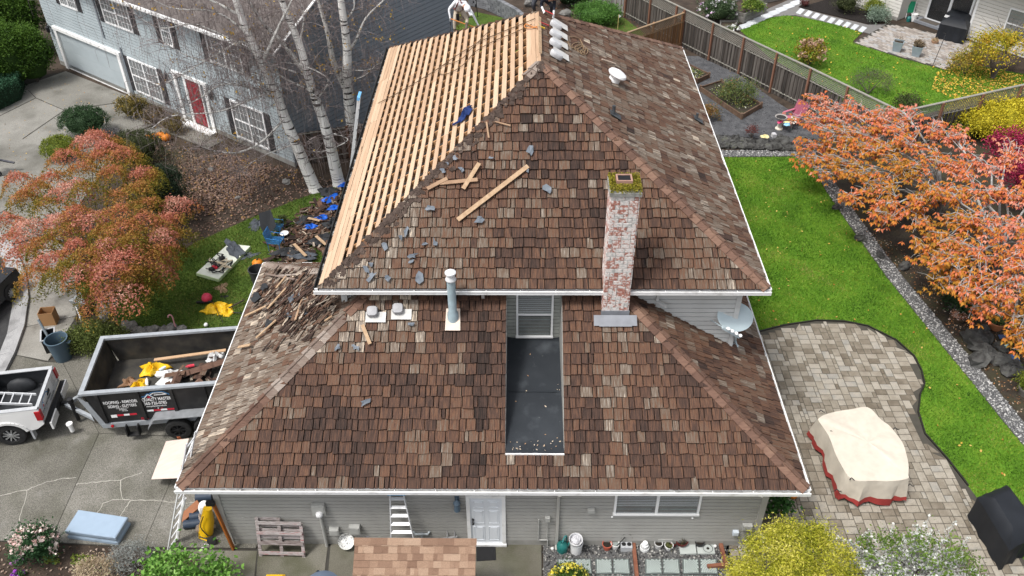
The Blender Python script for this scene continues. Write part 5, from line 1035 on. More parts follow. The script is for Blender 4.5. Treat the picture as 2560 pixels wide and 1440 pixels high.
bush('shrub', 'small dark red tuft by the far walk', G(2012, 16), (.3, .3, .2), [(.05, .015, .012), (.12, .03, .03)], 500, .06, 12, .08)
bush('flower_bush', 'bush with white and mauve flowers behind the lattice fence', G(1790, 55), (1.1, .9, .75), [(.02, .04, .015), (.06, .1, .04), (.14, .2, .1)], 5000, .09, 80, .18, flowers=([(.75, .75, .75), (.85, .85, .85), (.6, .3, .6)], 22, .13))
t_ = bush('small_tree', 'small yellow-leaved tree on the far lawn by the patio', G(2478, 196), (1.5, 1., .8), [(.12, .14, .012), (.3, .28, .02), (.55, .42, .03), (.6, .26, .03)], 3800, .11, 50, .22, cat='tree', core=0, lift=.9)
bush('small_tree', 'gold leaved branch mass at the right top edge', G(2590, 200), (1., .9, 1.2), [(.4, .28, .02), (.66, .47, .03), (.75, .55, .06)], 2200, .12, 30, .22, cat='tree', core=0, lift=1.)
bush('shrub', 'orange-green shrub right of the far patio', G(2410, 185), (.9, .7, .6), [(.1, .12, .015), (.3, .26, .03), (.5, .25, .05)], 2600, .09, 45, .18, core=0)
o = MB(); b_ = G(2480, 196); t_ = thing('bare_branches', 'leafless grey twigs of the tree beside the cream house', 'tree', b_); o.tube([b_, b_+Vector((.4, .3, .9)), b_+Vector((.7, .8, 1.6))], [.12, .09, .06], 7)
for k in range(60): e_ = b_+Vector((.6, .7, 1.5)); q = e_+Vector((ru(-1.4, 1.2), ru(-.6, 1.2), ru(.1, 1.7))); o.tube([e_, e_.lerp(q, .5)+Vector((ru(-.2, .2), ru(-.2, .2), .15)), q], [.03, .016, .006], 4, cap=False)
o.build('trunk', m_bark, t_)
bush('shrub', 'fresh green mounded shrub behind the right roof slope', G(1490, 60), (1.5, 1.1, .65), [(.03, .08, .015), (.08, .19, .03), (.15, .3, .06)], 9000, .08, 150, .14)
bush('shrub', 'yellow-green feathery shrub beyond the bare sheathing', G(1098, 150), (1.15, .9, 1.75), [(.08, .11, .012), (.24, .25, .03), (.42, .38, .06)], 7000, .09, 120, .2, core=.4)
bush('shrub', 'dark green shrub beside the crouching worker at the top edge', G(1420, 18), (1.2, .9, 1.), GRN, 4500, .1, 80, .18)
bush('shrub', 'olive green shrub at the top edge before the pale pickets', G(1462, 14), (.9, .8, .9), OLV, 3500, .1, 60, .18)
# ---- vegetable garden
bush('tomato_plant', 'straggly green plant in the raised garden bed', G(1838, 258, GZ), (.85, .75, .6), [(.03, .05, .012), (.08, .12, .03), (.16, .2, .06), (.3, .12, .04)], 3400, .08, 60, .2, core=0, cat='plant')
bush('shrub', 'red and green low plant beside the raised bed', G(1770, 300, GZ), (.5, .45, .35), [(.04, .06, .015), (.12, .12, .03), (.3, .12, .03), (.4, .22, .04)], 1500, .07, 30, .13, core=0)
bush('shrub', 'tiny reddish shrub on the rock wall', G(1878, 345, GZ), (.25, .22, .3), [(.1, .03, .025), (.2, .06, .05)], 500, .06, 14, .09, core=0)
# ---- front bed and foreground
bush('evergreen_shrub', 'spreading yellow-green evergreen shrub beside the trash can', G(250, 868), (1.05, .62, .45), [(.02, .03, .006), (.06, .085, .016), (.13, .165, .035), (.24, .27, .09)], 9000, .07, 160, .12, leafasp=.4)
bush('lily_clump', 'bright green strappy leaf clump by the front walk', G(235, 745), (.42, .4, .35), [(.03, .09, .01), (.08, .2, .03), (.16, .32, .06)], 420, .34, 12, .1, core=0, cat='plant', leafasp=.16)
bush('shrub', 'dry brown tuft in the front bed', G(222, 783), (.25, .22, .16), BRN, 500, .06, 12, .07, core=0)
bush('rose_bush', 'rose bush with pale pink flowers at the driveway edge', G(105, 1390), (.55, .45, .55), [(.012, .035, .012), (.03, .085, .03), (.07, .16, .06)], 3600, .07, 60, .12, flowers=([(.75, .6, .52), (.8, .72, .66), (.7, .4, .38)], 60, .1))
bush('dry_shrub', 'pale tan dried tuft in the front bed', G(250, 1450), (.5, .4, .35), [(.18, .13, .08), (.38, .29, .19), (.55, .45, .32), (.3, .35, .12)], 2600, .07, 50, .1, core=0, leafasp=.3)
bush('lavender', 'grey-green lavender tuft in the front bed', G(335, 1420), (.55, .45, .38), [(.12, .125, .12), (.27, .285, .27), (.42, .44, .41)], 2600, .1, 60, .13, core=0, leafasp=.12)
bush('leafy_shrub', 'bright green leafy shrub at the bottom left edge', G(480, 1500), (1.15, .8, .8), [(.03, .09, .012), (.09, .22, .03), (.18, .36, .06), (.32, .5, .16)], 3000, .12, 90, .17, core=.5, leafasp=.6)
bush('conifer_shrub', 'golden yellow-green conifer shrub in the right foreground', G(1965, 1510), (1.5, 1.2, 1.3), [(.08, .1, .006, 0), (.24, .26, .015, .25), (.44, .43, .035, .5), (.6, .55, .08, .75), (.66, .6, .16, 1)], 36000, .07, 110, .17, core=.5, tsd=.2, leafasp=.3)
bush('mum_plant', 'round yellow chrysanthemum at the bottom edge', G(1420, 1465), (.5, .42, .3), [(.03, .07, .01), (.07, .13, .02)], 1600, .06, 30, .08, cat='flowers', flowers=([(.62, .5, .03), (.75, .65, .08), (.8, .74, .2)], 120, .055))
t_ = bush('lichen_shrub', 'bare shrub crusted with white lichen beside the golden conifer', G(2255, 1490), (1.75, 1.2, 1.0), [(.04, .08, .012), (.12, .2, .03), (.22, .3, .06)], 3200, .075, 130, .13, core=0, leafasp=.6)
o = MB(); b_ = G(2255, 1490); lp = []
for k in range(130):
    d = Vector((ru(-1, 1), ru(-1, 1), ru(.2, 1))); q = b_+Vector((d.x*1.7, d.y*1.15, .3+d.z*1.4)); m1 = b_.lerp(q, .5)+Vector((ru(-.25, .25), ru(-.25, .25), .2)); o.tube([b_, m1, q], [.028, .02, .008], 4, cap=False)
    for j in range(7):
        s_ = m1.lerp(q, ru(0, 1)); e_ = s_+Vector((ru(-.3, .3), ru(-.3, .3), ru(-.1, .25))); o.tube([s_, e_], [.012, .005], 3, cap=False); lp += [tuple(s_.lerp(e_, ru(0, 1))+Vector((ru(-.04, .04), ru(-.04, .04), ru(-.02, .05)))) for _ in range(9)]
o.build('branch', m_lich, t_); tag(leaves('lichen', np.array(lp), .06, rng.random(len(lp)), leafmat('lichen', [(.4, .42, .38), (.58, .6, .56), (.72, .72, .68)], .1), t_, asp=.9), kind='stuff')
bush('leafy_shrub', 'broad-leaved green plant at the right house corner', G(1935, 1290), (.28, .3, .5), [(.02, .06, .012), (.05, .14, .03), (.1, .24, .06)], 260, .2, 14, .13, core=0, leafasp=.5)
litter('front_bed_litter', scatter(GP([(0, 1360), (120, 1362), (360, 1378), (420, 1440), (380, 1500), (-40, 1500)]), 500), .0, .07, [(.05, .03, .02), (.2, .12, .08), (.4, .32, .26)], 'scattered dry leaves in the foreground bed', cat='fallen leaves')
litter('moss_tufts', np.vstack([scatter(GP([(180, 1385), (240, 1390), (235, 1420), (175, 1410)]), 240), scatter(GP([(100, 1385), (150, 1385), (150, 1410), (110, 1410)]), 160)]), .0, .06, [(.05, .08, .01), (.13, .17, .02), (.22, .25, .05)], 'yellow-green moss patches in the foreground bed', cat='moss')
for u, v, cl_, lb in ((47, 1440, [(.3, .05, .45), (.45, .1, .6)], 'purple flowers in the bottom left corner'), (45, 1408, [(.5, .2, .5), (.6, .35, .6)], 'pale violet bloom above the purple flowers')): bush('flower_clump', lb, G(u, v), (.14, .12, .09), [(.03, .08, .02), (.08, .18, .05)], 200, .06, 8, .05, core=0, cat='flowers', flowers=(cl_, 12, .06))
# ================================================================ VEHICLES
m_tyre = M('tyre rubber', [(.012, .012, .012), (.022, .022, .022), (.035, .034, .033)], rough=.85, ns=8, bump=.3, bs=60); m_alloy = S('alloy', (.45, .46, .47), rough=.3, metal=.6); m_wpaint = S('white car paint', (.7, .7, .69), rough=.25, var=.03, coat=.5)
m_liner = S('bed liner', (.025, .027, .03), rough=.6, var=.3); m_tlred = S('tail lamp red', (.35, .01, .015), rough=.2); m_lett = S('lettering black', (.03, .03, .035)); m_letw = S('lettering white', (.8, .8, .8), var=.02); m_letb = S('logo blue', (.05, .2, .42)); m_letr = S('marking red', (.5, .02, .04)); m_chr = S('chrome', (.62, .63, .65), rough=.15, metal=.8)
def frameT(o, fwd):
    f = Vector((fwd[0], fwd[1], 0)).normalized(); l = Vector((-f.y, f.x, 0)); return lambda x, y, z: Vector(o)+f*x+l*y+UPV*z
def hexa(mb, T, x0, x1, y0, y1, z0, z1, dx0=0., dx1=0., mi=0, dy=0.):
    P = [T(x0, y0, z0), T(x1, y0, z0), T(x1, y1, z0), T(x0, y1, z0), T(x0+dx0, y0+dy, z1), T(x1+dx1, y0+dy, z1), T(x1+dx1, y1-dy, z1), T(x0+dx0, y1-dy, z1)]
    mb.add(P, [(3, 2, 1, 0), (4, 5, 6, 7), (0, 1, 5, 4), (1, 2, 6, 5), (2, 3, 7, 6), (3, 0, 4, 7)], 0., mi)
def wheel(parent, T, x, y, r, wd, side, rimmat, spokes=10):
    c = T(x, y, r); ax = (T(0, side, 0)-T(0, 0, 0)).normalized(); fx = (T(1, 0, 0)-T(0, 0, 0)).normalized(); m = Matrix((fx, UPV, ax)).transposed()
    if m.determinant() < 0: m = Matrix((-fx, UPV, ax)).transposed()
    o = MB(); o.lathe(c, [(r*.6, -wd/2), (r*.9, -wd/2), (r, -wd*.36), (r, wd*.36), (r*.93, wd*.47), (r*.62, wd*.5), (r*.6, wd*.3)], 28, rot=m); w_ = o.build('wheel', m_tyre, parent, smooth=True, sharp=30)
    o = MB(); o.lathe(c, [(r*.62, -wd*.3), (r*.62, wd*.44), (r*.56, wd*.42), (r*.53, wd*.2), (0, wd*.18)], 24, rot=m, mi=1)
    for k in range(spokes):
        a = 2*math.pi*k/spokes; d = m @ Vector((math.cos(a), math.sin(a), 0)); o.beam(c+ax*wd*.36+d*r*.08, c+ax*wd*.36+d*r*.58, r*.09, .03, up=ax)
    o.lathe(c+ax*wd*.3, [(r*.16, 0), (r*.15, wd*.14), (0, wd*.15)], 12, rot=m); o.build('rim', [rimmat, m_blk], w_, smooth=True, sharp=30); return w_
# ---- pickup
TO = Vector((-13.52, 4.74, 0)); TK = frameT(TO, (-.985, -.174)); tk = thing('pickup_truck', 'white pickup truck with lettered tailgate, cut off at the left edge', 'truck', TO); hw = 1.0
for sd in (1, -1):           # local y = +1 is the near side (heading left)
    o = MB(); prof = [(0, .78), (0, 1.4), (5.6, 1.4), (5.6, .62), (4.9, .62)] ; arch = [(1.1+.56*math.cos(a), .42+.56*math.sin(a)) for a in [R_(x) for x in range(158, 15, -13)]]
    arch2 = [(4.35+.54*math.cos(a), .42+.54*math.sin(a)) for a in [R_(x) for x in range(158, 15, -13)]]
    poly = [(0, .8), (0, 1.36), (.06, 1.42), (1.9, 1.42), (1.9, 1.3), (5.5, 1.3), (5.62, .6)] + arch2[::-1][:] + arch[::-1][:]
    # bottom edge order: front to rear
    poly = [(0, .8), (0, 1.36), (.06, 1.42), (1.9, 1.42), (1.9, 1.3), (5.4, 1.3), (5.62, 1.1), (5.62, .55)] + [(4.35-.54*math.cos(a), .42+.54*math.sin(a)) for a in [R_(x) for x in range(165, 14, -15)]] + [(1.1-.56*math.cos(a), .42+.56*math.sin(a)) for a in [R_(x) for x in range(165, 14, -15)]] + [(.25, .62)]
    pts = [TK(x, sd*(hw+(.0 if z < 1.2 else -.02)), z) for x, z in poly]; o.slab(pts if sd > 0 else pts[::-1], .07, (TK(0, sd, 0)-TK(0, 0, 0)).normalized()); o.build('body_side', m_wpaint, tk)
    o = MB(); aa = [(1.1-.59*math.cos(a), .42+.59*math.sin(a)) for a in [R_(x) for x in range(172, 7, -11)]]
    for i in range(len(aa)-1): o.beam(TK(aa[i][0], sd*(hw+.015), aa[i][1]), TK(aa[i+1][0], sd*(hw+.015), aa[i+1][1]), .09, .05, up=(TK(0, 1, 0)-TK(0, 0, 0)))
    o.build('fender_flare', m_wpaint, tk)
    o = MB(); hexa(o, TK, .02, 1.85, sd*.98 if sd < 0 else .84, -.84 if sd < 0 else .98, 1.421, 1.445); o.build('bed_rail', m_greym, tk)
    o = MB(); hexa(o, TK, -.03, .14, *(sorted((sd*.86, sd*1.015))), .98, 1.34); o.build('tail_lamp', m_tlred, tk)
    o = MB(); hexa(o, TK, .44, .5, *(sorted((sd*.8, sd*1.0))), .2, .62); o.build('mud_flap', m_greym, tk)
    for x in (1.1, 4.35): wheel(tk, TK, x, sd*.86, .44, .28, sd, m_alloy)
    o = MB(); [o.sphere(TK(1.05, sd*.72, .95), (.45, .2, .32), 14, 8, rot=Matrix.Rotation(R_(10), 3, 'Z'))]; o.build('wheel_well', m_liner, tk, smooth=True)
o = MB(); hexa(o, TK, .02, 1.88, -.92, .92, .78, .82); hexa(o, TK, 1.8, 1.88, -.92, .92, .82, 1.42); hexa(o, TK, .05, 1.8, .89, .93, .82, 1.41); hexa(o, TK, .05, 1.8, -.93, -.89, .82, 1.41); o.build('bed_liner', m_liner, tk)
o = MB(); hexa(o, TK, -.0, .07, -.86, .86, .82, 1.4, dx0=.02); tg = o.build('tailgate', m_wpaint, tk); o = MB(); hexa(o, TK, .0, .1, -.88, .88, 1.401, 1.44); o.build('tailgate_cap', m_greym, tg)
o = MB(); hexa(o, TK, -.02, .0, -.12, .12, 1.17, 1.27); o.build('handle', m_blk, tg)
o = MB(); hexa(o, TK, -.17, -.02, -.95, .95, .66, .8); bp = o.build('bumper', m_blk, tk)
for y0, y1 in ((-.98, -.35), (.35, .98)): o = MB(); hexa(o, TK, -.21, -.15, y0, y1, .52, .8); o.build('bumper_face', m_wpaint, bp)
o = MB(); hexa(o, TK, -.19, -.16, -.3, .3, .55, .72); o.build('licence_recess', m_blk, bp)
cab = MB(); hexa(cab, TK, 1.92, 5.6, -.9, .9, .5, 1.28); cab.build('cab_body', m_wpaint, tk); o = MB(); hexa(o, TK, 1.95, 4.4, -.86, .86, 1.28, 1.85, dx0=.2, dx1=-.7, dy=.12); o.build('greenhouse', S('tinted cab glass', (.02, .025, .03), rough=.1), tk); o = MB(); hexa(o, TK, 2.2, 3.7, -.74, .74, 1.851, 1.9); o.build('roof', m_wpaint, tk)
tgx = TK(0, -1, 0)-TK(0, 1, 0)
def tgt(s, y, z, size, mat=m_lett, bold=.0, nm='lettering', sx=1.): text(s, size, mat, nm, tg, frame3(TK(-.012, y, z), tgx, UPV), bold=bold, sx=sx)
tgt('QUALITY MASTER', .8, 1.06, .105, bold=.004, sx=.82); tgt('ROOFING REMODEL', .8, .99, .055); tgt('SIDING GUTTERS', .8, .93, .05); tgt('360-726-0785', .1, .9, .085, bold=.002); tgt('GMC', .1, 1.04, .1, bold=.004)
for i, s_ in enumerate(('LICENSED', 'BONDED', 'INSURED', 'FREE ESTIMATE')): tgt(s_, -.42, 1.28-i*.075, .06)
def logo(parent, F, sc_, name='logo'):
    """roof-line mark: two gables and a long hipped outline; F(x, y) gives a place on the panel"""
    n = (F(1, 0)-F(0, 0)).cross(F(0, 1)-F(0, 0)).normalized()
    for pts, mat in (([(0, .02), (.14, .02), (.3, .2), (.46, .03)], m_letb), ([(.02, -.08), (.1, -.08), (.3, .14), (.52, -.06)], m_letw), ([(.34, .14), (.5, .26), (1.0, .26), (1.25, .04)], m_letb), ([(.4, .1), (.55, .2), (.92, .2), (1.12, .08), (.56, .08)], m_letw), ([(.25, -.06), (.31, .03), (.38, -.06), (.25, -.06)], m_letr)):
        o = MB()
        for i in range(len(pts)-1): o.beam(F(pts[i][0]*sc_, pts[i][1]*sc_)+n*.004, F(pts[i+1][0]*sc_, pts[i+1][1]*sc_)+n*.004, .03*sc_/.8, .004, up=n)
        o.build(name, mat, parent)
logo(tg, lambda x, y: TK(-.008, .78-x, 1.22+y), .62)
def ladder(name, label, a, b, wdir, wd, mat, rungs, rail=(.03, .08), cat='ladder', capmat=None, doubled=False):
    a, b = Vector(a), Vector(b); t = thing(name, label, cat, a if a.z < b.z else b); wdir = Vector(wdir).normalized()*wd/2; up = (b-a).cross(wdir).normalized()
    for s_ in (-1, 1):
        o = MB(); o.beam(a+wdir*s_, b+wdir*s_, rail[0], rail[1], up=up); o.build('rail', mat, t)
    for k in range(rungs):
        p = a.lerp(b, (k+.5)/rungs); o = MB(); o.tube([p-wdir, p+wdir], .02, 6); o.build('rung', mat, t)
    if capmat: o = MB(); o.beam(b-wdir*1.2, b+wdir*1.2, .12, .1, up=up); o.build('cap', capmat, t)
    return t
m_al = S('ladder aluminium', (.66, .67, .68), rough=.4, var=.1, metal=.15)
ladder('extension_ladder', 'aluminium extension ladder lying in the pickup bed', TK(.3, .35, 1.28), TK(2.9, .1, 1.62), TK(0, 1, 0)-TK(0, 0, 0), .45, m_al, 10)
# ---- dump trailer
e1 = Vector((math.cos(R_(7)), math.sin(R_(7)), 0)); e2 = Vector((-e1.y, e1.x, 0)); TA = Vector((-11.93, 3.85, 0))
def TR(s, t, z): return TA+e1*s+e2*t+UPV*z
m_tblk = M('scuffed black paint', [(.012, .012, .013), (.02, .02, .021), (.045, .043, .04)], rough=.45, ns=3, detail=8, amt=1.); m_tin = M('rusty worn bed steel', [(.012, .012, .012), (.026, .025, .024), (.05, .046, .038), (.085, .07, .05)], rough=.7, ns=2.2, detail=9, amt=1.2); m_rail2 = S('grey rail paint', (.3, .32, .34), rough=.5, var=.2)
tl = thing('dump_trailer', 'black dump trailer with white roofing lettering parked beside the garage roof', 'trailer', TR(2, 1.3, 0)); LT, WT, ZT, ZF = 5.2, 2.62, 2.0, .72
def tbox(mb, s0, s1, t0, t1, z0, z1, mi=0, ds=0.):
    P = [TR(s0+ds, t0, z0), TR(s1, t0, z0), TR(s1, t1, z0), TR(s0+ds, t1, z0), TR(s0, t0, z1), TR(s1, t0, z1), TR(s1, t1, z1), TR(s0, t1, z1)]; mb.add(P, [(3, 2, 1, 0), (4, 5, 6, 7), (0, 1, 5, 4), (1, 2, 6, 5), (2, 3, 7, 6), (3, 0, 4, 7)], 0., mi)
o = MB(); tbox(o, .12, LT, 0, .05, ZF, ZT-.05, ds=.25); near_side = o.build('side_panel', m_tblk, tl); o = MB(); tbox(o, .12, LT, WT-.05, WT, ZF, ZT-.05, ds=.25); o.build('side_panel', m_tin, tl)
o = MB(); tbox(o, .12, LT, .051, WT-.051, ZF+.2, ZF+.28, ds=.2); o.build('bed_floor', m_tin, tl); o = MB(); tbox(o, .06, .119, .0, WT, ZF, ZT-.05, ds=.2); o.build('front_panel', m_tin, tl)
for s0, s1, t0, t1, nm in ((-.02, LT, -.04, .1, 'top_rail'), (-.02, LT, WT-.1, WT+.04, 'top_rail'), (-.02, .12, .101, WT-.101, 'top_rail')): o = MB(); tbox(o, s0, s1, t0, t1, ZT-.05, ZT+.03); o.build(nm, m_rail2, tl)
for s_ in (.42, 1.62, 2.62, 3.6): o = MB(); tbox(o, s_, s_+.1, -.05, -.001, ZF, ZT-.051); o.build('stake_post', m_tblk, tl)
o = MB(); tbox(o, .3, LT, -.03, .12, .5, .68); tbox(o, .3, LT, WT-.12, WT+.03, .5, .68); fr_ = o.v and o.build('frame_rail', m_rail2, tl)
o = MB(); o.add([TR(-.1, -.02, ZT-.1), TR(.16, -.02, ZF+.9), TR(.45, -.02, .55), TR(.3, -.02, .5), TR(-.1, .02, ZT-.1), TR(.16, .02, ZF+.9), TR(.45, .02, .55), TR(.3, .02, .5)], [(0, 3, 2, 1), (4, 5, 6, 7), (0, 1, 5, 4), (3, 7, 6, 2), (0, 4, 7, 3), (1, 2, 6, 5)]); o.build('front_gusset', m_rail2, tl)
o = MB(); o.beam(TR(.35, .1, .55), TR(-1.15, 1.15, .52), .1, .12); o.beam(TR(.35, WT-.1, .55), TR(-1.15, WT-1.45, .52), .1, .12); o.build('tongue', m_rail2, tl); o = MB(); o.beam(TR(-1.1, 1.2, .55), TR(-1.5, 1.2, .55), .12, .12); o.lathe(TR(-.8, .85, .1), [(.06, 0), (.06, .75), (.09, .8), (.09, .95), (0, .96)], 10); o.build('hitch_coupler', m_blk, tl); o = MB(); o.lathe(TR(-.85, .35, .02), [(.07, .1), (.07, .38), (.1, .39), (.1, .45), (0, .46)], 12); o.build('jack_stand', m_white, tl, smooth=True)
o = MB(); tbox(o, -.35, .0, .9, 1.6, .6, 1.25); o.build('pump_box', m_blk, tl)
TW = lambda x, y, z: TR(x, y, z)
for s_ in (2.62, 3.5):
    wheel(tl, TW, s_, -.2, .4, .24, -1, m_blk, spokes=8); wheel(tl, TW, s_, WT+.2, .4, .24, 1, m_blk, spokes=8)
fd = [(1.75, .62), (2.0, .98), (2.1, 1.0), (4.1, 1.0), (4.3, .62)]; o = MB()
for i in range(len(fd)-1): a, b = fd[i], fd[i+1]; o.slab([TR(a[0], -.36, a[1]), TR(b[0], -.36, b[1]), TR(b[0], .0, b[1]), TR(a[0], .0, a[1])], .02)
o.build('fender', S('tread plate', (.2, .21, .22), rough=.5, var=.3), tl)
o = MB(); tbox(o, 1.0, 1.04, -.22, 0, .22, .6); tbox(o, 1.36, 1.4, -.22, 0, .22, .6); tbox(o, 1.041, 1.359, -.22, -.04, .22, .26); o.build('step', m_tblk, tl)
o = MB(); [o.lathe(TR(.62, -.05, .6), [(.05, 0), (.05, .04), (0, .05)], 8, rot=Matrix.Rotation(R_(90), 3, 'X'))]; o.build('marker_lamp', m_tlred, tl)
def mark(s0, s1, z0, z1, mat, nm='reflector', ty=-.004): o = MB(); tbox(o, s0, s1, ty, -.0005, z0, z1); o.build(nm, mat, near_side)
for a, b, m_ in ((.66, .84, m_letw), (.845, 1.05, m_letr), (1.055, 1.22, m_letw), (1.225, 1.44, m_letr), (1.78, 1.97, m_letw), (1.975, 2.19, m_letr), (2.195, 2.38, m_letw), (2.385, 2.6, m_letr)):
    z_ = .95 if a < 1.5 else 1.04; mark(a, b, z_-(.05 if a < .7 else 0), z_+.07, m_)
def tt(s, x, z, size, mat=m_letw, bold=.004, sx=1.): text(s, size, mat, 'lettering', near_side, frame3(TR(x, -.008, z), e1, UPV), bold=bold, sx=sx)
tt('ROOFING - REMODEL', .58, 1.5, .165, sx=.64, bold=.003); tt('SIDING - GUTTERS', .68, 1.33, .16, sx=.64, bold=.003)
for i, (s_, w_) in enumerate((('Licensed, Bonded, Insured', .8), ('QUALIMR833RJ', .8), ('CCB 229466', .8))): tt(s_, .9+i*.07, 1.27-i*.06, .055, bold=.001, sx=.62)
tt('QUALITY MASTER', 1.74, 1.5, .18, sx=.6, bold=.004); tt('360-726-0785', 1.76, 1.33, .18, sx=.68, bold=.003); tt('www.qualitymasterroof.com', 1.8, 1.24, .085, sx=.62, bold=.002); tt('f', 2.12, 1.13, .09); tt('o', 2.22, 1.13, .09, m_letr); tt('DJA', 1.52, .72, .13, m_letr, bold=.006)
logo(near_side, lambda x, y: TR(1.76+x, -.006, 1.68+y), .68)
o = MB(); o.box(TR(2.6, -.25, .07), (.22, .14, .14), rz=R_(30)); tag(o.build('wheel_chock', S('red brick block', (.42, .13, .06))), 'red brick wedged under the trailer wheel', 'brick')
# ---- load in the trailer
def crumple(name, label, c, rx, ry, h, mat, cat, rot=0., n=26, rings=7, lobes=.3, face=None, smooth=True, group=None):
    """crumpled cloth or sheet heap: lobed outline, folded height"""
    c = Vector(c); o = MB(); V = [tuple(c+UPV*h*.6)]; F = []; ph = [ru(0, 6.28) for _ in range(6)]; fm = face.m4(c, rot).to_3x3() if face else Matrix.Rotation(rot, 3, 'Z')
    if face: V = [tuple(c+fm @ Vector((0, 0, h*.6)))]
    for k in range(1, rings+1):
        t = k/rings
        for j in range(n):
            a = 2*math.pi*j/n; e_ = 1+lobes*math.sin(3*a+ph[0])+lobes*.7*math.sin(5*a+ph[1])+.12*math.sin(9*a+ph[2]); z = h*(.15+.85*(1-t**2))*(.55+.45*math.sin(4*a+ph[3]+4*t))*(1 if k < rings else .1)+ru(0, h*.16)
            V.append(tuple(c+fm @ Vector((rx*t*e_*math.cos(a), ry*t*e_*math.sin(a), max(.006, z)))))
    F += [(0, 1+j, 1+(j+1) % n) for j in range(n)]
    for k in range(rings-1):
        for j in range(n): F.append((1+k*n+j, 1+(k+1)*n+j, 1+(k+1)*n+(j+1) % n, 1+k*n+(j+1) % n))
    o.add(V, F); ob = o.build(name, mat, None, smooth=smooth, sharp=50); s = ob.modifiers.new('thick', 'SOLIDIFY'); s.thickness = .006; return tag(ob, label, cat, group)
m_ylw = S('yellow raincoat', (.72, .44, .015), rough=.45, var=.15); m_rag = S('white rag', (.75, .75, .74), rough=.8, var=.08); m_blue = S('blue tarp', (.01, .1, .5), rough=.45, var=.3); m_brncl = S('brown paper', (.3, .18, .11), rough=.8)
TF = ZF+.3
crumple('rain_jacket', 'yellow crumpled jacket at the front of the trailer bed', TR(1.55, 1.95, TF), .42, .3, .26, m_ylw, 'jacket', .3)
crumple('rain_jacket', 'small yellow heap at the near front of the trailer bed', TR(1.25, 1.2, TF), .34, .22, .22, m_ylw, 'jacket', 1.)
crumple('paper_bag', 'brown crumpled paper bag between the yellow heaps in the trailer', TR(.9, 1.4, TF), .28, .2, .2, m_brncl, 'bag', .4)
crumple('plastic_sheet', 'white plastic sheet heap in the trailer', TR(2.2, 1.5, TF), .5, .36, .26, m_rag, 'plastic sheet', .1); crumple('plastic_sheet', 'small white bag by the far trailer wall near the roof', TR(3.55, 2.2, TF), .3, .24, .35, m_rag, 'plastic sheet', .5)
o = MB(); o.beam(TR(1.6, 2.15, TF+.25), TR(3.9, 2.3, TF+.3), .12, .035); tag(o.build('lumber', M('pine lumber', [(.4, .25, .14), (.55, .38, .24)], rough=.8, ns=3, stretch=(1, 20, 20))), 'long pale board lying along the far side of the trailer', 'board')
for i, (a, b, lb) in enumerate((((2.5, 1.3), (3.9, 1.75), 'long run of old hip caps lying across the trailer'), ((2.45, .55), (2.55, 1.3), 'short piece of hip cap near the trailer front load'), ((3.0, .5), (3.3, .9), 'broken hip cap chunk near the roof edge in the trailer'))):
    o = MB(); A_, B_ = TR(*a, TF+.32), TR(*b, TF+.38); k = max(2, int((B_-A_).length/.3)); d = (B_-A_)/k; n_ = UPV.cross(d).normalized()
    for j in range(k):
        p, q = A_+d*j, A_+d*(j+1.1); o.slab([p+n_*.14-UPV*.08, q+n_*.14-UPV*.08, q+UPV*.015*(j % 2), p+UPV*.015*(j % 2)], .02); o.slab([p-n_*.14-UPV*.08, p+UPV*.012, q+UPV*.012, q-n_*.14-UPV*.08], .02)
    tag(o.build('hip_cap_strip', m_cap), lb, 'roof caps')
def debris(name, n, place_f, label, group, cols_t=(.1, .95), ln=(.25, .62), wd=(.07, .22), mat=None, cat='wood shake', chunk=None):
    """loose shakes, each its own object"""
    for k in range(n):
        m4 = place_f(k); L_, w_ = ru(*ln), ru(*wd); o = MB(); th = ru(.012, .028); t = ru(*cols_t); j = [ru(-.02, .02) for _ in range(4)]; tp = ru(.5, 1.)
        c = [(-L_/2+j[0], -w_/2), (L_/2+j[1], -w_/2*tp), (L_/2+j[2], w_/2*tp), (-L_/2+j[3], w_/2)]; ou, ov = ru(0, 9), ru(0, 9)
        V = [Vector((x, y, th*(1-.5*(x+L_/2)/L_))) for x, y in c]+[Vector((x, y, 0)) for x, y in c]; o.add(V, [(0, 1, 2, 3), (7, 6, 5, 4), (0, 4, 5, 1), (1, 5, 6, 2), (2, 6, 7, 3), (3, 7, 4, 0)], t, 0, [(y+ou, x+ov) for x, y in c]*2)
        me = o.mesh(name, mat or m_shake, (0, 0, 0)); tag(place(name, me, None, m4), label, cat, group)
def fragments(name, label, pts_f, n, size, mat, cat='debris'):
    o = MB()
    for k in range(n):
        m4 = pts_f(k); L_, w_ = size*ru(.4, 1.6), size*ru(.15, .5); t = random.random()
        o.add([m4 @ Vector(p) for p in ((-L_/2, -w_/2, 0), (L_/2, -w_/2*ru(.2, 1), 0), (L_/2, w_/2*ru(.2, 1), 0), (-L_/2, w_/2, 0), (-L_/2, -w_/2, .014), (L_/2, -w_/2, .01), (L_/2, w_/2, .01), (-L_/2, w_/2, .014))], [(3, 2, 1, 0), (4, 5, 6, 7), (0, 1, 5, 4), (1, 2, 6, 5), (2, 3, 7, 6), (3, 0, 4, 7)], t, 0, [(y, x) for x, y in ((-L_/2, -w_/2), (L_/2, -w_/2), (L_/2, w_/2), (-L_/2, w_/2))]*2)
    return tag(o.build(name, mat), label, cat, kind='stuff')
def tr_place(k): return Matrix.Translation(TR(ru(2.3, 4.2), ru(.3, 2.2), TF+ru(.02, .3))) @ Matrix.Rotation(ru(0, 6.28), 4, 'Z') @ Matrix.Rotation(ru(-.4, .4), 4, 'Y')
debris('loose_shake', 34, tr_place, 'old cedar shake thrown into the trailer bed', 'shakes in the trailer', ln=(.3, .7))
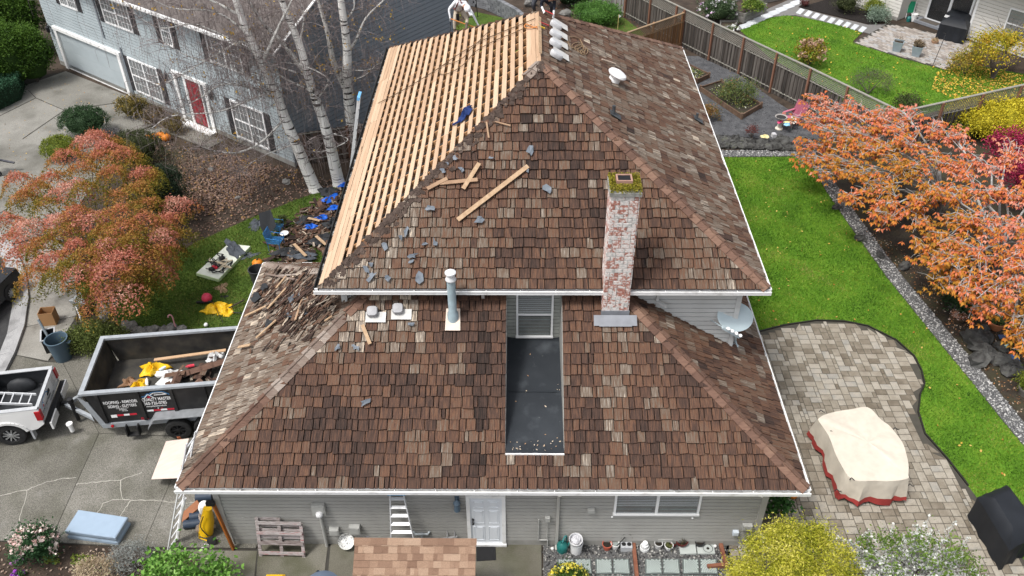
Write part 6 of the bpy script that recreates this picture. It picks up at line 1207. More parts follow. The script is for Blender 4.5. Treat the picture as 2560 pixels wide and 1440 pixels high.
for i, (s_, t, c_, lb) in enumerate(((1.9, 1.9, (.55, .6, .62), 'clear plastic bottle in the trailer bed'), (2.75, 1.9, (.6, .05, .08), 'red wrapper scrap in the trailer bed'), (2.7, .9, (.3, .65, .1), 'lime green wrapper in the trailer bed'), (1.5, 1.3, (.75, .73, .66), 'white tube lying in the trailer bed'))):
    o = MB(); p = TR(s_, t, TF+.08); d = Vector((ru(-1, 1), ru(-1, 1), .1)).normalized()*.14; o.tube([p-d, p-d*.2, p+d*.6, p+d*.75, p+d], [.05, .055, .05, .022, .022], 8); tag(o.build('litter_item', S('litter %d' % i, c_, rough=.4)), lb, 'litter')
# ---- car wheel edge of a parked car at the left border
CK = frameT(G(-75, 800), (.15, .99)); ck = thing('parked_car', 'dark car on the street, only its wheels showing at the left edge', 'car', G(-75, 800)); o = MB(); hexa(o, CK, -2.2, 2.2, -.9, .9, .3, .95, dx0=.1, dx1=-.1, dy=.05); o.build('body', S('dark paint', (.015, .016, .018), rough=.25), ck); o = MB(); hexa(o, CK, -1.6, 1.2, -.8, .8, .951, 1.45, dx0=.5, dx1=-.6, dy=.12); o.build('cabin', S('tinted cab glass', (.02, .025, .03)), ck)
for x in (-1.35, 1.35):
    for sd in (1, -1): wheel(ck, CK, x, sd*.84, .33, .22, sd, m_alloy)
# ================================================================ LOOSE THINGS ON THE ROOFS
def roofbeam(name, label, face, a, b, wd, th, mat, cat='board', h=.11): o = MB(); o.beam(face.px(*a, h), face.px(*b, h+.02), wd, th, up=face.n); return tag(o.build(name, mat), label, cat)
m_pine = M('rough pine', [(.26, .165, .1), (.38, .26, .16), (.5, .37, .245)], rough=.85, ns=2, amt=.9, stretch=(5, 5, 5)); m_pined = M('darker pine', [(.2, .12, .075), (.31, .2, .125), (.42, .29, .19)], rough=.85, ns=2, amt=.9)
roofbeam('loose_board', 'long pale board lying diagonally on the upper front slope', FRONT_U, (1144, 550), (1320, 415), .13, .035, m_pine)
roofbeam('loose_board', 'short pale board crossing another left of the long board', FRONT_U, (1158, 472), (1198, 408), .12, .035, m_pine, h=.12)
roofbeam('loose_board', 'brown board lying flat under the crossing short board', FRONT_U, (1100, 458), (1194, 449), .11, .035, m_pined)
roofbeam('loose_board', 'brown offcut at the left end of the crossed boards', FRONT_U, (1068, 472), (1118, 446), .11, .035, m_pined)
roofbeam('loose_board', 'split tan board below the two box vents', FRONT_L, (906, 812), (925, 860), .1, .03, m_pine)
roofbeam('loose_board', 'narrow reddish board scrap near the upper hip', FRONT_U, (1216, 305), (1222, 345), .05, .03, m_pined); roofbeam('loose_board', 'thin splintered lath beside the upper hip', FRONT_U, (1238, 304), (1276, 314), .04, .02, m_pined)
roofbeam('pry_stick', 'white-handled wooden stick on the right slope by the dome vent', RIGHT_U, (1505, 148), (1540, 160), .04, .03, S('pale stick', (.5, .4, .32)), 'stick')
m_rope = S('brown rope', (.13, .085, .05), rough=.9); m_orr = S('orange hose', (.55, .2, .05), rough=.5)
def rope(name, label, face, px_, r, mat, cat='rope', h=.07, s=5): o = MB(); o.tube(smooth_path([face.px(u, v, h) for u, v in px_], s), r, 5); return tag(o.build(name, mat, None, smooth=True), label, cat)
rope('rope', 'brown rope stretched across the bare sheathing to the left eave', LEFT_U, [(1338, 46), (1300, 62), (1250, 82), (1200, 104), (1140, 140), (1100, 168), (1050, 200), (990, 235), (945, 258)], .016, m_rope)
rope('rope', 'slack dark rope curling over the upper sheathing boards', LEFT_U, [(1330, 60), (1290, 80), (1240, 100), (1190, 128), (1160, 160), (1125, 182), (1100, 184), (1105, 165), (1150, 150), (1180, 120), (1230, 70)], .014, m_rope)
rope('air_hose', 'orange hose looped at the roof peak', LEFT_U, [(1344, 70), (1330, 66), (1315, 60), (1312, 68), (1325, 70), (1343, 66)], .016, m_orr, 'hose')
cps = []
for k in range(26): a = k*.9; cps.append((1440+k*.9+14*math.cos(a)*(1-.01*k), 112+k*.7+9*math.sin(a)))
rope('rope_coil', 'coiled tan rope on the right slope beside the vents', RIGHT_U, [(1414, 94), (1420, 105), (1430, 120)]+cps+[(1462, 134), (1450, 98), (1425, 92)], .014, S('tan rope', (.24, .16, .09)), h=.07, s=3)
roofbeam('pry_bar', 'red shovel handle lying over the ridge', RIGHT_U, (1347, 54), (1372, 64), .035, .035, S('red tool', (.5, .05, .05)), 'tool', h=.1); roofbeam('level_tool', 'yellow tool lying just below the ridge', RIGHT_U, (1346, 64), (1362, 71), .05, .03, S('yellow tool', (.6, .4, .02)), 'tool', h=.1)
roofbeam('ridge_board', 'pale trim board left along the stripped ridge', RIGHT_U, (1349, 42), (1351, 132), .1, .03, m_pine, h=.1)
crumple('work_shirt', 'dark blue cloth draped on the bare sheathing boards', LEFT_U.px(1166, 284, .05), .42, .17, .16, S('navy cloth', (.012, .03, .12), rough=.8, var=.3), 'cloth', rot=-.35, face=LEFT_U, lobes=.2)
roofbeam('sleeve', 'dark rolled cloth tail below the blue cloth', LEFT_U, (1132, 312), (1150, 302), .07, .04, S('navy cloth', (.012, .03, .12)), 'cloth', h=.07)
def scrap(u, v, s, face, label, mat=None, group=None, rot=None):
    p = face.px(u, v, .095); fm = face.m4(p, ru(0, 6.28) if rot is None else rot).to_3x3(); n = random.randint(6, 9); o = MB(); V = [tuple(p+fm @ Vector((0, 0, .035)))]
    for k in range(n): a = 2*math.pi*k/n; r = s*ru(.3, 1.15); V.append(tuple(p+fm @ Vector((r*math.cos(a), r*.62*math.sin(a), ru(.004, .07)))))
    o.add(V, [(0, 1+k, 1+(k+1) % n) for k in range(n)]); ob = o.build('felt_scrap', mat or m_felt); md = ob.modifiers.new('thick', 'SOLIDIFY'); md.thickness = .005; return tag(ob, label, 'felt scrap', group)
m_feltb = M('blue grey felt', [(.085, .1, .12), (.135, .155, .18), (.2, .22, .25)], rough=.7, ns=5, rnd=.4)
for u, v, s, lb in ((1326, 380, .22, 'pointed felt scrap above the long board'), (1318, 425, .1, 'small felt scrap at the top end of the long board'), (1371, 476, .2, 'felt scrap to the right of the long board'), (1200, 550, .2, 'felt scrap below the lower end of the long board'), (1139, 396, .12, 'round felt scrap left of the crossed boards'), (1155, 425, .16, 'felt scrap tucked beside the crossed boards'), (1225, 395, .1, 'curled felt scrap above the crossed boards'), (1108, 428, .13, 'narrow felt scrap at the torn hip'), (1075, 521, .24, 'flat wide felt scrap by the torn hip'),
                    (1118, 408, .07, 'tiny felt scrap at the torn hip'), (960, 615, .2, 'felt scrap on the lower left of the upper slope'), (1062, 611, .14, 'left of a pair of felt scraps mid slope'), (1086, 608, .14, 'right of a pair of felt scraps mid slope'), (1033, 640, .16, 'folded felt scrap mid slope'), (1026, 655, .14, 'thin felt scrap below the folded one'), (927, 661, .13, 'felt scrap near the upper eave corner'), (915, 674, .16, 'torn felt scrap just left of the eave pair'), (930, 690, .22, 'largest felt scrap above the upper gutter'), (970, 697, .15, 'triangular felt scrap above the upper gutter'), (1048, 694, .2, 'oval felt scrap right above the upper gutter'), (1015, 580, .16, 'brown-grey felt scrap near the torn hip'), (1003, 594, .12, 'small scrap under the brown-grey one')):
    scrap(u, v, s, FRONT_U, lb, m_feltb)
for u, v, s, lb in ((912, 1005, .2, 'pointed felt scrap on the middle of the lower slope'), (845, 868, .14, 'felt scrap left of the split tan board'), (890, 870, .14, 'felt scrap just left of the split tan board end'), (1028, 812, .13, 'felt scrap below the right box vent')): scrap(u, v, s, FRONT_L, lb, m_feltb)
# debris heap on the garage roof
def heap_px():
    while True:
        u, v = random.gauss(745, 55), random.gauss(745, 50)
        x = (v-660)/560.; le = 660-222*x
        if v > 672 and u > le+10 and u < 890-(v-740)*1.1 and u < 835+max(0, 40-(v-660)) and v < 880: return u, v
def roof_place(k):
    u, v = heap_px(); h = .05+.14*math.exp(-((u-790)/70)**2-((v-720)/60)**2)+ru(0, .08); p = LEFT_L.px(u, v, h); return LEFT_L.m4(p, random.gauss(2.35, .4)) @ Matrix.Rotation(ru(-.25, .25), 4, 'Y') @ Matrix.Rotation(ru(-.25, .25), 4, 'X')
debris('loose_shake', 130, roof_place, 'split old shake in the debris heap on the garage roof', 'debris heap on the garage roof', ln=(.28, .75), wd=(.05, .17), cols_t=(.05, .97))
fragments('shake_fragments', 'splinters and dust of the debris heap on the garage roof', roof_place, 700, .16, m_shake)
for a, b, lb, t in (((612, 790), (665, 765), 'long bright split board at the garage roof eave', m_pine), ((640, 845), (690, 800), 'bright plank on the left of the garage roof heap', m_pine), ((668, 772), (715, 720), 'pale slanting plank in the middle of the heap', m_pine), ((738, 800), (765, 720), 'thick grey-tan plank standing out of the heap', m_pined), ((755, 770), (790, 700), 'brown plank beside the thick plank', m_pined), ((690, 720), (715, 690), 'pale plank at the top of the heap', m_pine), ((745, 735), (768, 705), 'whitish plank under the upper eave', m_pine), ((665, 685), (745, 700), 'old hip cap board loosened at the garage back corner', m_capg), ((690, 690), (795, 682), 'row of displaced caps along the back garage hip', m_capg), ((812, 802), (830, 790), 'bright splinter beside the front hip', m_pine), ((595, 868), (625, 862), 'narrow sliver on the lower garage eave', m_pine)):
    roofbeam('loose_board', lb, LEFT_L, a, b, ru(.06, .1), .025, t, h=.16)
for u, v, s, lb, f_ in ((640, 745, .42, 'big black felt flap hanging over the garage eave', LEFT_L), (660, 720, .28, 'black felt flap above the eave flap', LEFT_L), (730, 750, .3, 'blue-grey felt strip across the debris heap', LEFT_L), (750, 735, .26, 'second felt strip in the debris heap', LEFT_L), (672, 810, .26, 'dark felt piece under the bright planks', LEFT_L), (725, 790, .16, 'felt scrap low in the debris heap', LEFT_L), (765, 785, .12, 'blue felt tip at the foot of the thick plank', LEFT_L)):
    p = f_.px(u, v, .14); o = MB(); fm = f_.m4(p, .6).to_3x3(); n = 9; V = [tuple(p+fm @ Vector((0, 0, .06)))]
    for k in range(n): a = 2*math.pi*k/n; r = s*ru(.6, 1.25); V.append(tuple(p+fm @ Vector((r*math.cos(a), r*.5*math.sin(a), ru(-.02, .08)))))
    o.add(V, [(0, 1+k, 1+(k+1) % n) for k in range(n)]); ob = o.build('felt_flap', S('black felt', (.025, .027, .03), rough=.8, var=.3) if 'black' in lb or 'dark' in lb else m_felt); ob.modifiers.new('thick', 'SOLIDIFY').thickness = .006; tag(ob, lb, 'roofing felt')
# ================================================================ GROUND DEBRIS BESIDE THE GARAGE
def gheap():
    while True:
        t = random.random(); cx, cy = 720+t*130+random.gauss(0, 26), 640-t*150+random.gauss(0, 26)
        if cx < 870-(cy-440)*.19 and cy < 656 and cx > 648 and (cx-690)*(-.62)+640-cy < 62+12: return cx, cy
def gplace(k):
    u, v = gheap(); z = .02+abs(random.gauss(0, .1)); return Matrix.Translation(G(u, v, z)) @ Matrix.Rotation(ru(0, 6.28), 4, 'Z') @ Matrix.Rotation(ru(-.35, .35), 4, 'Y') @ Matrix.Rotation(ru(-.3, .3), 4, 'X')
debris('loose_shake', 130, gplace, 'old shake thrown down on the lawn beside the garage', 'shakes dumped on the lawn', ln=(.35, .75), wd=(.08, .24), cols_t=(.02, .75))
fragments('shake_litter', 'splinters and bark dust strewn on the lawn beside the garage', gplace, 900, .2, m_shake)
m_bfelt = S('black felt', (.025, .027, .03), rough=.8, var=.3)
for u, v, rx, ry, h, lb, mt_, rt in ((770, 550, .5, .35, .12, 'black felt sheet at the upper end of the lawn debris', m_bfelt, .3), (820, 480, .4, .5, .15, 'black felt bundle near the birch trunks', m_bfelt, 1.), (715, 630, .55, .3, .14, 'dark felt sheet behind the garage roof', m_bfelt, .2), (800, 600, .5, .35, .15, 'black felt heap against the upper eave', m_bfelt, .8), (760, 640, .6, .25, .1, 'slate grey felt sheet along the garage back gutter', m_felt, .0), (830, 560, .4, .35, .2, 'rolled black felt under the upper eave', m_bfelt, 1.2),
                                   (825, 497, .42, .25, .12, 'upper blue tarp piece in the lawn debris', m_blue, .9), (838, 520, .35, .2, .12, 'middle blue tarp piece next to the eave', m_blue, .2), (803, 545, .32, .2, .12, 'blue tarp piece beside the pale boards', m_blue, .5), (778, 567, .3, .2, .14, 'lowest crumpled blue tarp piece', m_blue, .2), (862, 462, .3, .2, .12, 'blue tarp corner at the foot of the birch', m_blue, .9)):
    crumple('tarp' if mt_ is m_blue else 'felt_sheet', lb, G(u, v, .16), rx, ry, h, mt_, 'tarp' if mt_ is m_blue else 'roofing felt', rt, lobes=.2)
for a, b, lb in (((770, 545), (800, 552), 'tan board end among the lawn debris'), ((790, 590), (815, 612), 'thin pale lath on the lawn debris'), ((735, 610), (765, 640), 'bright broken hip cap on the lawn debris')): o = MB(); o.beam(G(*a, .3), G(*b, .32), .12, .03); tag(o.build('loose_board', m_pine), lb, 'board')
# ---- garden chairs
m_bch = S('blue chair enamel', (.03, .15, .36), rough=.4)
def gchair(label, p, rz):
    t = thing('garden_chair', label, 'chair', p, 'blue garden chairs'); m = Matrix.Rotation(rz, 3, 'Z'); Q = lambda x, y, z: Vector(p)+m @ Vector((x, y, z))
    for x in (-.25, .25):
        for y in (-.24, .24): o = MB(); o.tube([Q(x, y, 0), Q(x, y, .42)], .016, 6); o.build('leg', m_bch, t)
        o = MB(); o.tube([Q(x, -.26, .4), Q(x, -.28, .62), Q(x, .1, .64), Q(x, .26, .66)], .018, 6); o.build('armrest', m_bch, t)
    o = MB(); [o.tube([Q(-.26+k*.052, -.27, .43), Q(-.26+k*.052, .25, .42)], .009, 4) for k in range(11)]; [o.tube([Q(-.27, -.27+k*.06, .43), Q(.27, -.27+k*.06, .43)], .009, 4) for k in range(10)]; o.build('seat', m_bch, t)
    o = MB(); [o.tube([Q(-.26+k*.052, .25, .42), Q(-.26+k*.052, .36, .92)], .009, 4) for k in range(11)]; [o.tube([Q(-.27, .25+.012*k, .45+k*.055), Q(.27, .25+.012*k, .45+k*.055)], .009, 4) for k in range(9)]; o.build('backrest', m_bch, t); return t
gchair('blue wire garden chair nearer the camera on the lawn', G(693, 622), R_(82)); gchair('blue wire garden chair half hidden by a felt sheet', G(693, 588), R_(86))
o = MB(); pc = G(672, 562, .75); o.slab([pc+Vector((-.35, .1, .5)), pc+Vector((.1, .3, .55)), pc+Vector((.32, -.05, .0)), pc+Vector((-.05, -.4, -.45)), pc+Vector((-.3, -.2, .0))], .01); tag(o.build('felt_sheet', m_bfelt), 'black felt sheet standing against the far blue chair', 'roofing felt')
o = MB(); o.lathe(G(714, 600), [(.15, 0), (.17, .32), (.175, .33)], 16); b_ = thing('paint_bucket', 'small dark bucket with a white lid between the blue chairs', 'bucket', G(714, 600)); o.build('pail', m_blk, b_); o = MB(); o.lathe(G(714, 600)+UPV*.331, [(.18, 0), (.18, .03), (.15, .035), (0, .035)], 16); o.build('lid', m_rag, b_)
t_ = bush('potted_plant', 'potted plant on the seat behind the far blue chair', G(703, 560, .3), (.2, .2, .18), OLV, 400, .08, 10, .06, core=0, cat='plant')
crumple('felt_sheet', 'blue-grey felt sheet lying on the lawn left of the chairs', G(645, 560), .35, .5, .12, m_felt, 'roofing felt', -.4, lobes=.18)
# ---- foam board with harness
q = GP([(492, 690), (548, 706), (628, 622), (573, 616)], .0); o = MB(); o.prism(q, 0, .14); fb = tag(o.build('foam_board', S('pale lime foam', (.52, .64, .36), rough=.6, var=.04)), 'pale lime foam mattress board lying on the lawn', 'foam board')
o = MB(); o.prism(shrink(q, .02), .141, .15); o.build('top_sheet', S('white foam top', (.66, .69, .6), var=.03), fb)
crumple('felt_sheet', 'grey felt strip draped over the foam board', G(585, 622, .16), .75, .28, .06, m_felt, 'roofing felt', R_(125), lobes=.15); crumple('felt_sheet', 'dark felt piece on the grass right of the foam board', G(620, 640), .4, .2, .06, m_felt, 'roofing felt', .5)
hz_ = thing('safety_harness', 'tangled black and cream safety harness on the foam board', 'harness', G(550, 660, .15)); m_cream2 = S('cream strap', (.5, .42, .3)); 
for k in range(12):
    o = MB(); c = G(ru(525, 578), ru(645, 675), .2); o.tube(smooth_path([c+Vector((ru(-.4, .4), ru(-.3, .3), ru(0, .1))) for _ in range(5)], 5), .022, 5); o.build('strap', m_blk if k % 3 else m_cream2, hz_, smooth=True)
for u, v, c_ in ((529, 672, m_blk), (555, 645, m_blk), (536, 668, m_letr)): o = MB(); o.sphere(G(u, v, .22), (.14, .1, .08), 10, 6, jit=.15); o.build('pouch', c_, hz_, smooth=True)
crumple('bark_piece', 'brown bark-like felt scrap below the foam board', G(555, 720), .22, .32, .05, m_pined, 'felt scrap', .4)
# ---- yellow raincoat, pink globe, sticks
crumple('raincoat', 'yellow raincoat spread on the front lawn', G(540, 772), .5, .36, .24, m_ylw, 'raincoat', .2, lobes=.13); crumple('raincoat', 'yellow sleeve piece at the right of the raincoat', G(566, 778), .3, .36, .16, m_ylw, 'raincoat', .2, lobes=.15)
o = MB(); o.sphere(G(517, 745, .2), .2, 14, 9); tag(o.build('pink_lantern', S('pink globe', (.62, .05, .1), rough=.4, var=.25), None, smooth=True), 'shiny pink globe on the front lawn', 'lawn ornament')
for a, b, r, c_, lb in (((492, 756), (530, 754), .05, m_blk, 'short black pipe beside the pink globe'), ((527, 745, ), (558, 807), .012, m_blk, 'thin black rod leaning over the raincoat'), ((567, 773), (610, 750), .03, S('dark wood', (.05, .035, .025)), 'dark wooden stick right of the raincoat'), ((582, 781), (606, 783), .02, m_blk, 'small black pipe near the garage eave')): o = MB(); o.tube([G(*a, .1), G(*b, .16)], r, 7); tag(o.build('rod', c_), lb, 'rod')
crumple('glove', 'small dark glove dropped above the raincoat', G(561, 742), .16, .07, .05, m_blk, 'glove', 0)
# ---- flamingo stake and ball by the trailer
o = MB(); b_ = G(441, 824); o.tube(smooth_path([b_, b_+UPV*.35, b_+Vector((0, 0, .62)), b_+Vector((-.06, 0, .7)), b_+Vector((-.14, 0, .66)), b_+Vector((-.15, 0, .58))], 4), .025, 7); tag(o.build('cane_ornament', S('pink cane', (.7, .35, .36), rough=.4), None, smooth=True), 'pink hooked garden cane behind the trailer', 'ornament'); o = MB(); o.sphere(G(515, 812, .08), .08, 10, 6); tag(o.build('white_ball', m_rag, None, smooth=True), 'small white globe behind the trailer', 'ornament')
# ---- stones
rk = []
for k in range(6):
    o = MB(); o.sphere((0, 0, .35), (.5, .4, .36), 10, 6, jit=.16); rk.append(o.mesh('stone', M('grey rock', [(.09, .085, .08), (.17, .165, .155), (.28, .27, .25)], rough=.95, ns=3, detail=8, amt=1., rnd=.3, bump=.5, bs=8), (0, 0, 0)))
rkd = []
for k in range(5):
    o = MB(); o.sphere((0, 0, .35), (.5, .42, .4), 10, 6, jit=.2); rkd.append(o.mesh('stone', M('dark mossy rock', [(.018, .018, .017), (.045, .044, .042), (.09, .09, .085), (.07, .075, .035)], rough=.95, ns=3, detail=8, amt=1.1, rnd=.3, bump=.6, bs=8), (0, 0, 0)))
def rocks(name, label, items, meshes, z=0.):
    t = thing(name, label, 'stones', G(items[0][0], items[0][1], z))
    for u, v, s in items: place('stone', random.choice(meshes), t, Matrix.Translation(G(u, v, z)-UPV*s*.12) @ Matrix.Rotation(ru(0, 6.28), 4, 'Z') @ Matrix.Diagonal((s, s*ru(.7, 1.), s*ru(.6, .9), 1)))
rocks('edging_stones', 'short row of grey stones edging the front bed', [(259, 745, .6), (252, 760, .55), (260, 775, .65), (264, 785, .6), (266, 795, .5), (270, 715, .5)], rk)
rocks('edging_stones', 'grey stones along the lawn edge behind the trailer', [(325, 820, .65), (345, 828, .5), (365, 830, .55), (385, 828, .5), (410, 828, .5), (430, 824, .5), (315, 812, .4), (455, 825, .4)], rk)
rocks('rock_wall', 'low dark rock wall below the raised gravel garden', [(1780+k*19+ru(-4, 4), 352+4*math.sin(k)+k*1.0, ru(.7, 1.0)) for k in range(14)]+[(1790+k*22, 366+k*.9, ru(.5, .7)) for k in range(12)], rkd)
rocks('rockery', 'dark mossy rocks in the planting bed by the gravel border', [(2390, 775, .7), (2410, 790, .6), (2440, 785, .8), (2425, 765, .6), (2395, 750, .5), (2432, 855, 1.), (2450, 880, 1.1), (2470, 895, .9), (2445, 905, .9), (2465, 850, .7), (2500, 905, .8), (2420, 740, .5), (2530, 910, .6), (2520, 930, .7), (2500, 870, .6), (2545, 935, .6), (2455, 830, .6), (2360, 730, .5), (2150, 600, .5), (2200, 640, .5), (2260, 670, .6), (2090, 520, .5)], rkd)
rocks('field_stone', 'single pale stone at the foot of the birches', [(716, 456, .5)], rk); rocks('field_stones', 'grey boulders in the mulch beyond the ridge', [(1325, 14, .9), (1415, 38, .9), (1450, 42, .7)], rk); rocks('field_stone', 'pale stone in the leaf-covered bed below the shrubs', [(595, 497, .3), (528, 425, .35)], rk)
# ================================================================ FRONT WALK, LEFT
# trash can, tote, box, sign
def can(name, label, p, r0, r1, h, mat, cat, inner=None):
    t = thing(name, label, cat, p); o = MB(); o.lathe(p, [(r0, 0), (r1, h), (r1*1.07, h), (r1*1.07, h+.03), (r1*.96, h+.03), (r0*.9, .04), (0, .04)], 24); o.build('tub', mat, t, smooth=True, sharp=35); return t
m_bcan = S('blue-grey plastic', (.075, .115, .15), rough=.5, var=.12); p = G(160, 895)
t_ = can('trash_can', 'blue-grey round plastic trash can by the driveway shrub', p, .28, .36, .88, m_bcan, 'trash can')
for s_ in (-1, 1): o = MB(); o.beam(p+Vector((s_*.35, 0, .78)), p+Vector((s_*.45, 0, .74)), .14, .05); o.build('handle', m_bcan, t_)
can('trash_can', 'black round trash can at the garage eave corner', G(650, 712), .24, .31, .75, S('charcoal plastic', (.04, .042, .045), rough=.5), 'trash can')
p = G(133, 868); t_ = thing('storage_tote', 'black open tote behind the blue-grey trash can', 'tote', p); o = MB()
for dx, dy, sx, sy in ((-.2, 0, .02, .62), (.2, 0, .02, .62), (0, -.3, .38, .02), (0, .3, .38, .02)): o.box(p+Matrix.Rotation(.4, 3, 'Z') @ Vector((dx, dy, .3)), (sx, sy, .6), rz=.4)
o.box(p+UPV*.02, (.38, .58, .03), rz=.4); o.build('tub', m_blk, t_); o = MB()
for dx, dy, sx, sy in ((-.22, 0, .05, .68), (.22, 0, .05, .68), (0, -.32, .39, .05), (0, .32, .39, .05)): o.box(p+Matrix.Rotation(.4, 3, 'Z') @ Vector((dx, dy, .61)), (sx, sy, .03), rz=.4)
o.build('rim', m_greym, t_)
o = MB(); o.tube([p+Vector((.1, -.1, .1)), p+Vector((-.35, .35, 1.0))], .045, 8); tag(o.build('grey_pipe', S('grey pipe', (.16, .19, .21))), 'grey plastic pipe standing in the tote', 'pipe')
crumple('work_glove', 'dark rag beside the tote on the walk', G(146, 835), .16, .12, .1, m_blk, 'rag', 0)
p = G(128, 806); t_ = thing('cardboard_box', 'open brown cardboard box on the sidewalk', 'box', p); m_card = S('cardboard', (.36, .2, .09), rough=.8, var=.08); rz = R_(8); Rm = Matrix.Rotation(rz, 3, 'Z')
for dx, dy, sx, sy in ((-.25, 0, .012, .4), (.25, 0, .012, .4), (0, -.2, .488, .012), (0, .2, .488, .012)): o = MB(); o.box(p+Rm @ Vector((dx, dy, .29)), (sx, sy, .58), rz=rz); o.build('panel', m_card, t_)
o = MB(); o.box(p+UPV*.03, (.48, .38, .02), rz=rz); o.build('bottom', m_card, t_)
t_ = thing('yard_sign', 'blank white folded yard sign leaning in the front bed', 'sign', G(200, 800)); b, c, d = G(172, 752, .75), G(200, 731, .8), G(216, 760, .45); o = MB(); o.slab([G(193, 775, .05), b, c, d], .015); o.build('panel', S('white sign', (.62, .66, .68), rough=.4, var=.04), t_); o = MB(); o.slab([G(203, 806, .02), G(187, 765, .42), G(190, 768, .42), G(200, 790, .3)], .015); o.build('stake_panel', m_rag, t_)
ladder('folding_ladder', 'narrow grey ladder with yellow feet under the maple', G(280, 765), G(300, 655, .45), (1, .1, 0), .28, S('ladder grey blue', (.3, .36, .4), rough=.4), 9)
for u in (275, 285): o = MB(); o.box(G(u, 767, .06), (.1, .08, .08)); tag(o.build('ladder_foot', S('yellow foot', (.65, .5, .05))), 'yellow ladder foot, %s of the pair, on the bed edge' % ('left' if u < 280 else 'right'), 'ladder foot')
# tonneau lid on the drive
q = [G(171, 1347), G(297, 1364), G(328, 1312), G(205, 1293)]; ZL = .34; o = MB()
def inset(s, z): c = sum(q, Vector())/4; return [c+(x-c)*s+UPV*z for x in q]
P = inset(1., .02)+inset(1., .1)+inset(.93, .16)+inset(.93, .2)+inset(1.0, .25)+inset(1.0, ZL)+inset(.96, ZL+.02)
o.add(P, [(3, 2, 1, 0)]+[(r*4+i, r*4+(i+1) % 4, r*4+4+(i+1) % 4, r*4+4+i) for r in range(6) for i in range(4)]+[(24, 25, 26, 27)]); tag(o.build('truck_lid', S('pale blue gloss paint', (.28, .36, .45), rough=.12, var=.05, coat=.6, dirt=[((.1, .13, .17), 1.2, .62, .72, .6)])), 'pale blue hard truck-bed lid lying on the driveway', 'truck lid')
# plywood, ladder, rolls, hand tools under the corner
o = MB(); o.slab([G(415, 1103, .35), G(472, 1096, .9), G(446, 1195, .9), G(378, 1198, .35)], .015); tag(o.build('plywood_sheet', M('plywood', [(.5, .4, .34), (.57, .47, .41), (.61, .52, .46)], rough=.7, ns=2, stretch=(1, 6, 1))), 'pinkish plywood sheet propped beside the garage corner', 'plywood')
ladder('extension_ladder', 'aluminium ladder leaning on the front left gutter corner', G(428, 1372), W(478, 1094, .55), (.25, 1, 0), .42, m_al, 11, rail=(.07, .03)); o = MB(); o.box(G(408, 1190, .9)+Vector((.35, -.3, .4)), (.12, .1, .9)); 
o = MB(); a = G(445, 1345, .2); o.tube([a, W(452, 1290, .1), W(462, 1245, .2)], .05, 7); tag(o.build('plastic_wrap', m_rag, None, smooth=True), 'white plastic wrap strip along the leaning ladder', 'plastic wrap')
m_roll = S('felt roll', (.03, .045, .07), rough=.55)
for a, b, lb in (((490, 1243), (530, 1240), 'farthest blue-black felt roll behind the corner board'), ((475, 1293), (525, 1285), 'middle blue-black felt roll by the corner'), ((460, 1312), (510, 1306), 'nearest blue-black felt roll by the corner')): o = MB(); o.tube([G(*a, .13), G(*b, .13)], .13, 14); tag(o.build('felt_roll', m_roll, None, smooth=True, sharp=50), lb, 'felt roll')
o = MB(); o.beam(G(452, 1298, .1), G(498, 1258, .35), .28, .04); tag(o.build('cedar_board', S('red cedar', (.25, .1, .045), rnd=.2)), 'reddish cedar board lying across the felt rolls', 'board')
o = MB(); o.lathe(G(515, 1278, .55), [(.1, 0), (.17, .05), (.18, .2), (.13, .32), (0, .36)], 14); tag(o.build('hard_hat_bucket', m_rag, None, smooth=True), 'white rounded bucket hung at the house corner', 'bucket')
crumple('tool_bag', 'tan cloth bag standing beside the yellow saw', G(512, 1312, .2), .22, .32, .35, S('tan cloth', (.42, .34, .28)), 'bag', .3)
cp = thing('table_saw', 'yellow wheeled jobsite saw on the concrete by the corner', 'saw', G(528, 1345)); m_sy = S('tool yellow', (.7, .42, .01), rough=.35, var=.08); b_ = G(528, 1340)
o = MB(); o.tube([b_+Vector((-.12, 0, .15)), b_+Vector((-.02, .1, .55)), b_+Vector((.06, .2, 1.0))], [.2, .19, .12], 12); o.build('body', m_sy, cp, smooth=True); o = MB(); o.tube([b_+Vector((-.3, -.1, .05)), b_+Vector((-.24, -.12, .3))], .02, 6); o.tube([b_+Vector((-.3, -.1, .05)), b_+Vector((.05, -.22, .03))], .02, 6); o.build('frame', m_sy, cp); o = MB(); o.lathe(b_+Vector((.12, -.22, .13)), [(.13, 0), (.13, .08), (.05, .09), (0, .09)], 16, rot=Matrix.Rotation(R_(75), 3, 'X')); o.build('wheel', m_tyre, cp, smooth=True); o = MB(); o.tube(smooth_path([b_+Vector((.0, -.05, .95)), b_+Vector((-.12, -.15, .6)), b_+Vector((.05, -.22, .3))], 4), .015, 6); o.build('hose', m_blk, cp)
o = MB(); o.beam(Vector((BX0+.12, -.2, .02)), Vector((BX0-.08, -.1, 1.95)), .12, .05, up=(1, 0, 0)); tag(o.build('orange_level', S('orange level', (.35, .11, .02))), 'long orange-brown plank standing against the house corner', 'plank')
o = MB(); o.box(Vector((BX0-.1, -.18, 2.0)), (.22, .1, .14)); tag(o.build('black_drill', m_blk), 'black power tool perched at the corner board', 'power tool'); crumple('paper_scrap', 'small white paper on the concrete near the saw wheel', G(514, 1364), .1, .06, .02, m_rag, 'paper', .2)
